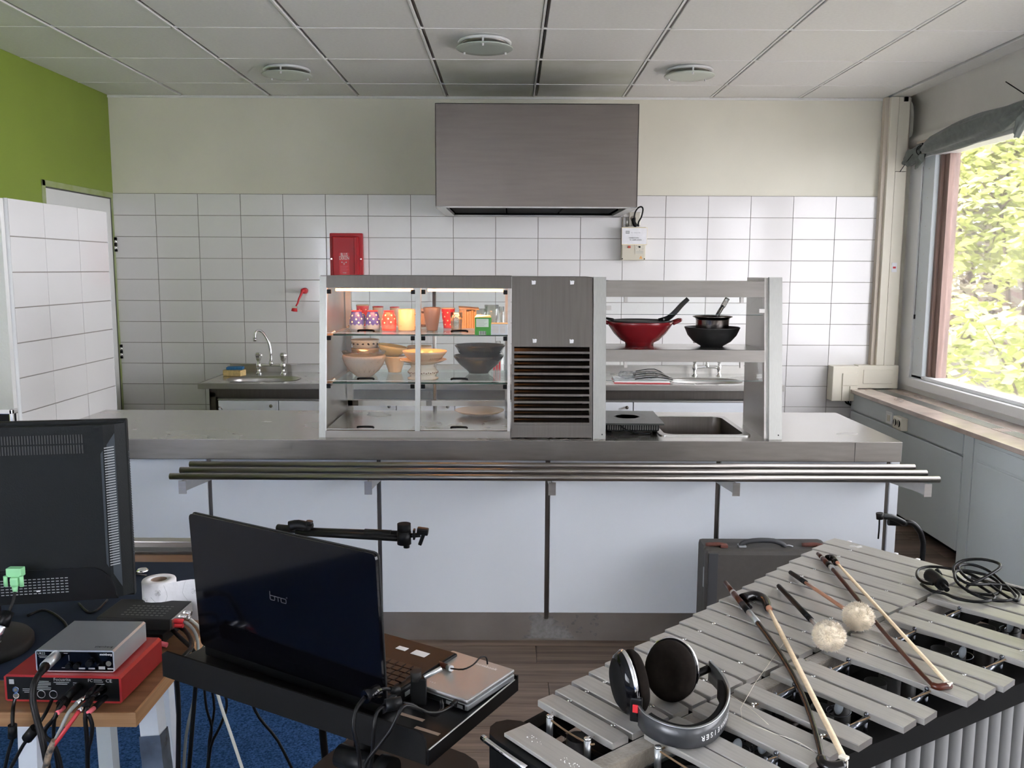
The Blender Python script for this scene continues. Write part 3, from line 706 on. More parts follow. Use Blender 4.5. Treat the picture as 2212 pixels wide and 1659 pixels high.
# sunk gastro basin
t = thing('sunk_basin', 'rectangular stainless basin sunk in the counter beside the hob', 'basin', (.83, 3.93, WZ))
n = 32
o_ = rrect(gx0 - .02, gx1 + .02, gy0 - .02, gy1 + .02, .03, 7); i_ = rrect(gx0 + .004, gx1 - .004, gy0 + .004, gy1 - .004, .045, 7)
b = MB().hole_plate(o_, i_, WZ, WZ + .005); part('rim', b, M['steelbright'], t, True)
j_ = rrect(gx0 + .015, gx1 - .015, gy0 + .015, gy1 - .015, .05, 7); m = len(i_)
b = MB(); vs = [(x, y, WZ + .004) for x, y in i_] + [(x, y, WZ - .13) for x, y in j_]
b.add(vs, [(k, (k + 1) % m, m + (k + 1) % m, m + k) for k in range(m)], True); b.add([(x, y, WZ - .13) for x, y in j_], [tuple(range(m))])
part('bowl', b, M['steeldark'], t, True)

# ---------------------------------------------------------------- heated glass display
def yf_(z): return 3.63 + (z - .896) * .135
t = thing('heated_display', 'lit stainless and glass food display cabinet full of crockery', 'display cabinet', (-.4, 3.95, WZ))
HD = t
LEAN = math.atan(.135)
def lean_box(x0, x1, z0, z1, d0, d1, bev=.001):
    # box whose front follows the leaning front of the cabinet
    b = MB(); vs = []
    for x in (x0, x1):
        for d in (d0, d1):
            for z in (z0, z1): vs.append((x, yf_(z) + d, z))
    b.add(vs, [(0, 1, 3, 2), (4, 6, 7, 5), (0, 4, 5, 1), (2, 3, 7, 6), (0, 2, 6, 4), (1, 5, 7, 3)]); return b
ZT = 1.570
part('top_beam', lean_box(-.803, .0, 1.519, ZT, 0, .03), M['steeldark'], t, True)
part('roof', MB().box(-.803, 0, 3.735, 4.24, ZT - .016, ZT - .001), M['steeldark'], t, True)
part('bottom_beam', lean_box(-.787, -.004, WZ, .925, 0, .02), M['steelmid'], t, True)
b = MB(); vs = []
for z, w in ((WZ, .016), (1.568, .036)):
    for x in (-.815 + (0 if z < 1 else .010), -.815 + (0 if z < 1 else .010) + w):
        for d in (-.002, .03): vs.append((x, yf_(z) + d, z))
b = lean_box(-.805, -.778, WZ, 1.567, -.002, .028); part('corner_post', b, M['steelpost'], t, True)
part('post_bead', lean_box(-.778, -.774, .925, 1.519, -.004, .01), M['steelbright'], t, True)
part('side_panel', MB().add([(x, y, z) for x in (-.803, -.796) for (y, z) in ((yf_(WZ) + .02, WZ), (4.235, WZ), (4.235, 1.555), (yf_(1.555) + .02, 1.555))], [(0, 1, 2, 3), (7, 6, 5, 4), (0, 4, 5, 1), (1, 5, 6, 2), (2, 6, 7, 3), (3, 7, 4, 0)]), M['steel'], t, True)
part('centre_mullion', lean_box(-.4025, -.381, .925, 1.519, -.006, .016), M['steelpost'], t, True)
part('right_jamb', lean_box(-.016, -.004, .925, 1.519, .0, .02), M['steel'], t, True)
for x in (-.792, -.030): part('back_post', MB().box(x, x + .026, 4.205, 4.235, WZ, 1.555), M['steel'], t, True)
part('back_rod', MB().cyl((-.370, 4.22, WZ), (-.370, 4.22, 1.555), .009, n=12), M['steel'], t, True)
part('back_rail', MB().box(-.79, -.01, 4.205, 4.225, 0.9412, 0.9673), M['steel'], t, True)
part('floor_deck', MB().box(-.790, -.006, 3.655, 4.20, .912, .920, .001), M['steeltop'], t, True)
for x in (-.765, -.41): part('latch_box', MB().box(x, x + .026, 4.195, 4.205, .943, .968), M['steeldark'], t, True)
part('back_glass', MB().box(-.765, -.40, 4.214, 4.218, .952, 1.54).box(-.39, -.03, 4.224, 4.228, .952, 1.54), M['glass'], t, True)
for (z, d) in ((1.325, .0), (1.124, .0)):
    y0 = yf_(z) + .018
    g = part('glass_shelf', MB().box(-.752, -.014, y0, 4.16, z - .006, z), M['shelfglass'], t, True)
    part('glass_edge', MB().box(-.752, -.014, y0 - .0015, y0, z - .0065, z + .0002), M['glassedge'], g, True)
    for x in (-.795, -.020): part('shelf_support', MB().box(x, x + .035 if x < -.5 else x + .014, y0 + .01, 4.16, z - .018, z - .0065), M['steel'], t, True)
    for y in (y0 + .015, 4.05): part('support_pin', MB().cyl((-.760, y, z + .001), (-.745, y, z + .012), .005, n=8), M['chrome'], t, True)
rows = ((1.330, 1.515), (1.131, 1.322), (.930, 1.122))
for (xa, xb) in ((-.776, -.404), (-.380, -.016)):
    for (za, zb) in rows:
        g = part('glass_flap', lean_box(xa, xb, za, zb, .002, .006), M['glass'], t, True)
        part('flap_edge', lean_box(xa, xb, za, za + .0015, .0, .006), M['steelbright'], g, True)
        hx = (xa + xb) / 2 - .020
        part('handle', MB().tube([(hx - .033, yf_(za) - .001, za + .0085), (hx - .026, yf_(za) - .009, za + .013), (hx + .026, yf_(za) - .009, za + .013), (hx + .033, yf_(za) - .001, za + .0085)], .0045, 8), M['blackgloss'], g, True)
        for x in (xa + .010, xb - .010):
            part('clip', MB().cbox((x, yf_(zb) - .003, zb - .012), (.017, .012, .018), None, .002), M['black'], g, True)
    # heat lamp in the roof
    cx = (xa + xb) / 2
    lm = part('heat_lamp', MB().cyl((xa + .02, 3.80, 1.509), (xb - .02, 3.80, 1.509), .006, n=10), M['heatlamp'], t, True)
    part('lamp_reflector', MB().box(xa + .03, xb - .03, 3.765, 3.835, 1.518, 1.5535), M['steel'], lm, True)
    ld = bpy.data.lights.new('heat_glow', 'AREA'); ld.shape = 'RECTANGLE'; ld.size = .30; ld.size_y = .05; ld.energy = 2.3; ld.color = (1, .38, .12)
    lo = bpy.data.objects.new('heat_glow', ld); COL.objects.link(lo); lo.location = (cx, 3.80, 1.500)

# ---------------------------------------------------------------- louvred housing in the middle
t = thing('louvred_housing', 'grey steel housing with horizontal louvres between display and shelves', 'housing', (.17, 3.8, WZ))
zb_, zt_ = .953, 1.277
part('front_plate', lean_box(.001, .340, zt_, 1.568, -.004, .0), M['steeldark'], t, True)
part('front_plate', lean_box(.001, .340, WZ + .003, zb_, -.004, .0), M['steeldark'], t, True)
part('front_stile', lean_box(.001, .012, zb_, zt_, -.004, .0), M['steeldark'], t, True)
part('front_stile', lean_box(.328, .340, zb_, zt_, -.004, .0), M['steeldark'], t, True)
b = MB().box(.001, .006, 3.75, 4.10, WZ, 1.56).box(.335, .340, 3.75, 4.10, WZ, 1.56).box(.006, .335, 4.09, 4.10, WZ, 1.56).box(.001, .340, 3.73, 4.10, 1.562, 1.568)
part('body', b, M['steeldark'], t, True)
part('dark_backing', MB().box(.03, .31, 3.80, 4.05, WZ, 1.24, .01), M['blackmatte'], t, True)  # matte black backing box behind the louvres
nl = 11; st_ = (zt_ - zb_) / nl
for k in range(nl):
    z = zb_ + st_ * k + .001; b = MB(); vs = []
    for x in (.012, .328):
        vs += [(x, yf_(z) - .006, z), (x, yf_(z + .010) - .006, z + .009), (x, yf_(z + .02) + .016, z + .020), (x, yf_(z) + .004, z + .002)]
    b.add(vs, [(0, 1, 5, 4), (1, 2, 6, 5), (2, 3, 7, 6), (3, 0, 4, 7), (0, 3, 2, 1), (4, 5, 6, 7)])
    part('louvre', b, M['steeldark'], t, True)
for (x, z) in (0.0928, 1.5447), (0.2540, 1.5454), (0.0976, 1.3023), (0.2529, 1.3010):
    b = MB(); y = yf_(z) - .0055
    b.add([(x - .008, y, z - .009), (x + .007, y, z - .008), (x + .009, y, z + .006), (x + .003, y, z + .008), (x - .002, y - .001, z + .006), (x - .009, y, z + .009)], [(0, 1, 2, 3, 4, 5)])
    part('tape_scrap', b, M['paper'], t, True, label='torn scrap of white tape')

# ---------------------------------------------------------------- open stainless shelves
t = thing('steel_shelf_unit', 'open stainless shelf unit with glass guards holding woks', 'shelf', (.76, 3.8, WZ))
part('post', lean_box(.343, .396, WZ, 1.568, -.010, .012), M['steelpost'], t, True)
pn = MB().box(.343, .396, 3.73, 4.02, WZ, 1.562); part('divider', pn, M['steel'], t, True)
part('post', lean_box(1.080, 1.134, WZ, 1.570, -.010, .012), M['steelpost'], t, True)
for x in (.383, 1.121):
    part('screw', MB().cyl((x - .002, yf_(.915) - .013, .915), (x - .002, yf_(.915) - .009, .915), .0028, n=10), M['darkgrey'], t, True)
sd = [(yf_(WZ) + .01, WZ), (3.985, WZ), (4.005, 1.567), (yf_(1.567) + .01, 1.567)]
b = MB().add([(x, y, z) for x in (1.065, 1.130) for y, z in sd], [(3, 2, 1, 0), (4, 5, 6, 7), (0, 1, 5, 4), (1, 2, 6, 5), (2, 3, 7, 6), (3, 0, 4, 7)])
part('side_panel', b, M['steel'], t, True)
part('top_board', lean_box(.397, 1.062, 1.486, 1.553, 0, .02), M['steelmid'], t, True)
part('top_deck', MB().box(.397, 1.065, 3.735, 3.995, 1.545, 1.552), M['steel'], t, True)
sh = part('shelf_board', lean_box(.397, 1.063, 1.216, 1.266, 0, .02), M['steelmid'], t, True)
part('shelf_deck', MB().box(.397, 1.065, 3.69, 3.985, 1.2585, 1.266), M['steeltop'], sh, True)
for (za, zb) in ((1.412, 1.490), (1.135, 1.216)):
    g = part('glass_guard', lean_box(.40, 1.062, za, zb, .022, .028), M['glass'], t, True)
    part('guard_edge', lean_box(.40, 1.062, za - .001, za + .0008, .021, .029), M['glassedge'], g, True)
    for x in (.475, .965): part('clip', lean_box(x, x + .014, zb - .026, zb - .001, .012, .032), M['steel'], g, True)
    for (xa, xb, zc) in ((1.040, 1.062, za + .01), (.397, .418, za + .02)): part('side_clip', MB().box(xa, xb, 3.70, 3.712, zc, zc + .016), M['steel'], g, True)

# ---------------------------------------------------------------- extractor hood
t = thing('extractor_hood', 'big plain stainless steel extractor hood on the back wall', 'extractor hood', (.147, 5.87, 1.965))
hx0, hx1, hy0 = -.462, .758, 5.42
b = MB().box(hx0, hx1, hy0, hy0 + .004, 1.975, 2.580).box(hx0, hx0 + .004, hy0, D - .01, 1.975, 2.58).box(hx1 - .004, hx1, hy0, D - .01, 1.975, 2.58).box(hx0, hx1, hy0, D - .01, 2.576, 2.58)
part('shell', b, M['steelhood'], t, True)
b = MB().box(hx0, hx1, hy0, hy0 + .035, 1.968, 1.976, .002).box(hx0, hx0 + .06, hy0, D - .01, 1.966, 1.975, .002).box(hx1 - .06, hx1, hy0, D - .01, 1.966, 1.975, .002).box(hx0, hx1, D - .07, D - .01, 1.966, 1.975, .002)
part('bottom_rim', b, M['steelbright'], t, True)
part('side_gutter', MB().box(hx0 + .055, hx0 + .06, hy0 + .03, D - .07, 1.97, 1.985).box(hx1 - .06, hx1 - .055, hy0 + .03, D - .07, 1.97, 1.985), M['steelbright'], t, True)
for k in range(3): part('filter', MB().box(hx0 + .07 + k * .36, hx0 + .42 + k * .36, hy0 + .05, D - .08, 1.986, 2.006, .003), M['blackmatte'], t, True)
part('back_panel', MB().box(hx0 + .01, hx1 - .01, D - .014, D - .010, 1.976, 2.57), M['blackmatte'], t, True)
part('inner_lining', MB().box(hx0 + .01, hx1 - .01, hy0 + .01, D - .02, 2.30, 2.31), M['blackmatte'], t, True)

# ---------------------------------------------------------------- things on the back wall
t = thing('fire_blanket_case', 'red fire blanket case with white lettering on the tiled wall', 'fire blanket', (-1.165, 6.27, 1.52))
part('case', MB().box(-1.281, -1.051, 6.262, D - .0095, 1.470, 1.845, .006), M['red'], t, True)
part('cover', MB().box(-1.262, -1.072, 6.242, 6.264, 1.480, 1.822, .010), M['red'], t, True)
part('side_ridge', MB().box(-1.107, -1.087, 6.236, 6.246, 1.482, 1.818, .004), M['red'], t, True)
lb = part('label_plate', MB().box(-1.212, -1.142, 6.2403, 6.2425, 1.555, 1.708), M['redplastic'], t, True)
for (s, z, sz) in (('BLUS', 1.694, .034), ('DEKEN', 1.670, .034)):
    part('lettering', front_text(s, sz, (-1.1765, 6.2398, z), .0003, .66), M['textwhite'], lb, True)
p = MB().cyl((-1.193, 6.2398, 1.642), (-1.193, 6.2402, 1.642), .0045, n=10).cyl((-1.163, 6.2398, 1.642), (-1.163, 6.2402, 1.642), .0045, n=10)
for sx in (-1, 1): p.tube([(-1.178 + sx * .006, 6.2398, 1.640), (-1.178 + sx * .003, 6.2398, 1.632), (-1.178 + sx * .004, 6.2398, 1.624)], .0012, 5)
part('pictogram', p, M['textwhite'], lb, True)
for k in range(8): part('print_line', MB().box(-1.208 + .004 * (k % 2), -1.148 - .006 * (k % 3), 6.2398, 6.2404, 1.615 - .0075 * k, 1.6175 - .0075 * k), M['pink'], lb, True)
part('maker_mark', MB().box(-1.188, -1.164, 6.2398, 6.2404, 1.566, 1.5695), M['textwhite'], lb, True)
for x in (-1.270, -1.062): part('screw', MB().cyl((x, 6.258, 1.665), (x, 6.263, 1.665), .005, n=10), M['chrome'], t, True)

t = thing('dish_brush', 'red dish brush hanging on a red suction hook', 'brush', (-1.49, 6.28, 1.40))
part('suction_hook', MB().cyl((-1.474, 6.255, 1.440), (-1.474, D - .0095, 1.440), .018, .022, 20).ball((-1.474, 6.25, 1.440), .013), M['redplastic'], t, True)
part('handle', MB().tube([(-1.476, 6.240, 1.450), (-1.483, 6.235, 1.420), (-1.497, 6.22, 1.385), (-1.505, 6.21, 1.355), (-1.518, 6.21, 1.335)], [.010, .005], 8), M['redplastic'], t, True)
part('collar', MB().cbox((-1.527, 6.21, 1.327), (.036, .03, .014), None, .004), M['ceramicwhite'], t, True)
part('bristles', MB().cyl((-1.527, 6.21, 1.321), (-1.530, 6.21, 1.298), .018, .022, 14), M['redplastic'], t, True)

t = thing('control_box', 'beige electrical control box with a paper notice right of the hood', 'control box', (.855, 6.28, 1.78))
part('housing', MB().box(.772, .938, 6.235, D - .0095, 1.664, 1.895, .005), mat('aged beige enclosure', (.60, .56, .45), .45), t, True)
pp_ = part('notice', MB().box(.770, .945, 6.231, 6.2345, 1.775, 1.888), M['paper'], t, True, label='white paper notice with black print')
part('notice_edge', MB().box(.768, .947, 6.232, 6.2348, 1.771, 1.8905), mat('yellowed tape', (.80, .68, .40), .5), pp_, True)
for (s, z, x, sz) in (('VERBODEN', 1.819, .853, .0135), ('TE GEBRUIKEN', 1.805, .865, .0135)):
    part('lettering', front_text(s, sz, (x, 6.2305, z), .0002, 1.0 if len(s) < 9 else .95), M['textdark'], pp_, True)
part('small_print', front_text('BHV - VOORLICHTER', .008, (.865, 6.2305, 1.855), .0002, .85), M['textgrey'], pp_, True)
part('logo_frame', MB().box(.796, .822, 6.2303, 6.2308, 1.848, 1.868), M['textgrey'], pp_, True)
part('logo_field', MB().box(.800, .818, 6.2298, 6.2304, 1.852, 1.864), M['silver'], pp_, True)
part('red_switch', MB().box(.813, .832, 6.229, 6.236, 1.748, 1.765, .002), mat('dull red switch', (.40, .06, .03), .4), t, True)
dl = part('dial_plate', MB().box(.864, .927, 6.2325, 6.2352, 1.706, 1.772), M['ceramicwhite'], t, True)
part('knob', MB().cyl((.895, 6.226, 1.757), (.895, 6.233, 1.757), .0065, n=14), M['black'], dl, True)
for s, x, z in (('5', .873, 1.767), ('1', .918, 1.767), ('4', .873, 1.744), ('2', .918, 1.744), ('3', .896, 1.734)):
    part('digit', front_text(s, .009, (x, 6.2320, z), .0002), M['textdark'], dl, True)
for z in (1.726, 1.720, 1.713): part('print_line', MB().box(.870, .920, 6.2318, 6.2324, z, z + .0016), M['textgrey'], dl, True)
b = MB(); b.add([(.895, 6.2338, 1.676), (.917, 6.2338, 1.676), (.906, 6.2338, 1.696)], [(0, 1, 2)]); part('warning_triangle', b, M['orange'], t, True)
b = MB(); b.add([(.901, 6.2335, 1.679), (.911, 6.2335, 1.679), (.906, 6.2335, 1.689)], [(0, 1, 2)]); part('warning_field', b, M['ceramicyellow'], t, True)
for x in (.776, .930): part('corner_plug', MB().cyl((x, 6.232, 1.674), (x, 6.236, 1.674), .0045, n=10), M['black'], t, True)
t = thing('wall_outlet', 'white power outlet above the control box with a black plug', 'socket', (.87, 6.29, 1.95))
so = part('plate', MB().box(.826, .906, 6.285, D - .0095, 1.905, 2.000, .006), M['ceramicwhite'], t, True)
part('recess', MB().cyl((.852, 6.2835, 1.955), (.852, 6.286, 1.955), .020, n=20), M['felt'], so, True)
t = thing('plug_lead', 'black plug and looped cable above the control box', 'cable', (.87, 6.26, 1.93))
part('plug', MB().tube([(.855, 6.265, 1.955), (.856, 6.262, 1.925), (.874, 6.262, 1.900)], [.012, .016], 8), M['black'], t, True)
part('lead', MB().tube([(.857, 6.262, 1.955), (.862, 6.258, 1.995), (.880, 6.255, 2.026), (.905, 6.255, 2.035), (.916, 6.255, 2.015), (.906, 6.255, 1.965), (.888, 6.258, 1.930), (.888, 6.26, 1.900)], .0055, 8), M['cable'], t, True)
t = thing('hood_conduit', 'two thin grey pipes from the hood down to the control box', 'pipe', (.80, 6.29, 1.93))
part('pipe', MB().cyl((.779, 6.298, 1.896), (.779, 6.298, 1.965), .005, n=8), M['felt'], t, True)
part('pipe', MB().cyl((.811, 6.296, 1.896), (.811, 6.296, 1.965), .009, n=10), M['steelbright'], t, True)

# ================================================================ BACK COUNTER WITH TWO SINKS
t = thing('back_counter', 'stainless sink counter along the tiled wall with white fronts', 'counter', (-.1, 5.96, 0))
BX0, BX1, BY = -2.019, 1.766, 5.62
BZ = .861
SK = [(-1.66, 5.86, .235, .150), (1.30, 5.86, .235, .150)]
def oval(cx, cy, rx, ry, n=48, e=3.0):
    o = []
    for k in range(n):
        a = 2 * math.pi * (k + .5) / n; c, s_ = math.cos(a), math.sin(a)
        o.append((cx + rx * math.copysign(abs(c) ** (2 / e), c), cy + ry * math.copysign(abs(s_) ** (2 / e), s_)))
    return o
b = MB(); xcut = [(BX0, -1.91), (-1.41, 1.05), (1.55, BX1)]
for a, c in xcut: b.box(a, c, BY, D - .01, BZ - .010, BZ)
for (cx, cy, rx, ry) in SK:
    x0, x1 = cx - .25, cx + .25; ys_ = (5.70, 6.02)
    b.box(x0, x1, BY, ys_[0], BZ - .010, BZ).box(x0, x1, ys_[1], D - .01, BZ - .010, BZ)
    inn = oval(cx, cy, rx, ry); out = []
    for (x, y) in inn:
        dx, dy = x - cx, y - 5.86; q = max(abs(dx) / .25, abs(dy) / .16); out.append((cx + dx / q, 5.86 + dy / q))
    b.hole_plate(out, inn, BZ - .010, BZ)
part('counter_top', b, M['steeltop'], t, True)
part('front_edge', MB().box(BX0, BX1, BY - .003, BY + .01, BZ - .036, BZ + .001, .002), M['steel'], t, True)
part('backsplash', MB().box(BX0, BX1, D - .045, D - .0095, BZ - .005, .918, .004), M['steel'], t, True)
part('end_edge', MB().box(BX0 - .002, BX0 + .01, BY, D - .01, BZ - .036, BZ + .001).box(BX1 - .01, BX1 + .002, BY, D - .01, BZ - .036, BZ + .001), M['steel'], t, True)
part('apron', MB().box(-1.955, 1.70, BY + .02, BY + .03, .770, .826).box(-1.955, -1.945, BY + .02, 6.30, .02, .826).box(1.69, 1.70, BY + .02, 6.30, .02, .826), M['steeldark'], t, True)
part('leg_post', MB().box(-1.955, -1.915, BY + .02, BY + .06, 0, .80), M['steeldark'], t, True)
part('shadow_gap', MB().box(-1.91, 1.70, BY + .045, BY + .05, .757, .772), M['groove'], t, True)
part('carcass', MB().box(-1.90, 1.69, BY + .07, 6.295, .05, .70), M['white'], t, True)
part('top_trim', MB().box(-1.905, 1.69, BY + .024, BY + .06, .748, .757), M['steelbright'], t, True)
for (a, c) in ((-1.902, -1.515), (-1.509, -1.13), (-1.124, -.75), (-.744, -.37), (-.364, .01), (.016, .39), (.396, .79), (.796, 1.69)):
    dr_ = part('drawer_front', MB().box(a, c, BY + .026, BY + .062, .50, .745, .003), M['white'], t, True)
    kx = c - .040
    part('knob', MB().cyl((kx, BY + .026, .714), (kx, BY + .008, .714), .005, n=10).ball((kx, BY + .004, .714), .011, 12, 8), M['steeldark'], dr_, True)
part('side_latch', MB().tube([(-1.895, BY + .02, .703), (-1.88, BY + .0, .707), (-1.872, BY + .0, .700), (-1.872, BY + .01, .688)], .004, 6), M['chrome'], t, True)
for (cx, cy, rx, ry) in SK:
    s = thing('sink_bowl', 'oval stainless sink bowl under the left tap' if cx < 0 else 'oval stainless sink bowl seen under the wok shelf', 'sink', (cx, cy, BZ - .14), 0)
    b = MB(); L = []
    for (q, z) in ((1.03, .002), (1.0, .001), (.97, -.02), (.93, -.09), (.80, -.128), (.3, -.135)):
        L.append([(x, y, BZ + z) for x, y in oval(cx, cy, rx * q, ry * q, 48, 3.0)])
    for A, B in zip(L, L[1:]):
        b.add(A + B, [(k, (k + 1) % 48, 48 + (k + 1) % 48, 48 + k) for k in range(48)], True)
    b.add(L[-1], [tuple(range(48))])
    part('bowl', b, M['steel'], s, True)
    part('drain', MB().lathe([(.03, .004), (.03, .0), (.0001, -.002)], 20, (cx, cy, BZ - .133)), M['steeldark'], s, True)

def tap(cx, lab, up=True):
    y = 6.15; t = thing('mixer_tap', lab, 'tap', (cx, y, BZ))
    part('bridge', MB().tube([(cx - .085, y, .905), (cx - .075, y, .918), (cx - .03, y, .922), (cx + .03, y, .922), (cx + .075, y, .918), (cx + .085, y, .905)], .010, 10), M['chrome'], t, True)
    for sx in (-1, 1):
        x = cx + sx * .086
        b = MB().lathe([(.022, .0), (.022, .006), (.012, .012), (.011, .04), (.018, .046), (.018, .070), (.013, .078), (.012, .088)], 20, (x, y, BZ))
        lg = part('valve', b, M['chrome'], t, True)
        h = MB().lathe([(.010, .088), (.016, .098), (.026, .128), (.027, .138), (.018, .150), (.0001, .153)], 6, (x, y, BZ), smooth=False)
        part('handle', h, M['chrome'], lg, True)
    part('swivel', MB().ball((cx + .0, y, .938), .017, 16, 10).cyl((cx, y, .918), (cx, y, .95), .012), M['chrome'], t, True)
    part('spout', MB().tube([(cx, y, .95), (cx + .001, y, 1.01), (cx - .010, y, 1.08), (cx - .045, y - .01, 1.150), (cx - .075, y - .02, 1.168), (cx - .094, y - .03, 1.150), (cx - .098, y - .03, 1.112)], .0095, 12), M['chrome'], t, True)
    part('nozzle', MB().cyl((cx - .098, y - .03, 1.116), (cx - .098, y - .03, 1.094), .0125, n=16), M['chrome'], t, True)
tap(-1.690, 'chrome two handled tap with swan neck over the left sink')
tap(1.376, 'chrome two handled tap partly hidden behind the steel shelf')
t = thing('sponge', 'yellow block sponge on the left end of the sink counter', 'sponge', (-1.91, 6.03, BZ), R(-12))
part('foam', MB().box(-.067, .067, -.04, .04, .001, .042, .006), M['sponge'], t)
o = solo('scouring_cloth', MB().box(-.055, .055, -.035, .035, 0, .020, .006), M['bluesponge'], 'blue scouring cloth lying on top of the yellow sponge', 'cloth', (-1.905, 6.035, BZ + .043), R(6), None, False)
t = thing('chopping_board', 'white chopping board with red edge on the back counter behind the woks', 'chopping board', (.87, 5.80, BZ), R(-3))
part('board', MB().box(-.19, .17, -.10, .16, .004, .016, .004), M['paper'], t); part('edge', MB().box(-.192, .172, -.104, .164, .001, .005, .001), M['redplastic'], t)
b = MB(); rs = random.Random(2)
for k in range(3): b.ball((-.09 + k * .075, .02, .03), .055, 18, 10, (1, .8, .42), None, .5, 3 + k)
solo('plastic_bag', b, M['plasticbag'], 'crumpled clear plastic bag on the white chopping board', 'bag', (.86, 5.80, BZ + .0145), 0, None, False)
t = thing('kitchen_knife_set', 'loose dark cutlery lying on the white chopping board', 'cutlery', (.93, 5.78, BZ + .016))
for k in range(5):
    a = R(-20 + 12 * k); part('utensil', MB().tube([(-.12 * math.cos(a), -.04 + .02 * k - .05 * math.sin(a), .006 + .012 * k), (.02, -.02 + .01 * k, .020 + .012 * k), (.14 * math.cos(a), .02 * k + .05 * math.sin(a) - .03, .006)], .004, 6), M['steeldark'] if k % 2 else M['black'], t)
t = thing('striped_bottle', 'clear bottle with red stripes standing behind the dark bowls', 'bottle', (-.085, 5.75, BZ))
part('bottle', MB().lathe([(.0001, 0), (.045, 0), (.048, .02), (.048, .16), (.025, .20), (.017, .24), (.017, .27), (.0001, .27)], 24), M['tumbler'], t)
for a in (-.9, -.3, .3): part('stripe', MB().box(-.006 + .03 * a, .006 + .03 * a, -.050, -.046, .01, .16), M['redplastic'], t)

# ================================================================ CROCKERY IN THE DISPLAY
def vessel(prof_out, th=.004, n=36, **k):
    # closed-wall vessel from an outer profile (bottom to rim)
    inn = [(max(r - th, .0001), z + (th if i == 0 else 0)) for i, (r, z) in enumerate(prof_out)]
    prof = [(.0001, prof_out[0][1])] + prof_out + [(prof_out[-1][0] - th * .5, prof_out[-1][1] + th * .3)] + inn[::-1] + [(.0001, prof_out[0][1] + th)]
    return MB().lathe(prof, n, **k)
def dotted_mug(lab, loc, m, inverted=True, rz=0, s=1.0, seed=0):
    t = thing('dotted_mug', lab, 'mug', loc, rz, 'polka dot mugs on the top glass shelf')
    prof = [(.0315, 0), (.0325, .012), (.0335, .028), (.0325, .045), (.0285, .064), (.0225, .080), (.0215, .083)]
    prof = [(r * s, z * s) for r, z in prof]
    b = MB().lathe([(.0001, 0)] + prof + [(.0001, prof[-1][1])], 32)
    part('body', b, m, t)
    part('foot_ring', MB().lathe([(.0215 * s, .083 * s), (.024 * s, .0845 * s), (.024 * s, .0875 * s), (.019 * s, .0885 * s), (.017 * s, .084 * s)], 28), M['redplastic'] if inverted else M['ceramicwhite'], t)
    rs = random.Random(seed); pts = []
    for row, z in enumerate((.037, .052, .067)):
        for k in range(6):
            a = 2 * math.pi * (k + .5 * (row % 2)) / 6 + rs.uniform(-.12, .12); pts.append((a, z + rs.uniform(-.002, .002)))
    def rad(z):
        for (r0, z0), (r1, z1) in zip(prof, prof[1:]):
            if z0 <= z <= z1: return r0 + (r1 - r0) * (z - z0) / (z1 - z0), (r1 - r0) / (z1 - z0)
        return prof[-1][0], 0
    b = MB()
    for a, z in pts:
        z *= s; vs = []; q = .0038 * s
        for k in range(12):
            u = 2 * math.pi * k / 12; zz = z + q * math.sin(u); r, _ = rad(zz); aa = a + q * math.cos(u) / r
            vs.append(((r + .0004) * math.cos(aa), (r + .0004) * math.sin(aa), zz))
        r, _ = rad(z); vs.append(((r + .0006) * math.cos(a), (r + .0006) * math.sin(a), z))
        b.add(vs, [(k, (k + 1) % 12, 12) for k in range(12)], True)
    part('polka_dots', b, M['dot'], t, kind='stuff')
    hb = MB().tube([(.030 * s, 0, .062 * s), (.050 * s, 0, .066 * s), (.056 * s, 0, .045 * s), (.047 * s, 0, .024 * s), (.031 * s, 0, .022 * s)], .0042 * s, 8)
    h = part('handle', hb, m, t)
    return t
S1 = 1.3256; S2 = 1.1246
dotted_mug('upside down blue mug with cream dots, leftmost on the top glass shelf', (-0.6927, 3.9415, 1.3256), M['mugblue'], rz=R(60), seed=1)
dotted_mug('upside down blue mug with cream dots, second from the left on the top shelf', (-0.6218, 3.9459, 1.3256), M['mugblue'], rz=R(75), seed=2)
dotted_mug('upside down red mug with cream dots in the front row beside the blue ones', (-0.5477, 3.9354, 1.3256), M['mugred'], rz=R(120), seed=3)
def upright_mug(lab, loc, m, rim, rz=0, h=.095, r0=.024, r1=.034, hand=True, dots=False, seed=0, nm='dotted_mug', grp='polka dot mugs on the top glass shelf'):
    t = thing(nm, lab, 'mug', loc, rz, grp)
    part('body', vessel([(r0, 0), (r0 * 1.04, .01), ((r0 + r1) / 2 * 1.02, h * .5), (r1, h * .95), (r1, h)], .003), m, t)
    if rim: part('rim', MB().lathe([(r1 - .003, h), (r1 + .001, h - .002), (r1 + .0016, h + .001), (r1 - .001, h + .003)], 32), rim, t)
    if dots:
        rs = random.Random(seed); b = MB()
        for row in range(4):
            for k in range(6):
                a = 2 * math.pi * (k + .5 * (row % 2)) / 6; z = h * (.2 + .2 * row); q = .0036; vs = []
                for j in range(12):
                    u = 2 * math.pi * j / 12; zz = z + q * math.sin(u); f = zz / h
                    r = (r0 * 1.04 + ((r0 + r1) / 2 * 1.02 - r0 * 1.04) * min(1, f / .5)) if f < .5 else ((r0 + r1) / 2 * 1.02 + (r1 - (r0 + r1) / 2 * 1.02) * min(1, (f - .5) / .45))
                    aa = a + q * math.cos(u) / r; vs.append(((r + .0006) * math.cos(aa), (r + .0006) * math.sin(aa), zz))
                b.add(vs, [tuple(range(12))], True)
        part('polka_dots', b, M['dot'], t, kind='stuff')
    if hand: part('handle', MB().tube([(r1 * .92, 0, h * .80), (r1 + .020, 0, h * .80), (r1 + .026, 0, h * .55), (r1 + .016, 0, h * .32), (r1 * .84, 0, h * .28)], .0048, 8), m, t)
    return t
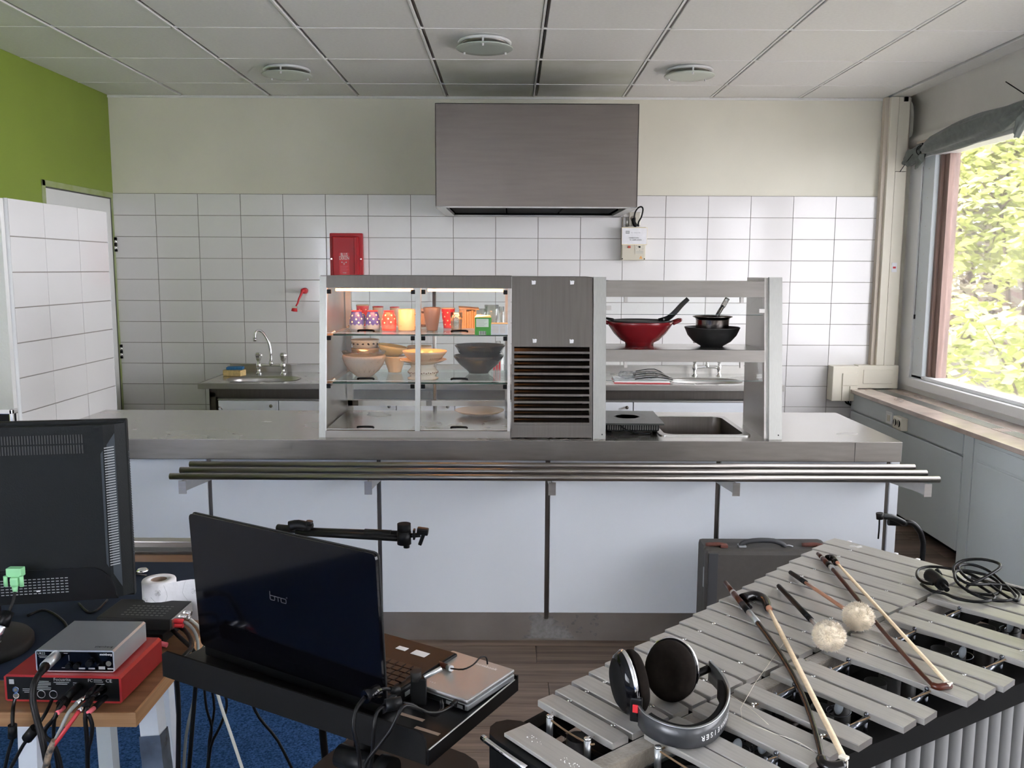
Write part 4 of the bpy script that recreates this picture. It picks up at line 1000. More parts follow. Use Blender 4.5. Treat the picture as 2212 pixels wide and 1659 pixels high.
upright_mug('upright red dotted mug standing behind the first two blue mugs', (-0.7143, 4.2313, 1.3256), M['redplastic'], M['ceramicwhite'], R(100), .099, .022, .030, dots=True)
upright_mug('grey mug with a red rim in the back row behind the second blue mug', (-0.6468, 4.2708, 1.3256), M['ceramicwhite'], M['redplastic'], R(80), .090, .024, .0255)
upright_mug('cream mug with a red rim in the back row behind the front red mug', (-0.5666, 4.2761, 1.3256), M['ceramiccream'], M['redplastic'], R(80), .088, .024, .0225)
G = 'plain mugs on the top glass shelf'
def straight_mug(lab, loc, m, r, h, rz, r0=None):
    t = thing('mug', lab, 'mug', loc, rz, G); r0 = r0 or r
    part('body', vessel([(r0 * .93, 0), (r0, .004), ((r0 + r) / 2, h * .5), (r, h - .002), (r - .001, h)], .0035), m, t)
    part('handle', MB().tube([(r * .95, 0, h * .78), (r + .020, 0, h * .80), (r + .028, 0, h * .52), (r + .018, 0, h * .24), (r0 * .97, 0, h * .22)], .005, 8), m, t)
    return t
m_ = straight_mug('large cream mug beside the middle post of the display', (-0.4685, 3.9402, 1.3256), M['ceramiccream'], .0385, .094, R(-14))
part('lettering', front_text('Senses', .010, (0, 0, 0), .0002), mat('brown print', (.35, .20, .12), .5), m_).location = (-.018, -.0372, .022)
straight_mug('plum grey tapered mug right of the middle post', (-0.3547, 3.9322, 1.3256), M['ceramicgrey'], .0395, .103, R(175), .025)
straight_mug('pale brown mug half hidden behind the plum grey mug', (-0.4244, 4.1818, 1.3256), mat('pale brown glaze', (.50, .36, .28), .3), .030, .085, R(150), .024)
upright_mug('red cup with cream dots and no handle right of the plum grey mug', (-0.2946, 4.0912, 1.3256), M['redplastic'], M['ceramicwhite'], 0, .092, .021, .0315, hand=False, dots=True, nm='dotted_cup')
def tumbler(lab, loc, r0, r1, h, ribs=0, nm='tumbler'):
    t = thing(nm, lab, 'glass', loc, 0, 'drinking glasses on the top glass shelf')
    part('glass', vessel([(r0, 0), (r0 * 1.02, .004), ((r0 + r1) / 2, h * .5), (r1, h)], .0022, 32), M['tumbler'], t)
    part('base', MB().lathe([(.0001, .001), (r0 * .9, .001), (r0 * .9, .007), (.0001, .007)], 20), M['tumbler'], t)
    if ribs:
        b = MB()
        for k in range(ribs):
            a = 2 * math.pi * k / ribs; b.cyl(((r0 + .0005) * math.cos(a), (r0 + .0005) * math.sin(a), .006), ((r1 - .0004) * math.cos(a), (r1 - .0004) * math.sin(a), h * .82), .0011, n=5)
        part('ribs', b, M['tumbler'], t, kind='stuff')
tumbler('clear ribbed tumbler in front of the red dotted cup', (-0.2445, 3.9093, 1.3256), .022, .0275, .082, 22)
tumbler('large clear glass behind the green tea box', (-0.0971, 4.3075, 1.3256), .026, .0355, .100)
tumbler('narrow clear glass at the far right of the top shelf', (-0.0499, 4.3465, 1.3256), .0135, .0145, .090)
tumbler('low clear glass bowl between the wooden box and the green tea box', (-0.1524, 4.2685, 1.3256), .026, .033, .082)
t = thing('wooden_box', 'orange tinted wooden box with an open slatted lid on the top shelf', 'box', (-0.2045, 4.0969, 1.3256), R(6))
for k in range(7): part('slat', MB().box(-.038 + .011 * k, -.0285 + .011 * k, -.022, -.018, 0, .078 + .003 * (k % 3), .0008), M['waferwood'], t)
part('box', MB().box(-.038, -.034, -.018, .03, 0, .085).box(.036, .040, -.018, .03, 0, .085).box(-.038, .04, .027, .03, 0, .088).box(-.036, .038, -.018, .03, 0, .003), M['waferwood'], t)
part('lid', MB().cbox((.006, .0, .094), (.094, .05, .005), Matrix.Rotation(R(4), 3, 'Y') @ Matrix.Rotation(R(7), 3, 'X'), .001), M['waferwood'], t)
part('packet', MB().cbox((-.015, -.002, .086), (.035, .02, .008), Matrix.Rotation(R(-12), 3, 'Y'), .001), M['ceramiccream'], t)
t = thing('tea_box', 'green cardboard tea box with a pale label, front right of the top shelf', 'box', (-0.1193, 3.6679, 1.3256), R(-3))
part('carton', MB().box(-.034, .034, 0, .045, 0, .074, .0012), M['green_card'], t)
part('label', MB().box(-.028, .024, -.0006, 0, .034, .068), M['labelcard'], t)
for k in range(6): part('print_line', MB().box(-.025, .018 - .006 * (k % 3), -.001, -.0005, .063 - .0048 * k, .0642 - .0048 * k), M['textgrey'], t)
part('flap', MB().add([(-.034, 0, .0745), (.034, 0, .0745), (.030, .03, .081), (-.028, .03, .084)], [(0, 1, 2, 3)]), M['ceramiccream'], t)
part('barcode_field', MB().box(-.016, .013, -.0006, 0, .001, .017), M['labelcard'], t)
for k in range(9): part('barcode_stripe', MB().box(-.0145 + .003 * k, -.0145 + .003 * k + .0008 + .0007 * (k % 3), -.001, -.0005, .002, .0165), M['textdark'], t)
t = thing('metal_tin', 'square grey metal tin beside the green tea box', 'tin', (-0.0518, 3.6718, 1.3256), R(2))
part('tin', MB().box(-.036, .036, 0, .05, 0, .046, .0015), M['silver'], t); part('lid_rim', MB().box(-.037, .037, -.001, .051, .0455, .049, .001), M['waferwood'], t)
part('panel', MB().box(-.028, -.002, -.0008, 0, .008, .040).box(.004, .026, -.0008, 0, .008, .040), M['steel'], t)

GB = 'bowls on the middle glass shelf'
# pressed-glass bowl
t = thing('glass_bowl', 'large pressed glass bowl at the left of the middle shelf', 'bowl', (-0.6551, 3.8937, 1.1246), 0, GB)
prof = [(.036, 0), (.040, .004), (.062, .022), (.084, .050), (.094, .078), (.096, .092)]
tg = bpy.data.materials.new('frosted pressed glass'); tg.use_nodes = True; p_ = tg.node_tree.nodes['Principled BSDF']
p_.inputs['Base Color'].default_value = (.46, .44, .42, 1); p_.inputs['Roughness'].default_value = .16; p_.inputs['Alpha'].default_value = .78
part('bowl', vessel(prof, .004, 48), tg, t)
b = MB()
for row in range(3):
    for k in range(18):
        a = 2 * math.pi * (k + .5 * (row % 2)) / 18; z0 = .022 + row * .022
        r0 = [.0625, .078, .0885][row]; r1 = [.077, .0885, .095][row]
        for s_ in (-1, 1):
            a2 = a + s_ * .09; b.cyl((r0 * math.cos(a), r0 * math.sin(a), z0), (r1 * math.cos(a2), r1 * math.sin(a2), z0 + .021), .0016, n=5)
part('relief', b, tg, t, kind='stuff')
t = thing('plastic_dish', 'clear shallow dish resting in the top of the pressed glass bowl', 'dish', (-0.6551, 3.8937, 1.1246), 0, GB); t.location.z = S2 + .091
part('dish', vessel([(.070, 0), (.088, .004), (.093, .010), (.097, .018), (.098, .020)], .002, 48), M['tumbler'], t)
# printed bowls
def printed(lab, z, r, h, col, pat):
    t = thing('printed_bowl', lab, 'bowl', (-0.6752, 4.0534, 1.1246), 0, GB); t.location.z = z
    part('bowl', vessel([(r * .5, 0), (r * .55, .004), (r * .86, h * .45), (r * .98, h * .85), (r, h)], .004), col, t)
    b = MB(); rs = random.Random(int(z * 100))
    for k in range(16):
        a = 2 * math.pi * k / 16; zc = h * .72; q = .006
        vs = [((r * .985) * math.cos(a + q * math.cos(u) * rs.uniform(.5, 1.4) / r), (r * .985) * math.sin(a + q * math.cos(u) / r), zc + q * .9 * math.sin(u) * rs.uniform(.5, 1.2)) for u in [2 * math.pi * j / 9 for j in range(9)]]
        b.add(vs, [tuple(range(9))])
    part('print', b, pat, t, kind='stuff'); return t
printed('cream bowl with dark animal print, uppermost behind the glass bowl', S2 + .088, .066, .062, M['ceramicwhite'], M['textdark'])
printed('cream bowl with red flower print, under the dark printed one', S2 + .040, .065, .072, M['ceramiccream'], M['redplastic'])
t = thing('plain_bowl', 'plain bowl at the bottom of the printed bowl stack', 'bowl', (-0.6752, 4.0534, 1.1246), 0, GB)
part('bowl', vessel([(.035, 0), (.04, .006), (.055, .03), (.062, .055), (.064, .064)], .004), M['ceramiccream'], t)
# faceted bowls
t = thing('faceted_bowl', 'tall faceted cream bowl standing behind the glass bowl', 'bowl', (-0.5393, 4.0490, 1.1246), R(9), GB)
part('bowl', vessel([(.029, 0), (.030, .006), (.034, .02), (.0445, .052), (.048, .068), (.049, .074)], .004, 40, flute=.045, fn=12), M['ceramicwhite'], t)
t = thing('faceted_bowl', 'yellow faceted bowl tipped over on the tall cream one', 'bowl', (-0.5543, 4.0485, 1.1246), 0, GB); t.location.z = S2 + .077
t.rotation_euler = (0, R(9), 0)
part('bowl', vessel([(.034, 0), (.036, .004), (.052, .018), (.063, .034), (.067, .046)], .004, 40, flute=.04, fn=14), M['ceramicyellow'], t)
t = thing('cream_bowl', 'plain cream bowl at the back behind the middle post', 'bowl', (-0.4389, 4.1765, 1.1246), 0, GB)
part('bowl', vessel([(.034, 0), (.038, .006), (.052, .05), (.060, .098), (.060, .110)], .004), M['ceramiccream'], t)
# pedestal dish with plate and bowl
t = thing('pedestal_dish', 'upturned white dish with a brown beaded band under the plate', 'dish', (-0.3839, 3.8027, 1.1246), 0, GB)
part('dish', MB().lathe([(.0001, 0), (.066, 0), (.068, .006), (.052, .012), (.062, .024), (.066, .034), (.056, .046), (.048, .056), (.052, .064), (.0001, .065)], 44), M['ceramicwhite'], t)
b = MB()
for k in range(40):
    a = 2 * math.pi * k / 40; b.ball((.0645 * math.cos(a), .0645 * math.sin(a), .029 + .003 * (k % 2)), .0026, 6, 5)
part('beads', b, M['leather'], t, kind='stuff')
t = thing('dinner_plate', 'cream plate resting on the beaded dish', 'plate', (-0.3839, 3.8027, 1.1246), 0, GB); t.location.z = S2 + .0655
part('plate', vessel([(.050, 0), (.055, .002), (.080, .008), (.102, .018), (.104, .019)], .003, 44), M['ceramiccream'], t)
t = thing('wide_bowl', 'wide cream bowl with faint sketch on the stacked plate', 'bowl', (-0.3759, 3.8030, 1.1246), 0, GB); t.location.z = S2 + .0695
part('bowl', vessel([(.042, 0), (.048, .004), (.072, .018), (.090, .040), (.098, .052)], .004, 44), M['ceramiccream'], t)
b = MB(); r = .0765
for k in range(9):
    a = R(-68 + 6 * k); b.tube([(r * math.cos(a), r * math.sin(a), .018), ((r + .006) * math.cos(a + .03), (r + .006) * math.sin(a + .03), .026), ((r + .003) * math.cos(a + .05), (r + .003) * math.sin(a + .05), .022)], .0006, 4)
part('sketch', b, M['bark'], t, kind='stuff')
# dark bowls
t = thing('stoneware_bowl', 'large dark stoneware bowl, lower of the two at the right', 'bowl', (-0.1506, 4.0355, 1.1246), 0, GB)
part('bowl', vessel([(.046, 0), (.048, .006), (.062, .018), (.088, .040), (.108, .064), (.117, .080)], .005, 48), M['ceramicblack'], t)
t = thing('stoneware_bowl', 'large dark stoneware bowl, upper of the two at the right', 'bowl', (-0.1441, 4.0357, 1.1246), 0, GB); t.location.z = S2 + .062
part('bowl', vessel([(.046, 0), (.075, .018), (.098, .032), (.106, .050), (.115, .062), (.117, .066)], .005, 48), M['ceramicblack'], t)
# plate on the counter
t = thing('pale_platter', 'pale grey footed platter alone on the display floor', 'plate', (-0.1474, 4.065, .9203), 0)
part('platter', vessel([(.050, 0), (.052, .006), (.080, .010), (.102, .017), (.113, .023), (.116, .025)], .004, 48), mat('stone glaze', (.60, .53, .48), .35, coat=.2), t)

# ================================================================ PANS ON THE OPEN SHELF
SZ = 1.266
t = thing('red_wok', 'red enamelled wok on the steel shelf', 'wok', (0.5720, 3.9225, 1.2660))
part('body', vessel([(.062, 0), (.064, .012), (.085, .022), (.115, .052), (.138, .085), (.150, .105)], .005, 56), M['wokred'], t)
part('interior', MB().lathe([(.0001, .018), (.06, .020), (.108, .052), (.131, .085), (.1445, .1052)], 48), M['iron'], t)
for s_ in (-1, 1):
    b = MB(); b.tube([(s_ * .143, -.03, .098), (s_ * .172, -.022, .110), (s_ * .180, 0, .113), (s_ * .172, .022, .110), (s_ * .143, .03, .098)], .0085, 8)
    part('side_handle', b, M['wokred'], t)
t = thing('frying_pan', 'black pan lying inside the red wok with a raised handle', 'pan', (0.5720, 3.9225, 1.2660)); t.location.z += .058
part('pan', vessel([(.080, 0), (.100, .010), (.128, .044), (.132, .052)], .003, 48), M['iron'], t)
part('handle', MB().tube([(.085, .0, .048), (.125, .0, .062), (.155, .0, .088), (.185, .0, .122), (.212, .0, .148)], [.013, .010], 10), M['black'], t)
part('handle_rivet', MB().ball((.105, -.008, .056), .006, 8, 6), M['steel'], t)
part('loop_handle', MB().tube([(-.118, -.02, .055), (-.150, -.018, .060), (-.156, 0, .062), (-.150, .018, .060), (-.118, .02, .055)], .005, 8), M['iron'], t)
t = thing('black_bowl', 'matte black wok bowl at the right of the steel shelf', 'wok', (0.8824, 3.8662, 1.2660))
part('bowl', vessel([(.046, 0), (.055, .006), (.082, .022), (.106, .050), (.119, .080), (.121, .084)], .005, 56), M['iron'], t)
t = thing('saucepan', 'stainless saucepan nested in the matte black wok', 'saucepan', (0.8824, 3.8662, 1.2660)); t.location.z += .018
part('pan', vessel([(.050, 0), (.0685, .006), (.071, .050), (.0715, .098), (.074, .106), (.086, .112), (.087, .114)], .003, 48), M['pansteel'], t)
b = MB(); R0 = Matrix.Translation((.035, .072, .110)) @ Matrix.Rotation(R(58), 4, 'Y').inverted()
b.tube([(.030, .055, .108), (.042, .060, .128), (.060, .062, .158)], .009, 8); b.cbox((.068, .062, .172), (.022, .007, .046), Matrix.Rotation(R(28), 3, 'Y'), .006)
h = part('handle', b, M['pansteel'], t); part('hanging_hole', MB().cyl((.074, .0575, .184), (.074, .0665, .184), .0055, n=14), M['paper'], h)

# induction hob on the counter
t = thing('induction_hob', 'flat black portable induction hob beside the sunk basin', 'hob', (.53, 3.88, WZ), R(-1))
part('feet', MB().cyl((-.10, -.10, 0), (-.10, -.10, .012), .012).cyl((.10, -.10, 0), (.10, -.10, .012), .012).cyl((.10, .11, 0), (.10, .11, .012), .012).cyl((-.10, .11, 0), (-.10, .11, .012), .012), M['black'], t)
part('body', MB().box(-.118, .112, -.150, .160, .012, .042, .008), M['black'], t)
part('glass_plate', MB().box(-.126, .130, -.170, .172, .042, .050, .003), mat('hob glass', (.035, .04, .037), .3), t)
part('ring_mark', MB().lathe([(.085, .0503), (.086, .0506), (.087, .0503)], 40, (-.01, .01, 0)).lathe([(.052, .0503), (.055, .0506), (.058, .0503)], 40, (-.01, .01, 0)), mat('hob ring', (.03, .03, .03), .3), t)
for k in range(22): part('vent_slot', MB().box(-.112 + .0100 * k, -.107 + .0100 * k, -.1515, -.149, .018, .038), M['groove'], t)
part('power_lead', MB().tube([(-.06, -.152, .04), (-.03, -.165, .02), (.03, -.17, .006), (.07, -.16, .006)], .004, 6), M['cable'], t)

# ================================================================ LEFT: DESK AND AUDIO GEAR
DX0, DX1, DY0_, DY1_ = -2.0, -.745, 1.652, 2.635
t = thing('desk', 'wooden desk with slate blue top pad and pale grey slanted legs', 'desk', (-1.3, 2.1, 0))
part('top', MB().box(DX0, DX1 - .004, DY0_ + .004, DY1_ - .004, .691, .7195), M['deskwood'], t, True)
part('edge_band', MB().box(DX0, DX1, DY0_, DY0_ + .005, .690, .720, .001), M['deskedge'], t, True)
be = MB().box(-.491, .491, -.0025, .0025, -.015, .015, .001)
o = part('edge_band', be, M['deskedge'], t); o.location = (DX1 + 1.3 - .0025, (DY0_ + DY1_) / 2 - 2.1, .705); o.rotation_euler = (0, 0, R(90))
part('desk_pad', MB().box(DX0, -.868, 1.79, 2.555, .7196, .7215), M['deskmat'], t, True, label='slate blue desk pad')
rr_ = part('rear_rail', MB().box(DX0, -.80, 2.66, 2.70, .690, .752, .003), M['steel'], t, True)
part('rail_slot', MB().box(DX0, -.80, 2.655, 2.661, .722, .733), M['groove'], rr_, True)
def leg(x0, x1, y, z0=.69, tape=False, m='legpaint'):
    b = MB(); w, d = .021, .021; vs = []
    for (x, z) in ((x0, z0), (x1, 0)): vs += [(x - w, y - d, z), (x + w, y - d, z), (x + w, y + d, z), (x - w, y + d, z)]
    b.add(vs, [(0, 1, 2, 3), (7, 6, 5, 4), (0, 4, 5, 1), (1, 5, 6, 2), (2, 6, 7, 3), (3, 7, 4, 0)])
    l = part('leg', b, M[m], t, True)
    if tape:
        b = MB(); rs = random.Random(3); k0 = .56; N = 7
        for i in range(N):
            z = k0 - i * .03; x = x0 + (x1 - x0) * (z0 - z) / z0; e = .0015 + rs.uniform(0, .003)
            b.add([(x - w - e, y - d - e, z), (x + w + e, y - d - e, z + .004), (x + w + e, y + d + e, z), (x - w - e, y + d + e, z - .003)], [])
        b.f = []; 
        for i in range(N - 1):
            for k in range(4): b.f.append((i * 4 + k, i * 4 + (k + 1) % 4, (i + 1) * 4 + (k + 1) % 4, (i + 1) * 4 + k))
        b.sm = [False] * len(b.f); b.mi = [0] * len(b.f)
        part('tape_wrap', b, M['tape'], l, True, label='crumpled silver tape around the leg')
leg(-.812, -.775, 1.87, tape=True); leg(-1.075, -1.10, 1.87); leg(-1.20, -1.19, 2.45, m='greypaint'); leg(-1.045, -1.03, 2.50)

# monitor seen from behind
a = R(11.0)
t = thing('monitor', 'large charcoal flat monitor seen from behind at the left edge', 'monitor', (-1.1803, 1.9500, 0.8125)[0:3] if False else (-1.155, 1.945, .7217), a)
W0, W1 = -.28, .2665; H0, H1 = .100, .527
part('bezel', MB().box(W0, W1, .030, .050, H0, H1, .004), M['monitor'], t)
part('back_shell', MB().prism([(W0, .030), (W1 - .003, .030), (W1 - .022, .012), (W1 - .045, .002), (W0, .002)], H0 + .006, H1 - .008), M['monitor'], t)
part('side_bevel', MB().add([(W1 - .022, .010, H0 + .03), (W1 - .052, .0005, H0 + .09), (W1 - .052, .0005, H1 - .075), (W1 - .022, .010, H1 - .028)], [(0, 1, 2, 3)]).add([(W1 - .022, .013, H0 + .03), (W1 - .052, .003, H0 + .09), (W1 - .052, .003, H1 - .075), (W1 - .022, .013, H1 - .028)], [(3, 2, 1, 0)]), M['monitorlight'], t, label='paler slotted bevel')
b = MB(); nS = 46
for k in range(nS):
    z = H0 + .085 + k * .0062
    b.add([(W1 - .044, .0005, z), (W1 - .024, .0072, z + .002), (W1 - .024, .0072, z + .0045), (W1 - .044, .0005, z + .0025)], [(0, 1, 2, 3)])
part('bevel_slots', b, M['textgrey'], t, kind='stuff')
b = MB()
for r_ in range(2):
    for k in range(76): b.box(W0 + .005 + k * .0060, W0 + .0078 + k * .0060, .0008, .0022, H1 - .048 - r_ * .024, H1 - .028 - r_ * .024)
part('top_vents', b, mat('vent grey', (.028, .030, .028), .6), t, kind='stuff')
b = MB()
for r_ in range(6):
    for k in range(40): b.box(W0 + .02 + k * .0098, W0 + .0265 + k * .0098, -.0012, .0, H0 + .028 + r_ * .0068, H0 + .0298 + r_ * .0068)
part('bottom_vents', b, M['textgrey'], t, kind='stuff')
arc = [(W0, H0 + .006)] + [(W1 - .030, H0 + .006)] + [(W1 - .034 - .055 * (1 - math.cos(R(q))), H0 + .012 + .072 * math.sin(R(q))) for q in range(0, 91, 15)] + [(W0, H0 + .086)]
T = Matrix(((1, 0, 0, 0), (0, 0, 1, 0), (0, 1, 0, 0), (0, 0, 0, 1)))
part('connector_hump', MB().prism(arc, -.001, .004, T), M['black'], t)
part('screw_cover', MB().box(W1 - .064, W1 - .052, .0, .0025, H1 - .022, H1 - .013), M['black'], t)
part('bright_badge', MB().box(-.010 + .07, -.004 + .072, -.0016, -.001, H0 + .033, H0 + .036), M['textwhite'], t)
part('side_ridges', (lambda q: [q.box(W1 - .0005, W1 + .0008, .034, .046, H0 + .10 + k * .006, H0 + .1025 + k * .006) for k in range(42)] and q)(MB()), M['monitorlight'], t, kind='stuff')
part('stand_neck', MB().box(-.13, -.03, .010, .04, .012, H0 + .06, .006), M['black'], t)
part('stand_base', MB().lathe([(.0001, 0), (.115, 0), (.118, .004), (.118, .018), (.112, .026), (.06, .034), (.0001, .036)], 48, (-.075, .0, 0)), M['darkgrey'], t)

t = thing('video_plug', 'mint green monitor plug on a black cable hanging from the monitor', 'plug', (-1.1551, 1.9472, 0.7217))
def W(px): return px
P0 = Vector((-1.1187, 1.9050, 0.9047))
part('plug_shell', MB().cbox((P0.x, P0.y + .012, P0.z + .012), (.034, .020, .020), None, .002).cbox((P0.x + .003, P0.y + .006, P0.z - .008), (.020, .020, .022), None, .005), M['greenplug'], t, True)
for sx in (-.017, .019): part('thumb_screw', MB().cyl((P0.x + sx, P0.y, P0.z + .006), (P0.x + sx, P0.y, P0.z - .018), .0045, n=12), M['greenplug'], t, True)
part('strain_relief', MB().cyl((P0.x + .003, P0.y, P0.z - .018), (P0.x + .003, P0.y, P0.z - .030), .0065, .005, 12), M['greenplug'], t, True)
part('cable', MB().tube([(P0.x + .003, P0.y, P0.z - .028), (-1.1136, 1.8900, 0.8563), (-1.1199, 1.8800, 0.8333), (-1.1197, 1.8600, 0.8201)], .0035, 8), M['cable'], t, True)
part('ferrite', MB().tube([(-1.1197, 1.8800, 0.8366), (-1.1223, 1.8600, 0.8125)], .0125, 12), M['black'], t, True)
part('foil_wrap', MB().tube([(-1.1221, 1.8580, 0.8134), (-1.1256, 1.8500, 0.7997), (-1.1330, 1.8500, 0.7815)], .009, 9), M['foil'], t, True, label='crumpled foil wrap on the cable')

# left edge: dark framed case beyond the partition
t = thing('flight_case', 'small black case with chrome edge at the far left behind the monitor', 'case', (-1.93, 3.1, 0), R(0))
bx1 = -1.7755; bz = 1.0964
part('body', MB().box(-2.5, bx1 - .008, 3.1, 3.13, .0, bz - .015), M['black'], t, True)
part('chrome_edge', MB().box(-2.5, bx1, 3.09, 3.105, bz - .018, bz, .003).box(bx1 - .012, bx1, 3.09, 3.13, bz - .018, bz, .003).box(bx1 - .012, bx1, 3.09, 3.105, 0, bz - .01, .003), M['chrome'], t, True)

# red interface
t = thing('red_audio_interface', 'red audio interface with a black rear panel at the desk edge', 'audio interface', (-.905, 1.69, .720), R(-2.0))
fw_, dp, hh = .244, .190, .060
T = Matrix(((0, 0, 1, 0), (1, 0, 0, 0), (0, 1, 0, 0), (0, 0, 0, 1)))
x0, x1 = -.123, .119
prof = [(x0, .006), (x0 + .004, .0025), (x1 - .004, .0025), (x1, .006), (x1, hh - .005), (x1 - .006, hh), (x0 + .006, hh), (x0, hh - .005)]
Txz = Matrix(((1, 0, 0, 0), (0, 0, 1, 0), (0, 1, 0, 0), (0, 0, 0, 1)))
part('shell', MB().prism(prof, .0, dp, Txz), M['redbox'], t)
pn = part('rear_panel', MB().box(x0 + .005, x1 - .005, -.0008, .0, .007, hh - .005), M['black'], t)
part('foot', MB().box(x0 + .02, x0 + .04, .02, .04, 0, .003).box(x1 - .04, x1 - .02, .02, .04, 0, .003).box(x0 + .02, x0 + .04, .15, .17, 0, .003).box(x1 - .04, x1 - .02, .15, .17, 0, .003), M['black'], t)
def ptext(s, sz, x, z, m='textgrey', par=None, y=-.0012, sx=1.): return part('lettering', front_text(s, sz, (x, y, z), .0002, sx), M[m], par or pn)
ptext('Focusrite', .0095, -.002, .0515, 'textgrey'); ptext('FC', .009, .056, .0505, 'textgrey'); ptext('CE', .010, .094, .0505, 'textgrey', sx=1.1)
for k, (xa, xb, z) in enumerate(((-.052, -.030, .047), (-.054, -.026, .0435), (-.054, -.026, .040), (-.054, -.032, .0365), (-.055, -.026, .033), (-.055, -.027, .0295), (-.020, .012, .0455), (-.015, .008, .042), (.020, .032, .045), (.020, .032, .041), (-.085, -.062, .030), (-.085, -.065, .0265), (-.082, -.068, .023), (.063, .080, .052), (.063, .082, .048), (.066, .085, .0435))):
    part('print_line', MB().box(xa, xb, -.0012, -.0008, z - .0006, z + .0006), M['textgrey'], pn)
part('hub_symbol', MB().box(-.112, -.102, -.0014, -.0008, .040, .050, .001), M['textgrey'], pn)
for z in (.029, .0165): 
    part('coaxial_socket', MB().cyl((-.098, -.004, z), (-.098, 0, z), .0062, n=20), M['chrome'], t); part('socket_hole', MB().cyl((-.098, -.0045, z), (-.098, -.0035, z), .0042, n=16), M['groove'], t)
for x in (-.047, -.022):
    part('midi_ring', MB().lathe([(.0085, 0), (.0085, .0012), (.0075, .0012), (.0075, 0)], 28, T=frame((x, -.0006, .0195), (1, 0, 0), (0, 0, 1))), M['silver'], t)
part('usb_slot', MB().box(.004, .017, -.0012, -.0008, .0185, .0200), M['silver'], pn)
# jack plugs in the interface
def jack(lab, px, m_body, m_tail, tip, end, r=.0055):
    t = thing('jack_plug', lab, 'plug', px)
    part('barrel', MB().tube([px, tip], r, 12), m_body, t, True); part('sleeve', MB().tube([tip, end], r * .85, 10), m_tail, t, True); return t
jack('black jack plug with a pinkish red sleeve, left one under the red interface', (-0.8864, 1.6850, 0.7420), M['black'], M['pink'], (-0.8701, 1.6200, 0.7483), (-0.8725, 1.6000, 0.7474), .0055)
jack('black jack plug with a bright red sleeve, right one under the red interface', (-0.8192, 1.6850, 0.7364), M['black'], M['pink'], (-0.8065, 1.6100, 0.7519), (-0.8086, 1.5900, 0.7521), .0055)
jack('chrome barrelled jack plug with a grey cable', (-0.8395, 1.6850, 0.7581), M['black'], M['chrome'], (-0.8296, 1.6300, 0.7653), (-0.8348, 1.6000, 0.7665), .0055)
jack('chrome tipped plug with a red cable', (-0.8218, 1.6850, 0.7581), M['black'], M['chrome'], (-0.8219, 1.6000, 0.7590), (-0.8235, 1.5850, 0.7584), .0055)
jack('long black jack plug between the chrome ones', (-0.8202, 1.6850, 0.7522), M['blackgloss'], M['black'], (-0.8180, 1.6300, 0.7625), (-0.8147, 1.6000, 0.7590), .0055)
jack('black mains plug in the middle of the red interface', (-0.8722, 1.6850, 0.7599), M['black'], M['black'], (-0.8779, 1.6400, 0.7552), (-0.8786, 1.6200, 0.7559), .008)

# silver interface
t = thing('silver_audio_interface', 'small silver audio interface stacked on the red one', 'audio interface', (-.8855, 1.703, .7805), R(-1.0))
x0, x1 = -.081, .0805; hh = .047
prof = [(x0, .004), (x0 + .004, .001), (x1 - .004, .001), (x1, .004), (x1, hh - .003), (x1 - .004, hh), (x0 + .004, hh), (x0, hh - .003)]
part('shell', MB().prism(prof, 0, .150, Txz), M['silver'], t)
pn = part('front_panel', MB().box(x0 + .003, x1 - .003, -.0008, 0, .0035, hh - .003), M['blackgloss'], t)
part('top_lettering', textmb('steinberg', .010, frame((.052, .018, hh + .0002), (1, 0, 0), (0, 1, 0)), .0002), M['textdark'], t)
ptext('steinberg', .0068, .064, .0395, 'textwhite', pn); ptext('UR22', .007, -.068, .040, 'textgrey', pn)
for (xa, xb, z) in ((-.074, -.048, .0345), (-.072, -.056, .0315), (-.040, -.030, .041), (-.022, -.014, .041), (-.028, -.016, .010)): part('print_line', MB().box(xa, xb, -.0012, -.0008, z - .0005, z + .0005), M['textgrey'], pn)
for x in (.014, .034, .055, .073): part('label_block', MB().box(x - .007, x + .006, -.0012, -.0008, .0075, .0105 + .003 * (x == .055)), M['textgrey'], pn)
part('knob_ring', MB().lathe([(.0085, 0), (.0085, .002), (.0072, .002), (.0072, 0)], 28, T=frame((.031, -.0006, .022), (1, 0, 0), (0, 0, -1))), M['silver'], pn)
part('knob', MB().cyl((.031, -.010, .022), (.031, -.001, .022), .0062, n=20), M['black'], pn)
for x in (-.012, .004): part('gain_knob', MB().cyl((x, -.009, .016), (x, -.001, .016), .0052, n=18), M['black'], pn)
part('led_bar', MB().box(-.0125, -.0115, -.0012, -.0008, .025, .037), M['textgrey'], pn)
part('phones_jack', MB().cyl((.069, -.002, .020), (.069, 0, .020), .0055, n=18), M['groove'], pn)
t = thing('xlr_plug', 'silver microphone plug with a thick black cable in the silver interface', 'plug', (-0.9249, 1.7000, 0.8187))
part('barrel', MB().tube([(-0.9238, 1.7050, 0.8165), (-0.9212, 1.6550, 0.8153)], .0105, 16), M['silver'], t, True)
part('boot', MB().tube([(-0.9202, 1.6550, 0.8162), (-0.9145, 1.6200, 0.8148)], [.0095, .0055], 12), M['black'], t, True)
part('cable', MB().tube([(-0.9163, 1.6250, 0.8143), (-0.9143, 1.6000, 0.8038), (-0.9125, 1.5900, 0.7760), (-0.9013, 1.5800, 0.7439), (-0.8878, 1.5700, 0.7073), (-0.8747, 1.5600, 0.6381), (-0.8743, 1.5600, 0.5623)], .0062, 10), M['cable'], t, True)

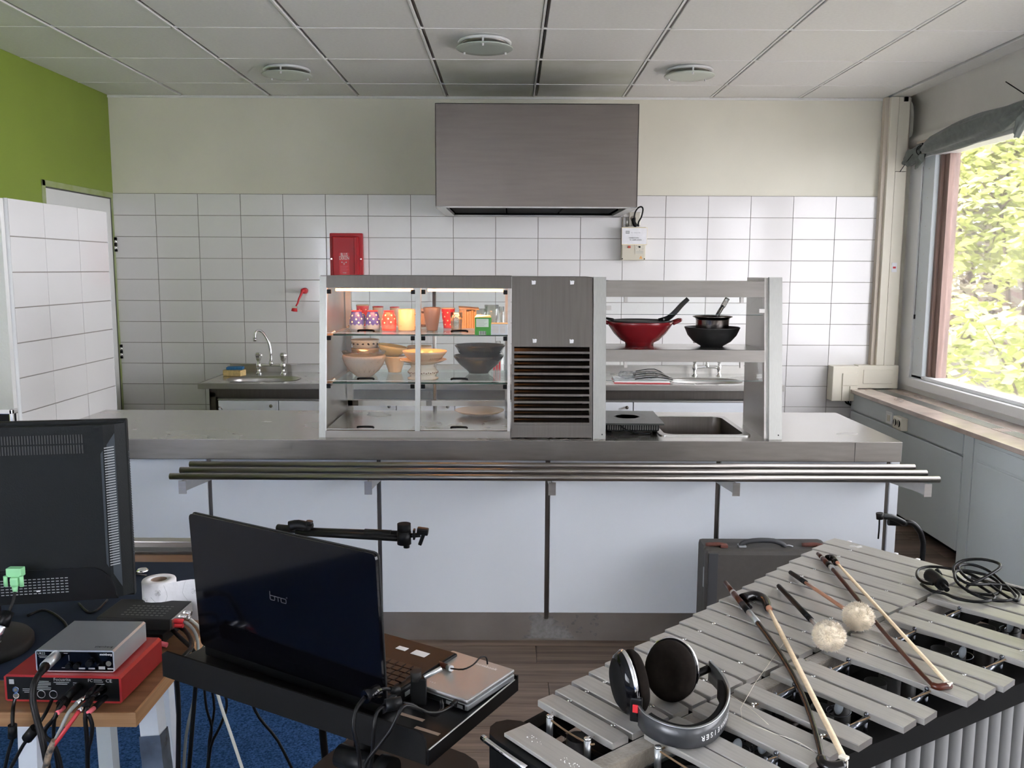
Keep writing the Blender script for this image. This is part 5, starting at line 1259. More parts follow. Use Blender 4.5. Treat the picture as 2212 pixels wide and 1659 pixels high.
# black converter box behind
t = thing('converter_box', 'flat black converter box behind the silver interface', 'converter', (-.885, 2.02, .7217), R(-4))
part('lower_box', MB().box(-.07, .075, -.05, .07, .001, .026, .002), M['black'], t); part('upper_box', MB().box(-.095, .085, -.03, .09, .027, .055, .003), M['darkgrey'], t)
b = MB()
for r_ in range(5):
    for k in range(9): b.box(-.045 + k * .012, -.038 + k * .012, -.01 + r_ * .014, -.006 + r_ * .014, .0545, .0556)
part('vent_slots', b, M['groove'], t, kind='stuff'); part('rear_panel', MB().box(.085, .088, -.025, .085, .029, .053), M['steel'], t)
part('logo', MB().box(.055, .07, -.0512, -.05, .008, .016), M['textgrey'], t)
CP = 'cables plugged into the black converter box'
for k, (y, z, m) in enumerate(((-.012, .045, 'redplastic'), (.012, .045, 'chrome'), (.036, .045, 'chrome'), (-.012, .034, 'redplastic'), (.030, .034, 'chrome'))):
    part('phono_plug', MB().cyl((.086, y, z), (.108, y, z), .0055, n=12), M[m], t)
part('phono_plug', MB().tube([(.02, -.055, .012), (.062, -.058, .010)], .0075, 10), M['black'], t)
part('phono_sleeve', MB().tube([(.064, -.058, .010), (.090, -.060, .006)], .006, 10), M['pink'], t)

def cable(lab, pts, r=.0035, m='cable', extra=None, grp=None):
    t = thing('cable', lab, 'cable', pts[len(pts) // 2], 0, grp)
    part('cord', MB().tube(pts, r, 8), M[m], t, True)
    if extra: part(extra[0], extra[1], M[extra[2]], t, True)
    return t
# cables from the converter falling behind the laptop stand
cable('black cable arching over the desk edge, leftmost of the bundle dropping past the stand', [(-0.8179, 2.0300, 0.7481), (-0.7736, 2.0000, 0.7435), (-0.7321, 1.9300, 0.7368), (-0.7351, 1.8800, 0.7317), (-0.7461, 1.8700, 0.7036), (-0.7464, 1.8700, 0.6047), (-0.7566, 1.8700, 0.4255)], .0055)
cable('black cable running from the converter plugs down beside the desk corner', [(-0.8199, 2.0200, 0.7430), (-0.7575, 1.9500, 0.7390), (-0.7275, 1.9300, 0.7200), (-0.7214, 1.9200, 0.6798), (-0.7337, 1.9200, 0.5668), (-0.7540, 1.9200, 0.3942)], .0050)
cable('olive grey cable hanging close to the black one under the desk edge', [(-0.8153, 2.0300, 0.7563), (-0.7705, 2.0000, 0.7631), (-0.7364, 1.9700, 0.7451), (-0.7194, 1.9300, 0.7088), (-0.7289, 1.9250, 0.6210), (-0.7537, 1.9250, 0.5183), (-0.7669, 1.9250, 0.3910)], .0038, 'cablegrey')
cable('pale grey cable curving over the desk and dropping under the stand', [(-0.8231, 2.0500, 0.7539), (-0.7859, 2.0500, 0.7540), (-0.7381, 2.0000, 0.7483), (-0.7130, 1.9600, 0.7291), (-0.6987, 1.9500, 0.6770), (-0.6795, 1.9500, 0.5855), (-0.6565, 1.9500, 0.5047), (-0.6274, 1.9500, 0.3995)], .0038, 'cablewhite')
cable('thin black cable with a wide loop under the laptop stand', [(-0.7322, 1.9700, 0.6903), (-0.7067, 1.9600, 0.6436), (-0.6773, 1.9600, 0.6150), (-0.6680, 1.9600, 0.5746), (-0.6864, 1.9600, 0.5223), (-0.7104, 1.9600, 0.4696), (-0.7222, 1.9600, 0.3693)], .0032)
cable('thin black cable crossing its neighbour under the stand', [(-0.7284, 1.9800, 0.7087), (-0.7236, 1.9700, 0.6329), (-0.7199, 1.9700, 0.5634), (-0.7097, 1.9700, 0.5167), (-0.7176, 1.9700, 0.4579), (-0.7314, 1.9700, 0.3630)], .0032)
cable('straight thin black cable in the middle of the hanging bundle', [(-0.7118, 1.9800, 0.6858), (-0.7119, 1.9800, 0.6280), (-0.7048, 1.9800, 0.5582), (-0.7203, 1.9800, 0.4758), (-0.7307, 1.9800, 0.3567)], .0030)
cable('single black cable lying across the blue carpet', [(-0.7383, 2.3500, 0.4743), (-0.7344, 2.3500, 0.3986), (-0.7134, 2.3600, 0.3308), (-0.6656, 2.3700, 0.2552), (-0.6182, 2.3800, 0.1354)], .0042)
cable('black cable looping on the desk pad below the monitor', [(-1.2207, 2.1311, 0.7250), (-1.2037, 2.1653, 0.7260), (-1.1631, 2.1443, 0.7260), (-1.1054, 2.0882, 0.7250), (-1.0747, 2.0405, 0.7250)], .0032)
cable('black cable lying on the pad from monitor to converter', [(-1.1320, 2.2134, 0.7260), (-1.0808, 2.1568, 0.7250), (-1.0617, 2.1668, 0.7260), (-1.0675, 2.2369, 0.7260)], .0028)
# cables hanging in front of the desk
cable('thin black cable with a ferrite block, leftmost in front of the desk', [(-0.9975, 1.6750, 0.7348), (-0.9785, 1.6350, 0.7381), (-0.9724, 1.6200, 0.7172), (-0.9735, 1.6200, 0.6883), (-0.9862, 1.6200, 0.6495), (-1.0013, 1.6200, 0.5909)], .0035, extra=('ferrite', MB().tube([(-0.9728, 1.6200, 0.7114), (-0.9746, 1.6200, 0.6854)], .0085, 10), 'black'))
cable('thin black cable with a slanted ferrite block in front of the white leg', [(-0.9146, 1.6600, 0.7429), (-0.9078, 1.6250, 0.7359), (-0.9213, 1.6100, 0.7114), (-0.9490, 1.6100, 0.6748), (-0.9798, 1.6100, 0.6215)], .0036, extra=('ferrite', MB().tube([(-0.9223, 1.6100, 0.7104), (-0.9408, 1.6100, 0.6883)], .0105, 10), 'black'))
cable('red cable ending in a brown braided sleeve in front of the desk', [(-0.8235, 1.5850, 0.7584), (-0.8348, 1.5700, 0.7402), (-0.8504, 1.5600, 0.7178), (-0.8609, 1.5600, 0.7038)], .0040, 'cablered', extra=('braided_sleeve', MB().tube([(-0.8594, 1.5600, 0.7131), (-0.8726, 1.5600, 0.6850), (-0.8876, 1.5600, 0.6286)], .0062, 10), 'braid'))
cable('grey cable running into the braided sleeve', [(-0.8339, 1.6000, 0.7665), (-0.8405, 1.5800, 0.7582), (-0.8531, 1.5700, 0.7280), (-0.8651, 1.5700, 0.7055)], .0038, 'cablegrey')
cable('black cable looping to the left of the braided sleeve', [(-0.8786, 1.6200, 0.7559), (-0.8766, 1.6000, 0.7398), (-0.8979, 1.6000, 0.7141), (-0.8989, 1.6000, 0.6979), (-0.8854, 1.6000, 0.6855), (-0.8749, 1.6000, 0.6521), (-0.8695, 1.6000, 0.5942)], .0045)
cable('thin black cable going straight down beside the braided sleeve', [(-0.8673, 1.6200, 0.7636), (-0.8764, 1.6000, 0.7427), (-0.8827, 1.6000, 0.6999), (-0.8803, 1.6000, 0.6520), (-0.8767, 1.6000, 0.5942)], .0035)
cable('black cable hanging below the right red sleeved plug', [(-0.8147, 1.6000, 0.7590), (-0.8144, 1.5900, 0.7436), (-0.8136, 1.5900, 0.6963), (-0.8174, 1.5900, 0.6007)], .0042)
cable('black cable bowing out below the bright red sleeve', [(-0.8086, 1.5900, 0.7521), (-0.8019, 1.5900, 0.7295), (-0.8053, 1.5900, 0.7011), (-0.8132, 1.5900, 0.6725), (-0.8200, 1.5950, 0.5975)], .0040)

# toilet roll with loose sheet
t = thing('tissue_roll', 'white tissue roll standing on the desk with a long loose sheet', 'tissue roll', (-.886, 2.135, .7217))
rz_ = .100
part('roll', MB().lathe([(.0195, 0), (.0405, 0), (.041, .004), (.041, rz_ - .003), (.0395, rz_), (.0195, rz_), (.0195, 0)], 48), M['paper'], t)
part('core', MB().lathe([(.0190, .001), (.0196, .001), (.0196, rz_ - .001), (.0184, rz_ - .001), (.0184, .001)], 32), M['card'], t)
sh_ = MB(); vs = []; N = 20
pth = [(-.905, 2.094), (-.890, 2.091), (-.868, 2.093), (-.845, 2.104), (-.822, 2.112), (-.796, 2.112), (-.768, 2.105)]
Q = []
for i in range(len(pth) - 1):
    for k in range(4):
        q = k / 4; Q.append((pth[i][0] + (pth[i + 1][0] - pth[i][0]) * q, pth[i][1] + (pth[i + 1][1] - pth[i][1]) * q))
Q.append(pth[-1]); n = len(Q)
for i, (x, y) in enumerate(Q):
    zt = .7217 + rz_ - .004 + .016 * (i / n) ** 1.5
    for k in range(6): vs.append((x + .002 * math.sin(k * 1.3 + i * .5), y, .724 + (zt - .724) * k / 5))
sh_.add(vs, [(i * 6 + k, i * 6 + k + 1, (i + 1) * 6 + k + 1, (i + 1) * 6 + k) for i in range(n - 1) for k in range(5)], True)
s = part('loose_sheet', sh_, M['paper'], t, True)
b = MB()
for (x, y, z) in ((-.872, 2.0905, .802), (-.902, 2.0925, .780), (-.830, 2.1055, .765), (-.788, 2.1095, .800)):
    for q in range(4):
        a_ = R(45 + 90 * q); b.tube([(x + .001 * math.cos(a_), y, z + .001 * math.sin(a_)), (x + .007 * math.cos(a_ - .5), y, z + .007 * math.sin(a_ - .5)), (x + .008 * math.cos(a_ + .2), y, z + .008 * math.sin(a_ + .2)), (x + .001, y, z + .001)], .0003, 4)
b.tube([(-.858, 2.0935, .82), (-.852, 2.0985, .79), (-.862, 2.0935, .765), (-.860, 2.094, .735)], .0003, 4).tube([(-.81, 2.110, .825), (-.818, 2.1095, .795), (-.805, 2.110, .770), (-.812, 2.110, .735)], .0003, 4).tube([(-.89, 2.0905, .79), (-.875, 2.0905, .775), (-.855, 2.097, .772)], .0003, 4)
part('embossing', b, M['textgrey'], s, True, kind='stuff')
t = thing('keys', 'bunch of keys and a chrome fob lying on the desk pad', 'keys', (-1.063, 2.45, .7217))
part('fob', MB().lathe([(.0001, .006), (.016, .006), (.018, .010), (.012, .016), (.0001, .018)], 24, (0, 0, 0)), M['chrome'], t)
part('key', MB().box(-.004, .030, -.022, -.015, .004, .007), M['steeldark'], t).rotation_euler = (0, 0, R(-20)); part('key_bow', MB().lathe([(.0001, .003), (.012, .003), (.012, .006), (.0001, .006)], 16, (-.018, -.008, 0)), M['black'], t)
part('ring', MB().tube([(-.03 + .012 * math.cos(R(q)), .0 + .012 * math.sin(R(q)), .003) for q in range(0, 360, 30)], .0014, 6, closed=True), M['chrome'], t)

# ================================================================ LAPTOP STAND
TZ = .82
t = thing('laptop_stand', 'black metal laptop stand with raised front lip and lower round shelf', 'laptop stand', (-.685, 1.655, 0), R(-29.5))
TW, TD = .632, .300
part('tray', MB().box(0, TW, 0, TD, TZ - .010, TZ - .001, .002), M['blackmetal'], t)
lp = MB(); pr = [(0, TZ - .022)] + [(TW, TZ - .022)] + [(TW - .02 + .02 * math.cos(R(q)), TZ + .012 + .02 * math.sin(R(q))) for q in range(0, 91, 18)] + [(.012, TZ + .032), (0, TZ + .024)]
lp.prism(pr, -.004, .0, Txz); part('front_lip', lp, M['blackmatte'], t)
part('side_edge', MB().box(TW - .002, TW + .003, .0, TD, TZ - .026, TZ + .0005, .001), M['blackmetal'], t)
part('silver_edge', MB().cyl((TW + .001, .004, TZ + .0005), (TW + .001, TD - .01, TZ + .0005), .0016, n=6), M['steelbright'], t, label='thin silver edge')  # bright metal rod along the right edge of the tray
part('back_stop', MB().box(TW - .055, TW + .003, TD - .004, TD + .002, TZ - .026, TZ + .006, .001), M['blackmetal'], t)
for (x, y) in ((.46, .03), (.52, .075), (.57, .05)): part('slot', MB().box(x, x + .05, y, y + .008, TZ - .0012, TZ - .0004, .0), M['card'], t)
part('under_bracket', MB().box(.28, .50, .06, .22, TZ - .05, TZ - .011, .004), M['black'], t)
part('clamp', MB().cyl((.43, .02, TZ - .075), (.52, .02, TZ - .075), .020, n=20), M['black'], t)
part('clamp_knob', MB().cyl((.52, .02, TZ - .075), (.545, .02, TZ - .075), .026, n=20), M['black'], t)
part('pole', MB().cyl((.46, .05, 0), (.46, .05, TZ - .02), .018, n=20), M['black'], t)
part('pole_sleeve', MB().cyl((.46, .05, .02), (.46, .05, .62), .024, n=20), M['blackmetal'], t)
pl = [Vector(q) for q in ((-0.4542, 1.7876, 0.5000), (-0.4213, 1.8703, 0.5000), (-0.3760, 1.9562, 0.5000), (-0.3347, 1.9860, 0.5000), (-0.2557, 1.9760, 0.5000), (-0.1620, 1.9250, 0.5000), (-0.1016, 1.8859, 0.5000), (-0.0739, 1.8537, 0.5000), (-0.0616, 1.7990, 0.5000), (-0.0612, 1.5311, 0.5000), (-0.3841, 1.5293, 0.5000))]
part('lower_shelf', MB().prism([(q.x, q.y) for q in pl][::-1], .480, .500), M['darkgrey'], t, True)
part('foot', MB().prism([(-.30 + .26 * math.cos(R(q)), 1.50 + .22 * math.sin(R(q))) for q in range(0, 360, 20)], 0, .03), M['black'], t, True)
part('mouse_shelf', MB().prism([(-.20 + .13 * math.cos(R(q)), 1.30 + .10 * math.sin(R(q))) for q in range(0, 360, 20)], .718, .726), M['black'], t, True)
part('mouse_shelf_arm', MB().cyl((-.20, 1.33, .712), (-.275, 1.47, .712), .008, n=10), M['black'], t, True)
# mouse
t = thing('computer_mouse', 'black computer mouse with silver side trim at the bottom edge', 'mouse', (-.198, 1.335, .7262), R(-25))
part('shell', MB().ball((0, 0, .012), .05, 24, 14, (.62, 1.0, .52)), M['blackgloss'], t); part('side_trim', MB().tube([(.026, -.03, .018), (.030, 0, .022), (.024, .030, .020)], .003, 8).tube([(-.026, -.03, .018), (-.030, 0, .022), (-.024, .030, .020)], .003, 8), M['silver'], t)
part('wheel', MB().cyl((-.003, .030, .034), (.003, .030, .034), .007, n=14), M['darkgrey'], t)
# laptop
t = thing('open_laptop', 'large black open laptop seen from behind with glossy lid', 'laptop', (-.618, 1.699, TZ + .0), R(-31.4))
LW = .464
part('base', MB().box(0, LW, -.002, .228, .002, .028, .004), M['black'], t)
part('palm_deck', MB().box(.004, LW - .004, .014, .224, .0278, .0292), mat('brown black deck', (.014, .009, .007), .4, spec=.14), t)
km = mat('brown black key', (.020, .013, .010), .4, spec=.2)
kme = mesh_from(MB().box(-.0078, .0078, -.0072, .0072, 0, .003, .0008), 'key', km); kmw = mesh_from(MB().box(-.0135, .0135, -.0072, .0072, 0, .003, .0008), 'key', km)
for r_ in range(6):
    for k in range(22):
        wide = (k == 14 and r_ in (2, 3)); 
        piece('key', kmw if wide else kme, (LW - .020 - k * .0182 - (.004 if r_ % 2 else 0), .040 + r_ * .0168, .0292), t)
part('touch_buttons', MB().box(.16, .26, .150, .218, .0292, .0300, .001), M['blackgloss'], t)
for k, (x, w, h_) in enumerate(((LW - .060, .034, .020), (LW - .105, .024, .014))):
    part('sticker', MB().box(x - w / 2, x + w / 2, .185 - h_ / 2, .185 + h_ / 2, .0292, .0297, .0002), M['textwhite'], t, label='pale palm rest sticker')
for k, y in enumerate((.060, .085, .110)): part('port', MB().box(LW - .0005, LW + .001, y, y + .014, .010, .018), M['blue'] if k == 1 else M['silver'] if k == 0 else M['groove'], t)
part('port_frame', MB().box(LW - .0004, LW + .0012, .018, .036, .008, .022).box(LW - .0004, LW + .002, .150, .20, .012, .016), M['silver'], t)
lid = MB(); th = .010; hz0, hz1 = .022, .300; yb0, yb1 = -.004, -.020
def lidv(x, z, o): return (x, yb0 + (yb1 - yb0) * (z - hz0) / (hz1 - hz0) + o, z)
hr = .284
pl = rrect(-.008, LW + .004, hz0, hz1, .010, 3)
zt = lambda x, z: z
n = len(pl); vs = [lidv(x, z, 0) for x, z in pl] + [lidv(x, z, th) for x, z in pl]
lid.add(vs, [(k, (k + 1) % n, n + (k + 1) % n, n + k) for k in range(n)]).add(vs[:n], [tuple(range(n))]).add(vs[n:], [tuple(range(n))[::-1]])
L = part('lid', lid, M['blackgloss'], t)
part('screen', MB().add([lidv(x, z, th + .0006) for x, z in ((.016, .045), (LW - .018, .045), (LW - .018, .285), (.016, .285))], [(0, 1, 2, 3)]), M['blackgloss'], L)
part('lid_rim', MB().tube([lidv(x, z, th * .9) for x, z in pl], .0022, 6, closed=True, smooth=1), M['darkgrey'], L)
lg = MB(); LT = frame(lidv(.226, .170, -.0004), (1, 0, 0), (0, -.06, 1))
for pts_ in ([(-.021, .011), (-.021, -.004), (-.0195, -.0055), (-.0105, -.0055), (-.009, -.004), (-.009, .0015), (-.0105, .003), (-.021, .003)], [(-.009, .003), (.007, .003)], [(0, .003), (0, -.0055)], [(.0075, .0015), (.009, .003), (.019, .003), (.0205, .0015), (.0205, -.004), (.019, -.0055), (.009, -.0055), (.0075, -.004), (.0075, .0015)], [(.0215, .0065), (.0235, .0075), (.0235, .0055), (.0215, .0065)]):
    lg.tube([LT @ Vector((x, y, 0)) for x, y in pts_], .0007, 5, smooth=0)
part('lid_logo', lg, M['textfaint'], L)
part('hinge', MB().cyl((.03, .003, .026), (.10, .003, .026), .007, n=12).cyl((LW - .10, .003, .026), (LW - .03, .003, .026), .007, n=12), M['black'], t)
# USB stick in the laptop
t = thing('wireless_dongle', 'dark usb receiver with a thin curved lead plugged into the laptop', 'usb stick', (-0.1268, 1.6148, 0.8450))
part('stick', MB().tube([(-0.1474, 1.6251, 0.8420), (-0.1160, 1.5887, 0.8480)], .0055, 8), M['rosewood'], t, True)
part('tip', MB().tube([(-0.1179, 1.5906, 0.8480), (-0.1110, 1.5806, 0.8500)], .006, 8), M['silver'], t, True)
part('lead', MB().tube([(-0.1116, 1.5764, 0.8520), (-0.0874, 1.5500, 0.8628), (-0.0689, 1.5600, 0.8672), (-0.0558, 1.5800, 0.8726), (-0.0459, 1.6000, 0.8634), (-0.0432, 1.6000, 0.8495)], .0016, 6), M['cable'], t, True)
# closed silver notebook
t = thing('silver_notebook', 'small closed silver notebook lying beside the open laptop', 'notebook', (-.075, 1.470, TZ + .0005), R(56))
# local x runs away from the viewer along the tray edge, y to the left
part('base', MB().box(0, .150, 0, .150, .001, .013, .003), M['silver'], t)
part('lid', MB().box(0, .150, 0, .150, .0145, .022, .003), M['silverlap'], t)
part('side_panel', MB().box(-.0008, .0, .006, .144, .003, .012), M['black'], t)
part('lettering', textmb('notebook', .011, frame((.128, .050, .0223), (0, -1, 0), (1, 0, 0)), .0002, 1.1), M['textwhite'], t)
part('lettering', textmb('s a s', .007, frame((.020, .095, .0223), (0, -1, 0), (1, 0, 0)), .0002, 1.1), M['textwhite'], t)
for y in (.010, .035): part('port', MB().box(-.0016, -.0006, y, y + .012, .004, .010), M['silver'], t)
# adapter and leads on the tray
t = thing('wall_adapter', 'upright black dongle with a silver pen like stub on the stand tray', 'adapter', (-0.1652, 1.5097, 0.8205))
ax, ay = -0.1644, 1.5021
part('body', MB().box(ax - .014, ax + .014, ay - .008, ay + .008, TZ, TZ + .050, .003), M['black'], t, True)
part('upper_barrel', MB().cyl((ax - .005, ay, TZ + .045), (ax - .005, ay, TZ + .062), .010, n=16), M['darkgrey'], t, True)
part('silver_stub', MB().tube([(ax + .010, ay, TZ + .050), (ax + .040, ay + .012, TZ + .062)], .0045, 10), M['silver'], t, True)
t = thing('laptop_power_lead', 'laptop power lead with a glossy ferrite block at the tray edge', 'cable', (-0.2478, 1.4772, 0.8500))
part('ferrite', MB().tube([(-0.2408, 1.3800, 0.8944), (-0.2207, 1.4000, 0.8958)], .0115, 14), M['blackgloss'], t, True)
part('plug', MB().tube([(-0.2064, 1.4300, 0.8825), (-0.1934, 1.4400, 0.8759)], [.006, .008], 10), M['black'], t, True)
part('cord', MB().tube([(-0.2064, 1.4300, 0.8825), (-0.2129, 1.4100, 0.8942), (-0.2207, 1.4000, 0.8958)], .003, 8).tube([(-0.2408, 1.3800, 0.8944), (-0.2529, 1.3600, 0.8813), (-0.2547, 1.3500, 0.8546), (-0.2471, 1.3500, 0.8143), (-0.2444, 1.3500, 0.7533)], .0035, 8), M['cable'], t, True)
t = thing('notebook_power_lead', 'second power lead with a ribbed ferrite block crossing the tray corner', 'cable', (-0.1943, 1.4441, 0.8500))
part('ferrite', MB().tube([(-0.2042, 1.3600, 0.8904), (-0.1797, 1.3700, 0.8901)], .0105, 14), M['black'], t, True)
part('plug', MB().tube([(-0.1029, 1.4600, 0.8387), (-0.0953, 1.4700, 0.8413)], .0045, 10), M['black'], t, True)
part('cord', MB().tube([(-0.1797, 1.3700, 0.8901), (-0.1626, 1.3800, 0.8817), (-0.1445, 1.3900, 0.8635), (-0.1239, 1.4200, 0.8460), (-0.1078, 1.4500, 0.8387), (-0.1004, 1.4600, 0.8404)], .0030, 8).tube([(-0.2042, 1.3600, 0.8904), (-0.2157, 1.3500, 0.8844), (-0.2197, 1.3400, 0.8642), (-0.2226, 1.3400, 0.8242), (-0.2290, 1.3400, 0.7597)], .0032, 8), M['cable'], t, True)
cable('black lead with a knotted tie hanging over the stand corner', [(-0.1215, 1.4600, 0.8489), (-0.1184, 1.4500, 0.8387), (-0.1279, 1.4200, 0.8418), (-0.1511, 1.3800, 0.8736), (-0.1697, 1.3450, 0.8975), (-0.1783, 1.3350, 0.8909), (-0.1906, 1.3300, 0.8659), (-0.2134, 1.3300, 0.8340), (-0.2326, 1.3300, 0.8060), (-0.2408, 1.3300, 0.7659)], .0034)

# microphone boom between laptop and counter
t = thing('microphone_boom', 'black microphone boom arm with clamp and round knob behind the laptop', 'microphone stand', (-.50, 2.25, 0))
Yb_ = 2.25
part('boom_tube', MB().cyl((-0.6274, 2.3000, 0.9060), (-0.5456, 2.2700, 0.9078), .010, n=12).cyl((-0.5704, 2.2700, 0.9026), (-0.2807, 2.2000, 0.9092), .0085, n=12), M['black'], t, True)
part('boom_tube', MB().cyl((-0.5480, 2.2800, 0.9035), (-0.2928, 2.2200, 0.9141), .0095, n=12), M['blackmetal'], t, True)
part('tube_sleeve', MB().cyl((-0.3821, 2.2350, 0.9116), (-0.3112, 2.2220, 0.9122), .012, n=14), M['black'], t, True)
part('end_block', MB().tube([(-0.5910, 2.2800, 0.9160), (-0.5661, 2.2800, 0.9200), (-0.5306, 2.2700, 0.9155)], .014, 10), M['black'], t, True)
part('end_knob', MB().cyl((-0.5307, 2.2500, 0.9278), (-0.5291, 2.2500, 0.9403), .009, n=14), M['black'], t, True)
k = Vector((-0.2747, 2.2000, 0.9166))
part('pivot', MB().cyl((k.x, k.y, k.z - .022), (k.x, k.y, k.z + .012), .018, n=18).cyl((k.x + .006, k.y, k.z - .032), (k.x + .006, k.y, k.z - .02), .008, n=12), M['black'], t, True)
part('knob', MB().cyl((k.x, k.y, k.z + .010), (k.x, k.y, k.z + .032), .0175, n=24), M['blackmatte'], t, True)
part('clip_arm', MB().cyl((k.x + .01, k.y, k.z), (k.x + .042, k.y, k.z + .002), .006, n=12).cbox((k.x + .026, k.y, k.z + .004), (.006, .02, .026), None, .002), M['black'], t, True)
part('clip', MB().cbox((k.x + .048, k.y, k.z + .012), (.030, .02, .018), Matrix.Rotation(R(8), 3, 'Y'), .004).cbox((k.x + .046, k.y, k.z - .008), (.010, .016, .034), Matrix.Rotation(R(20), 3, 'Y'), .003), M['black'], t, True)
part('stand_pole', MB().cyl((-.50, 2.3, .02), (-0.5592, 2.3000, 0.8935), .010, n=12), M['black'], t, True)
for q in (90, 210, 330): part('leg', MB().tube([(-.50, 2.3, .10), (-.50 + .25 * math.cos(R(q)), 2.3 + .25 * math.sin(R(q)), .010)], .008, 8), M['black'], t, True)

# ================================================================ CASE AND TROLLEY BEHIND THE VIBRAPHONE
t = thing('fibre_suitcase', 'old grey brown fibre suitcase standing against the counter panels', 'suitcase', (1.0, 3.40, 0))
sx0, sx1, sy0, sy1, sz = .762, 1.262, 3.30, 3.47, .520
T = Matrix(((1, 0, 0, 0), (0, 0, 1, 0), (0, 1, 0, 0), (0, 0, 0, 1)))
part('body', MB().box(sx0, sx1, sy0, sy1, 0, sz, .018), M['suit'], t, True)
for x in (sx0 + .008, sx1 - .045): part('edge_strip', MB().box(x, x + .037, sy0 - .002, sy0 + .02, .0, sz - .012, .002), M['suitedge'], t, True)
part('lid_line', MB().box(sx0 - .001, sx1, sy0 + .05, sy0 + .054, 0, sz + .0006), M['groove'], t, True)
part('lock_scuff', MB().box(sx0 - .002, sx0, sy0 + .035, sy0 + .045, .36, .44), M['silver'], t, True)
for (xa, sc_) in ((.815, 1), (1.195, 1)):
    l = part('strap_tab', MB().tube([(xa - .045, 3.36, sz + .004), (xa, 3.35, sz + .010), (xa + .035, 3.345, sz + .004)], .009, 8), M['leather'], t, True); part('buckle', MB().cbox((xa + .022, 3.345, sz + .006), (.03, .03, .012), None, .003), M['leather'], l, True)
part('handle', MB().tube([(.905, 3.35, sz + .002), (.920, 3.35, sz + .018), (.975, 3.35, sz + .026), (1.035, 3.35, sz + .024), (1.070, 3.35, sz + .012), (1.080, 3.35, sz)], .010, 10), M['suitedge'], t, True)
part('handle_ring', MB().cbox((.91, 3.35, sz + .004), (.03, .03, .008), None, .002).tube([(1.080, 3.35, sz + .004), (1.095, 3.345, sz + .008), (1.110, 3.345, sz + .003)], .003, 6), M['silver'], t, True)

t = thing('trolley_handle', 'bent black tube handle with rubber grips and a hanging strap beside the counter', 'trolley', (1.45, 3.02, 0))
part('tube', MB().tube([(1.3853, 3.0000, 0.7241), (1.4099, 3.0000, 0.7209), (1.4323, 3.0000, 0.7008), (1.4473, 3.0000, 0.6707), (1.4549, 3.0000, 0.6032), (1.44, 3.0, .30), (1.44, 3.0, .03)], .0095, 12), M['blackmetal'], t, True)
part('grip', MB().tube([(1.2746, 2.9500, 0.7597), (1.3176, 2.9600, 0.7537), (1.3613, 2.9800, 0.7332), (1.3760, 2.9900, 0.7237)], .0105, 12), M['black'], t, True)
part('grip', MB().tube([(1.3267, 3.0000, 0.7239), (1.3904, 3.0000, 0.7208)], .0115, 12), M['black'], t, True)
part('strap', MB().tube([(1.2642, 2.9300, 0.7687), (1.2652, 2.9300, 0.7245), (1.2643, 2.9300, 0.6852)], .0028, 6).cyl((1.2637, 2.9300, 0.7768), (1.2665, 2.9300, 0.7556), .012), M['cable'], t, True)
part('second_tube', MB().tube([(1.44, 3.0, .30), (1.44, 3.25, .30), (1.44, 3.25, .03)], .0095, 10), M['blackmetal'], t, True)
part('base_plate', MB().box(1.30, 1.60, 2.75, 3.02, .015, .03, .003), M['black'], t, True)

# ================================================================ VIBRAPHONE
VA = R(39); VO = (.048, 1.461, 0); VZ = .850
t = thing('vibraphone', 'large vibraphone with silver grey tone bars in the right foreground', 'vibraphone', VO, VA)
VIB = t
# local frame: x along the row of bars, y towards the counter (minus the bar direction)
nat = [0, .047, .0945, .146, .197, .2465, .296, .351, .408, .464, .520, .579, .634, .689, .745, .807, .867, .928, .998, 1.070, 1.140, 1.212]
nw = [nat[i + 1] - nat[i] - .0085 for i in range(21)] + [.062]
acc = [(.066, .041), (.110, .042), (.188, .042), (.234, .042), (.281 + .022, .043), (.414, .045), (.468, .047), (.588, .045), (.639, .047), (.696, .051), (.836, .049), (.896, .052), (1.028, .052), (1.090, .055), (1.155, .058)]
def tone_bar(w, L, arch=.004, th=.0125):
    # chamfered bar along -y, thinned underneath at mid length
    c = .0014; b = MB(); st = 12; rings = []
    for i in range(st + 1):
        q = i / st; y = -L * q; u = abs(q - .5) / .5
        k = th if u > .62 else th - arch * math.cos(u / .62 * math.pi / 2) ** 1.2
        e = .0010 if i in (0, st) else 0
        sec = [(0 + e, -k), (0 + e, -c - e), (c + e, 0 - e), (w - c - e, 0 - e), (w - e, -c - e), (w - e, -k)]
        yy = y - (.0000)
        rings.append([(x, yy, z) for x, z in sec])
    vs = sum(rings, []); m = 6
    b.add(vs, [(i * m + k, i * m + (k + 1) % m, (i + 1) * m + (k + 1) % m, (i + 1) * m + k) for i in range(st) for k in range(m)])
    b.add(rings[0], [tuple(range(m))[::-1]]); b.cur = 1; b.add(rings[-1], [tuple(range(m))]); b.cur = 0
    return b
TOP = VZ
b_pins = []
for i, s in enumerate(nat):
    y0 = .158 * s - .0005; L = .1835 + y0
    o = part('tone_bar', tone_bar(nw[i], L), [M['barmetal'], M['barend']], t); o.location = (s, y0, TOP)
    if i: 
        for f in (.22, .78): b_pins.append((s - .0033, y0 - L * f, i))
for i, (s, w) in enumerate(acc):
    L = .385 + .149 * (s + w / 2) - .191
    o = part('tone_bar', tone_bar(w, L), [M['barmetal'], M['barend']], t); o.location = (s, -.191, TOP + .0)
grp = [[0, 1], [2, 3, 4], [5, 6], [7, 8, 9], [10, 11], [12, 13, 14]]
pin = mesh_from(MB().cyl((0, 0, -.03), (0, 0, -.003), .0022, n=8).ball((-.0022, 0, -.0015), .0024, 8, 6).ball((.0024, -.003, -.0015), .0024, 8, 6), 'support_pin', M['chrome'])
for (x, y, i) in b_pins: piece('support_pin', pin, (x, y, TOP - .001), t)
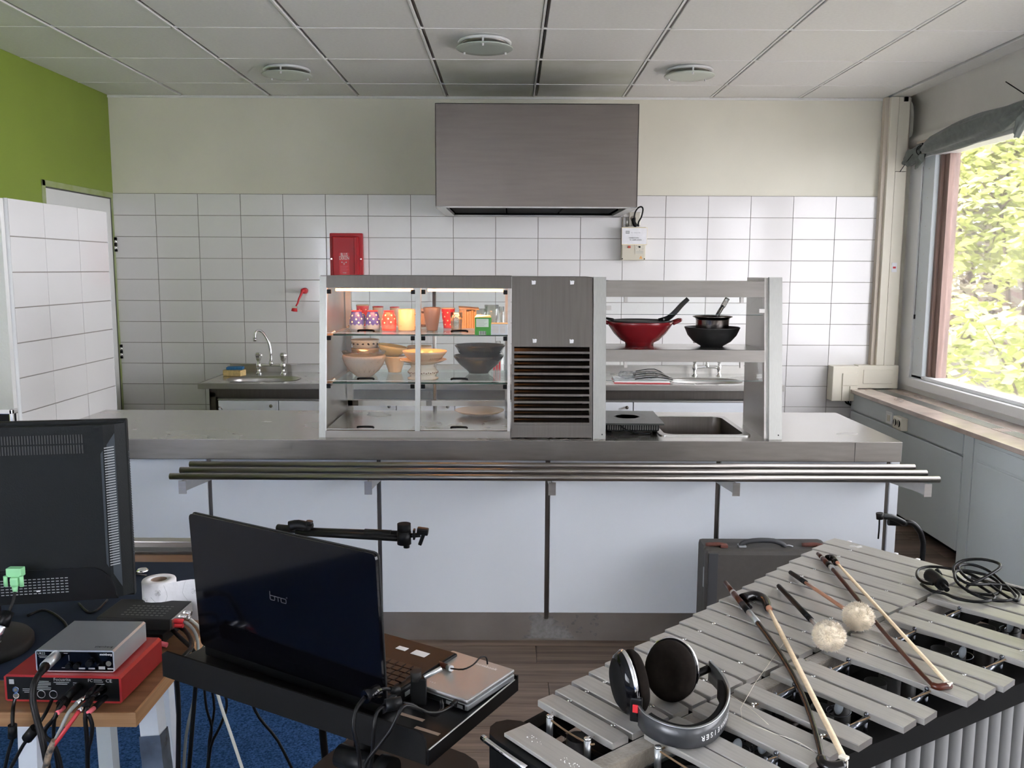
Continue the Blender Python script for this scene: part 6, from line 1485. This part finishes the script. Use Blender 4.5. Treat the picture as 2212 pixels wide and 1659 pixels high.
for g in grp:
    for a_, b_ in zip(g, g[1:]):
        xm = (acc[a_][0] + acc[a_][1] + acc[b_][0]) / 2; L = .385 + .149 * xm - .191
        for f in (.22, .78): piece('support_pin', pin, (xm, -.191 - L * f, TOP - .001), t)
# chrome cord posts with end insulators in the gaps between accidental groups
for (sa, sb) in ((.152, .188), (.346, .414), (.515, .588), (.747, .836), (.948, 1.028)):
    for f in (.22, .78):
        L = .385 + .149 * (sa + sb) / 2 - .191; y = -.191 - L * f
        p = MB().cyl((sa + .006, y, TOP - .012), (sb - .006, y + .0, TOP - .012), .0055, n=14)
        q = part('cord_tube', p, M['gunmetal'], t)
        for x in (sa + .004, sb - .004): part('tube_post', MB().cyl((x, y, TOP - .055), (x, y, TOP - .004), .0034, n=10).ball((x, y, TOP - .003), .0042, 10, 6), M['gunmetal'], q)
# end posts at the short-bar end, with their cord
def post(x, y, zb=TOP - .045, zt=TOP - .003):
    p = part('cord_post', MB().cyl((x, y, zb), (x, y, zt), .0058, n=16), M['silver'], t)
    part('post_cap', MB().lathe([(.0045, 0), (.0063, .001), (.0063, .003), (.0045, .0042), (.0001, .0045)], 16, (x, y, zt)), M['chrome'], p)
post(-.020, -.056); post(-.020, -.148); post(.050, -.236); post(.050, -.37)
part('bar_cord', MB().tube([(-.012, -.045, TOP - .010), (-.0205, -.060, TOP - .006), (-.0215, -.10, TOP - .009), (-.0205, -.150, TOP - .008), (-.012, -.155, TOP - .010)], .0017, 6).tube([(.058, -.225, TOP - .010), (.0495, -.24, TOP - .006), (.049, -.30, TOP - .009), (.0495, -.372, TOP - .008)], .0017, 6), M['cord'], t)
for f in (.22, .78):
    part('bar_cord', MB().tube([(x, .158 * x - (.1835 + .158 * x) * f, TOP - .0075) for x in (0, .4, .8, 1.27)], .0016, 6).tube([(x, -.191 - (.194 + .149 * x) * f, TOP - .0075) for x in (.06, .4, .8, 1.21)], .0016, 6), M['cord'], t)
# felt damper rail between the rows
part('damper_felt', MB().box(-.050, 1.27, -.215, -.182, TOP - .045, TOP - .0135, .004), M['felt'], t)
part('damper_plate', MB().box(-.048, 1.27, -.213, -.184, TOP - .052, TOP - .046), M['silver'], t)
# rails
def rail(y0a, y0b, y1a, y1b, za, zb, name='side_rail'):
    b = MB(); xa, xb = -.055, 1.28; vs = [(xa, y0a, za), (xa, y1a, za), (xb, y1b, za), (xb, y0b, za), (xa, y0a, zb), (xa, y1a, zb), (xb, y1b, zb), (xb, y0b, zb)]
    b.add(vs, [(3, 2, 1, 0), (4, 5, 6, 7), (0, 1, 5, 4), (1, 2, 6, 5), (2, 3, 7, 6), (3, 0, 4, 7)]); part(name, b, M['blackmatte'], t)
rail(-.352, -.55, -.310, -.48, TOP - .075, TOP - .034)
rail(-.030, .150, .0, .180, TOP - .075, TOP - .034)
rail(-.168, -.168, -.145, -.145, TOP - .085, TOP - .045, 'inner_rail'); rail(-.245, -.245, -.222, -.222, TOP - .085, TOP - .045, 'inner_rail')
# resonators
def reso(x, y, r, zt, zb, name='resonator_tube', m='resonator'):
    b = MB(); n = 20; L = []
    for rr2, z in ((r, zb), (r, zt), (r - .0012, zt), (r - .0012, zt - .10)): L.append([(x + rr2 * math.cos(2 * math.pi * k / n), y + rr2 * math.sin(2 * math.pi * k / n), z) for k in range(n)])
    for A, B in zip(L, L[1:]): b.add(A + B, [(k, (k + 1) % n, n + (k + 1) % n, n + k) for k in range(n)], True)
    b.add(L[-1], [tuple(range(n))]); return part(name, b, M[m], t)
M['resonator'] = mat('grey resonator paint', (.12, .12, .118), .62, 0, nscale=5, namt=.05)
M['resodark'] = mat('dark resonator mouth', (.05, .05, .048), .5, .3)
x = -.01; k = 0
while x < 1.26:
    reso(x, -(.335 + .149 * x), .0198, TOP - .078, TOP - .62 + .0 * x); x += .0405
for i, (s, w) in enumerate(acc): reso(s + w / 2, -.272 - .04 * s, .021, TOP - .040, TOP - .50, 'resonator', 'resodark')
for i, s in enumerate(nat): reso(s + nw[i] / 2, -.085 + .05 * s, .0205, TOP - .040, TOP - .50, 'resonator', 'resodark')
M['resopale'] = mat('pale blue grey plastic', (.50, .56, .60), .4)
# damper pads / pulsator vanes seen in the gaps
for (wx, wy, wz) in ((0.9391, 1.7382, 0.8150), (1.1142, 1.8735, 0.8150), (0.5960, 1.5041, 0.8150), (0.3778, 1.3716, 0.8150), (0.4210, 1.3719, 0.8150)):
    q0 = wm(t).inverted() @ Vector((wx, wy, wz)); xa, y = q0.x - .012, q0.y
    v = part('pulsator_vane', MB().ball((xa + .012, y, TOP - .035), .012, 16, 10, (1, .5, 1.1)), M['resopale'], t); part('vane_shaft', MB().cyl((xa - .03, y + .012, TOP - .045), (xa + .05, y + .012, TOP - .045), .003, n=8), M['gunmetal'], v)
    part('vane_ring', MB().tube([(xa + .012 + .024 * math.cos(R(a8)), y + .020 * math.sin(R(a8)), TOP - .042) for a8 in range(0, 360, 30)], .0013, 5, closed=True), M['gunmetal'], v)
part('motor_belt_bar', MB().cyl((-.04, -.262, TOP - .058), (1.25, -.30, TOP - .058), .004, n=8), M['steeldark'], t)
for xx in (.03, .09, .38, .55, .79, 1.0): part('cross_rod', MB().cyl((xx, -.02, TOP - .06), (xx + .01, -.36 - .1 * xx, TOP - .06), .0035, n=8), M['steeldark'], t)
part('gap_shade_sheet', MB().add([(-.05, .02, TOP - .13), (-.05, -.34, TOP - .13), (1.28, -.53, TOP - .13), (1.28, .18, TOP - .13)], [(0, 1, 2, 3)]).add([(-.05, .02, TOP - .134), (-.05, -.34, TOP - .134), (1.28, -.53, TOP - .134), (1.28, .18, TOP - .134)], [(3, 2, 1, 0)]), M['blackmatte'], t)  # black sheet added under the bars to darken the gaps between them
# near end frame
part('end_plate', MB().box(-.116, -.062, -.43, -.052, TOP - .006, TOP + .0005, .001), M['barmetal'], t, label='satin end plate with worn lettering')
wl = MB(); rs = random.Random(5)
for (yy, n_) in ((-.10, 14), (-.185, 20)):
    for q in range(n_): wl.ball((-.092 + rs.uniform(-.006, .006) + .0, yy + rs.uniform(-.016, .016), TOP + .0008), rs.uniform(.0004, .0010), 5, 3)
part('worn_lettering', wl, M['textwhite'], t, kind='stuff')
cap = [(-.130 + .0, -.44), (-.055, -.44), (-.055, -.05), (-.060, -.028), (-.075, -.010), (-.095, -.004), (-.112, -.010), (-.126, -.026), (-.130, -.05)]
part('end_block', MB().prism(cap, TOP - .30, TOP - .008), M['black'], t)
part('end_handle', MB().tube([(-.134, -.018, TOP - .016), (-.136, -.07, TOP - .016), (-.136, -.135, TOP - .016)], .0052, 10), M['chrome'], t)
part('end_frame', MB().box(-.060, -.052, -.36, .01, TOP - .12, TOP - .036), M['blackmatte'], t)
for (xx, yy) in ((-.09, -.05), (-.09, -.40)): part('leg', MB().cyl((xx, yy, 0), (xx, yy, TOP - .29), .016, n=14), M['black'], t)
for (xx, yy) in ((1.30, .13), (1.30, -.52)): part('leg', MB().cyl((xx, yy, 0), (xx, yy, TOP - .05), .016, n=14), M['black'], t)
part('far_end_frame', MB().box(1.282, 1.315, -.56, .20, TOP - .12, TOP - .020, .003), M['blackmatte'], t)
part('far_end_trim', MB().tube([(1.288, .150, TOP - .010), (1.289, -.1, TOP - .010), (1.290, -.50, TOP - .010)], .0045, 8), M['chrome'], t)
for yy in (.155, .02, -.04): part('trim_clip', MB().cbox((1.288, yy, TOP - .008), (.012, .010, .010), None, .002), M['paper'], t)
part('logo_mark', MB().tube([(1.235, .125, TOP + .0004), (1.250, .118, TOP + .0004), (1.238, .105, TOP + .0004), (1.255, .098, TOP + .0004)], .0006, 4).tube([(1.228, .118, TOP + .0004), (1.262, .104, TOP + .0004)], .0006, 4), M['textwhite'], t, label='worn engraved emblem on the largest bar')

def VP(s, tt, z): return (VO[0] + s * math.cos(VA) + tt * math.sin(VA), VO[1] + s * math.sin(VA) - tt * math.cos(VA), z)
# ---------------------------------------------------------------- mallets
def mallet(lab, a, b, c, grip0, grip1, mshaft, group='vibraphone mallets'):
    t = thing('mallet', lab, 'mallet', b, 0, group)
    A, B, C = Vector(a), Vector(b), Vector(c); d = (B - A)
    part('shaft', MB().tube([A.lerp(B, grip1), B, C], .0045, 12), M[mshaft], t, True)
    part('grip', MB().tube([A, A.lerp(B, grip1 * .12), A.lerp(B, grip1)], [.0050, .0062], 12), M['black'], t, True)
    part('grip_collar', MB().tube([A.lerp(B, grip1 - .01), A.lerp(B, grip1 + .02)], .0060, 12), M['black'], t, True)
    rs = random.Random(int(abs(a[0]) * 1000)); hb = MB(); r = .0290
    hb.ball(C, r, 28, 18, (1, 1, .92), None, .22, 3)
    vs = []; fs = []
    for k in range(2600):
        dd_ = Vector((rs.gauss(0, 1), rs.gauss(0, 1), rs.gauss(0, 1))).normalized()
        p = C + Vector((dd_.x, dd_.y, dd_.z * .92)) * r * .97; w = dd_.orthogonal().normalized() * .0010; w2 = dd_.cross(w).normalized() * .0010
        cl = noise.noise_vector(dd_ * 5.0) * .55
        e = p + (dd_ + cl + Vector((rs.gauss(0, .25), rs.gauss(0, .25), rs.gauss(0, .25)))).normalized() * rs.uniform(.0035, .0085)
        o = len(vs); vs += [p + w, p - w * .5 + w2, p - w * .5 - w2, e]; fs += [(o, o + 1, o + 3), (o + 1, o + 2, o + 3), (o + 2, o, o + 3)]
    hb.add(vs, fs, True); part('fluffy_head', hb, M['fluff'], t, True)
mallet('fluffy mallet with a long black grip, lower left of the two', VP(.799, -.053, .858), VP(.612, .176, .872), VP(.585, .208, .880), 0, .76, 'silver')
mallet('fluffy mallet with a copper coloured rattan shaft, upper right of the two', VP(.906, -.092, .857), VP(.753, .150, .872), VP(.722, .192, .880), 0, .28, 'rattan')
# ---------------------------------------------------------------- bows
def bow(lab, stick, frog, hair0, hair1, head, big=True):
    t = thing('bow', lab, 'bow', stick[2], 0, 'string bows lying on the vibraphone'); S = [Vector(p) for p in stick]
    part('stick', MB().tube(stick[1:], [.0058, .0042] if big else [.0052, .0038], 10), M['rosewood'] if not big else M['ebony'], t, True)
    part('grip_wrap', MB().tube([S[1], S[1].lerp(S[2], .35)], .0064, 12), M['rosewood'], t, True)
    part('screw_button', MB().tube([S[0], S[1]], [.0050, .0060], 12), M['rosewood'], t, True)
    part('silver_ring', MB().tube([S[1] - (S[1] - S[0]) * .12, S[1]], .0068, 12), M['silver'], t, True)
    q0, q1 = (.62, .95) if big else (.55, .72)
    part('thumb_leather', MB().tube([S[1].lerp(S[2], .35), S[1].lerp(S[2], q0)], .0070, 12), M['black'], t, True)
    part('silver_winding', MB().tube([S[1].lerp(S[2], q0), S[1].lerp(S[2], q1)], .0068, 14), M['silver'], t, True)
    part('frog', frog, M['ebony'], t, True)
    H0, H1 = Vector(hair0), Vector(hair1); b = MB(); w = (H1 - H0).cross(Vector((0, 0, 1))).normalized() * (.0050 if big else .0042); n = 12; vs = []
    for i in range(n + 1):
        p = H0.lerp(H1, i / n); g = 1 if i > 1 else .75
        vs += [p - w * g, p + w * g, p + w * g - Vector((0, 0, .0022)), p - w * g - Vector((0, 0, .0022))]
    b.add(vs, [(i * 4 + k, i * 4 + (k + 1) % 4, i * 4 + 4 + (k + 1) % 4, i * 4 + 4 + k) for i in range(n) for k in range(4)], True); b.add(vs[:4], [(0, 1, 2, 3)]).add(vs[-4:], [(3, 2, 1, 0)])
    part('hair_ribbon', b, M['horsehair'], t, True)
    part('head', head, M['ebony'] if big else M['rosewood'], t, True)
    part('ferrule', MB().tube([H0 - (H1 - H0).normalized() * .004, H0 + (H1 - H0).normalized() * .012], .0068 if big else .0048, 10), M['rattan'], t, True)
    part('ivory_tip', MB().cbox(H1, (.012, .012, .005), Matrix.Rotation(VA, 3, 'Z'), .001), M['ivory'], t, True)
    return t
zb = .8575
st = [(0.5122, 2.0162, 0.8620), (0.5140, 1.9438, 0.8620), (0.5236, 1.7682, 0.8600), (0.5262, 1.6169, 0.8580), (0.5195, 1.4991, 0.8570), (0.5047, 1.3886, 0.8570), (0.4844, 1.2857, 0.8570), (0.4737, 1.2468, 0.8570)]
frog = MB().tube([(0.5260, 1.9122, 0.8610), (0.5567, 1.9324, 0.8610), (0.5739, 1.9183, 0.8610), (0.5727, 1.8849, 0.8610), (0.5680, 1.8578, 0.8610)], [.0125, .0080], 12).tube([(0.5286, 1.8980, 0.8600), (0.5323, 1.8653, 0.8600)], .004, 8)
head = MB().tube([(0.4776, 1.2621, 0.8570), (0.4758, 1.2468, 0.8570), (0.4864, 1.2394, 0.8570), (0.5046, 1.2433, 0.8570)], [.0085, .0095], 8)
bow('large dark bow with black frog, nearer the viewer on the vibraphone', st, frog, (0.5698, 1.8606, 0.8620), (0.5116, 1.2607, 0.8610), head)
st = [(0.8099, 2.2390, 0.8600), (0.8089, 2.1979, 0.8600), (0.8027, 2.0829, 0.8600), (0.7879, 1.8950, 0.8590), (0.7748, 1.7514, 0.8580), (0.7681, 1.6172, 0.8570), (0.7648, 1.5245, 0.8570), (0.7647, 1.5047, 0.8570)]
frog = MB().tube([(0.8199, 2.1987, 0.8610), (0.8322, 2.1996, 0.8620), (0.8295, 2.1627, 0.8610)], [.009, .008], 10)
head = MB().tube([(0.7639, 1.5065, 0.8570), (0.7722, 1.4994, 0.8570), (0.7959, 1.5067, 0.8570)], [.0060, .0070], 8)
bow('slimmer red brown bow with ivory hair, farther along the vibraphone', st, frog, (0.8322, 2.1669, 0.8620), (0.7918, 1.5058, 0.8610), head, False)
solo('loose_bow_hair', MB().tube([(0.5657, 1.7146, 0.8530), (0.3976, 1.4296, 0.8515), (0.4175, 1.3596, 0.8520), (0.4597, 1.3251, 0.8515), (0.4775, 1.2902, 0.8520)], .0004, 4).tube([(0.3896, 1.4784, 0.8520), (0.4130, 1.4278, 0.8525), (0.4295, 1.3745, 0.8520)], .0004, 4).tube([(0.5126, 1.2633, 0.8610), (0.5157, 1.2576, 0.8560), (0.5062, 1.2342, 0.8550), (0.4975, 1.2074, 0.8530)], .0016, 5), M['ivory'], 'loose strands of bow hair hanging from the near bow', 'hair', (0.4175, 1.3596, 0.8520))

# ---------------------------------------------------------------- headphones
HB = Vector((.27, 1.40, VZ + .001))
t = thing('headphones', 'black over ear headphones with silver trim lying on the tone bars', 'headphones', HB)
M['velour'] = mat('velour pad', (.010, .0075, .006), .95, nscale=90, namt=.3, spec=.1)
def cup(c, nrm, r, flip, sc=(1, .84)):
    n = Vector(nrm).normalized(); up = Vector((0, 0, 1)); x = up.cross(n).normalized(); y = n.cross(x)
    T = Matrix(((x.x, y.x, n.x, c[0]), (x.y, y.y, n.y, c[1]), (x.z, y.z, n.z, c[2]), (0, 0, 0, 1))) @ Matrix.Diagonal((sc[1], sc[0], 1, 1))
    h = part('ear_shell', MB().lathe([(.0001, -.028), (.036, -.026), (.050, -.018), (.055, -.008), (.055, -.002), (.052, .002), (.0001, .002)], 40, T=T), M['blackgloss'], t, True)
    part('mesh_cover', MB().lathe([(.0001, -.0292), (.034, -.0275), (.045, -.0215), (.0445, -.020), (.0001, -.026)], 36, T=T), M['blackmatte'], h, True)
    part('silver_trim', MB().lathe([(.0552, -.0085), (.0568, -.006), (.0568, -.003), (.0552, -.0015)], 44, T=T), M['chrome'], h, True)
    part('ear_pad', MB().lathe([(.050, .001), (.054, .006), (.053, .014), (.046, .020), (.036, .021), (.026, .017), (.018, .012), (.0001, .009)], 40, T=T), M['velour'], h, True)
    return h
LC = Vector((.204, 1.415, VZ + .056)); RC = Vector((.283, 1.462, VZ + .056))
cup(LC, (.93, .22, .12), .05, False); cup(RC, (-.42, -.86, .10), .05, True)
# headband standing on its edge
path = [Vector(p) for p in ((0.2148, 1.3652, 0.8700), (0.2235, 1.3375, 0.8690), (0.2488, 1.3110, 0.8680), (0.2833, 1.3001, 0.8680), (0.3201, 1.3181, 0.8690), (0.3515, 1.3632, 0.8700), (0.3698, 1.4171, 0.8730), (0.3689, 1.4643, 0.8780), (0.3557, 1.4977, 0.8860))]
def band(P, h0, h1, off, th, m, name, lab=None, q0=0., q1=1.):
    Q = []
    for i in range(len(P) - 1):
        a, b, c, d = P[max(0, i - 1)], P[i], P[i + 1], P[min(len(P) - 1, i + 2)]
        for k in range(6):
            u = k / 6; Q.append(.5 * ((2 * b) + (c - a) * u + (2 * a - 5 * b + 4 * c - d) * u * u + (3 * b - a - 3 * c + d) * u ** 3))
    Q.append(P[-1]); n = len(Q); Q = Q[int(q0 * (n - 1)):int(q1 * (n - 1)) + 1]; n = len(Q); vs = []
    for i, p in enumerate(Q):
        tg_ = (Q[min(i + 1, n - 1)] - Q[max(i - 1, 0)]).normalized(); nn = tg_.cross(Vector((0, 0, 1))).normalized()
        for (o, z) in ((off, h0), (off + th, h0 + .002), (off + th, h1 - .002), (off, h1)): vs.append(p + nn * o + Vector((0, 0, z)))
    b = MB(); b.add(vs, [(i * 4 + k, i * 4 + (k + 1) % 4, i * 4 + 4 + (k + 1) % 4, i * 4 + 4 + k) for i in range(n - 1) for k in range(4)], True); b.add(vs[:4], [(3, 2, 1, 0)]).add(vs[-4:], [(0, 1, 2, 3)])
    return part(name, b, M[m], t, True), Q
M['bandplastic'] = mat('graphite headband', (.035, .037, .04), .28, nscale=8, namt=.2)
hbn, QQ = band(path, -.017, .019, 0, .004, 'bandplastic', 'headband')
band(path, -.016, .018, -.010, .009, 'blackmatte', 'band_padding', q0=.12, q1=.85)
bt, _ = band(path, .0185, .0205, .001, .004, 'silver', 'band_trim')
for (c, p) in ((LC, path[0]), (RC, path[-1])):
    part('yoke', MB().tube([p + Vector((0, 0, .005)), (p + c) / 2 + Vector((0, 0, -.012)), c + (p - c) * .35 + Vector((0, 0, -.01))], .007, 10), M['black'], t, True)
yk = part('slider', MB().cbox(path[0] + Vector((-.006, .006, .010)), (.020, .010, .042), Matrix.Rotation(R(-20), 3, 'Z'), .003), M['black'], t, True)
part('red_marker', MB().cbox(path[0] + Vector((-.0085, -.0005, .014)), (.009, .003, .013), Matrix.Rotation(R(-20), 3, 'Z'), .0005), M['redplastic'], yk, True)
# upside-down lettering along the outside of the band
ql = len(QQ); word = 'SENNHEISER'
for k, ch in enumerate(word):
    f = .675 - k * .026; i = int(f * (ql - 1)); u = f * (ql - 1) - i; p = QQ[i].lerp(QQ[i + 1], u); tg_ = (QQ[i + 1] - QQ[i]).normalized()
    nn = tg_.cross(Vector((0, 0, 1))).normalized()
    part('letter', textmb(ch, .0125, frame(p + nn * .0043 + Vector((0, 0, -.001)), -tg_, (0, 0, -1)), .0002), M['textwhite'], hbn, True)

# ---------------------------------------------------------------- power cord on the far bars
t = thing('power_cord', 'coiled glossy black power cord with plug on the far tone bars', 'cable', VP(1.12, .22, VZ))
part('cord', MB().tube([(0.9989, 1.9984, 0.8660), (0.9869, 2.0215, 0.8620), (0.9904, 2.0630, 0.8620), (1.0152, 2.1076, 0.8640), (1.0511, 2.1228, 0.8660), (1.0879, 2.1038, 0.8680), (1.1138, 2.0650, 0.8700), (1.1310, 2.0122, 0.8660), (1.1388, 1.9559, 0.8600), (1.1496, 1.9178, 0.8570), (1.1795, 1.9554, 0.8570), (1.1786, 1.9982, 0.8600), (1.1353, 1.9999, 0.8660), (1.0799, 1.9884, 0.8700), (1.0721, 2.0362, 0.8720), (1.0865, 2.0796, 0.8800), (1.1184, 2.0990, 0.8900), (1.1618, 2.0952, 0.8950), (1.1869, 2.0680, 0.8950), (1.1773, 2.0401, 0.8930), (1.1430, 2.0168, 0.8850), (1.1030, 2.0018, 0.8720), (1.0769, 1.9924, 0.8640), (1.0662, 1.9669, 0.8600), (1.0955, 1.9548, 0.8580), (1.1311, 1.9610, 0.8580), (1.1637, 2.0110, 0.8620), (1.1543, 2.0459, 0.8700), (1.1281, 2.0605, 0.8740), (1.1035, 2.0678, 0.8760), (1.0775, 2.0543, 0.8760), (1.0575, 2.0067, 0.8700), (1.0642, 1.9675, 0.8620), (1.0808, 1.9373, 0.8580), (1.1072, 1.9174, 0.8570), (1.1422, 1.9234, 0.8570), (1.1637, 1.9407, 0.8570), (1.1748, 2.0112, 0.8620), (1.1742, 2.0723, 0.8700), (1.1554, 2.1022, 0.8760), (1.1287, 2.1064, 0.8780), (1.0993, 2.0821, 0.8780), (1.0947, 2.0388, 0.8700), (1.1083, 2.0104, 0.8620), (1.1144, 1.9402, 0.8570), (1.0672, 1.9114, 0.8570), (1.0230, 1.9278, 0.8570), (1.0081, 1.9623, 0.8570), (0.9863, 1.9799, 0.8570), (0.9822, 2.0225, 0.8570)], .0036, 9), M['cable'], t, True)
part('plug', MB().tube([(1.0118, 2.0452, 0.8720), (1.0152, 2.0196, 0.8720), (1.0123, 1.9816, 0.8700)], [.0165, .0140], 14).tube([(1.0103, 1.9823, 0.8720), (1.0112, 1.9569, 0.8680)], .0060, 10), M['black'], t, True)
part('plug_tab', MB().cyl((1.0280, 2.0286, 0.8780), (1.0284, 2.0442, 0.8840), .0065, n=10), M['black'], t, True)

# ---------------------------------------------------------------- dark amplifier edge at the right border
t = thing('speaker_cabinet', 'dark speaker cabinet edge with grille at the right border', 'speaker', (1.20, 1.70, 0), R(0))
xa = 1.0789
part('cabinet', MB().box(xa + .004, xa + .30, 1.70, 1.765, .765, 1.06, .006), M['darkgrey'], t, True)
part('corner_strip', MB().box(xa, xa + .012, 1.695, 1.71, .765, 1.06, .003), M['suitedge'], t, True)
b = MB()
for k in range(40): b.box(xa + .014, xa + .28, 1.6975, 1.699, .79 + k * .0062, .7925 + k * .0062)
part('grille', b, mat('grille cloth', (.06, .06, .06), .7), t, True, kind='stuff')
part('foot', MB().cyl((xa + .02, 1.72, .745), (xa + .02, 1.72, .766), .014, n=16), M['black'], t, True)
part('stand_top', MB().box(xa + .005, xa + .29, 1.71, 1.76, .73, .745, .003), M['black'], t, True)
part('stand_pole', MB().cyl((xa + .30, 1.74, .02), (xa + .30, 1.74, .735), .018, n=16), M['black'], t, True)
part('stand_base', MB().lathe([(.0001, 0), (.16, 0), (.16, .012), (.0001, .02)], 32, (xa + .30, 1.74, 0)), M['black'], t, True)
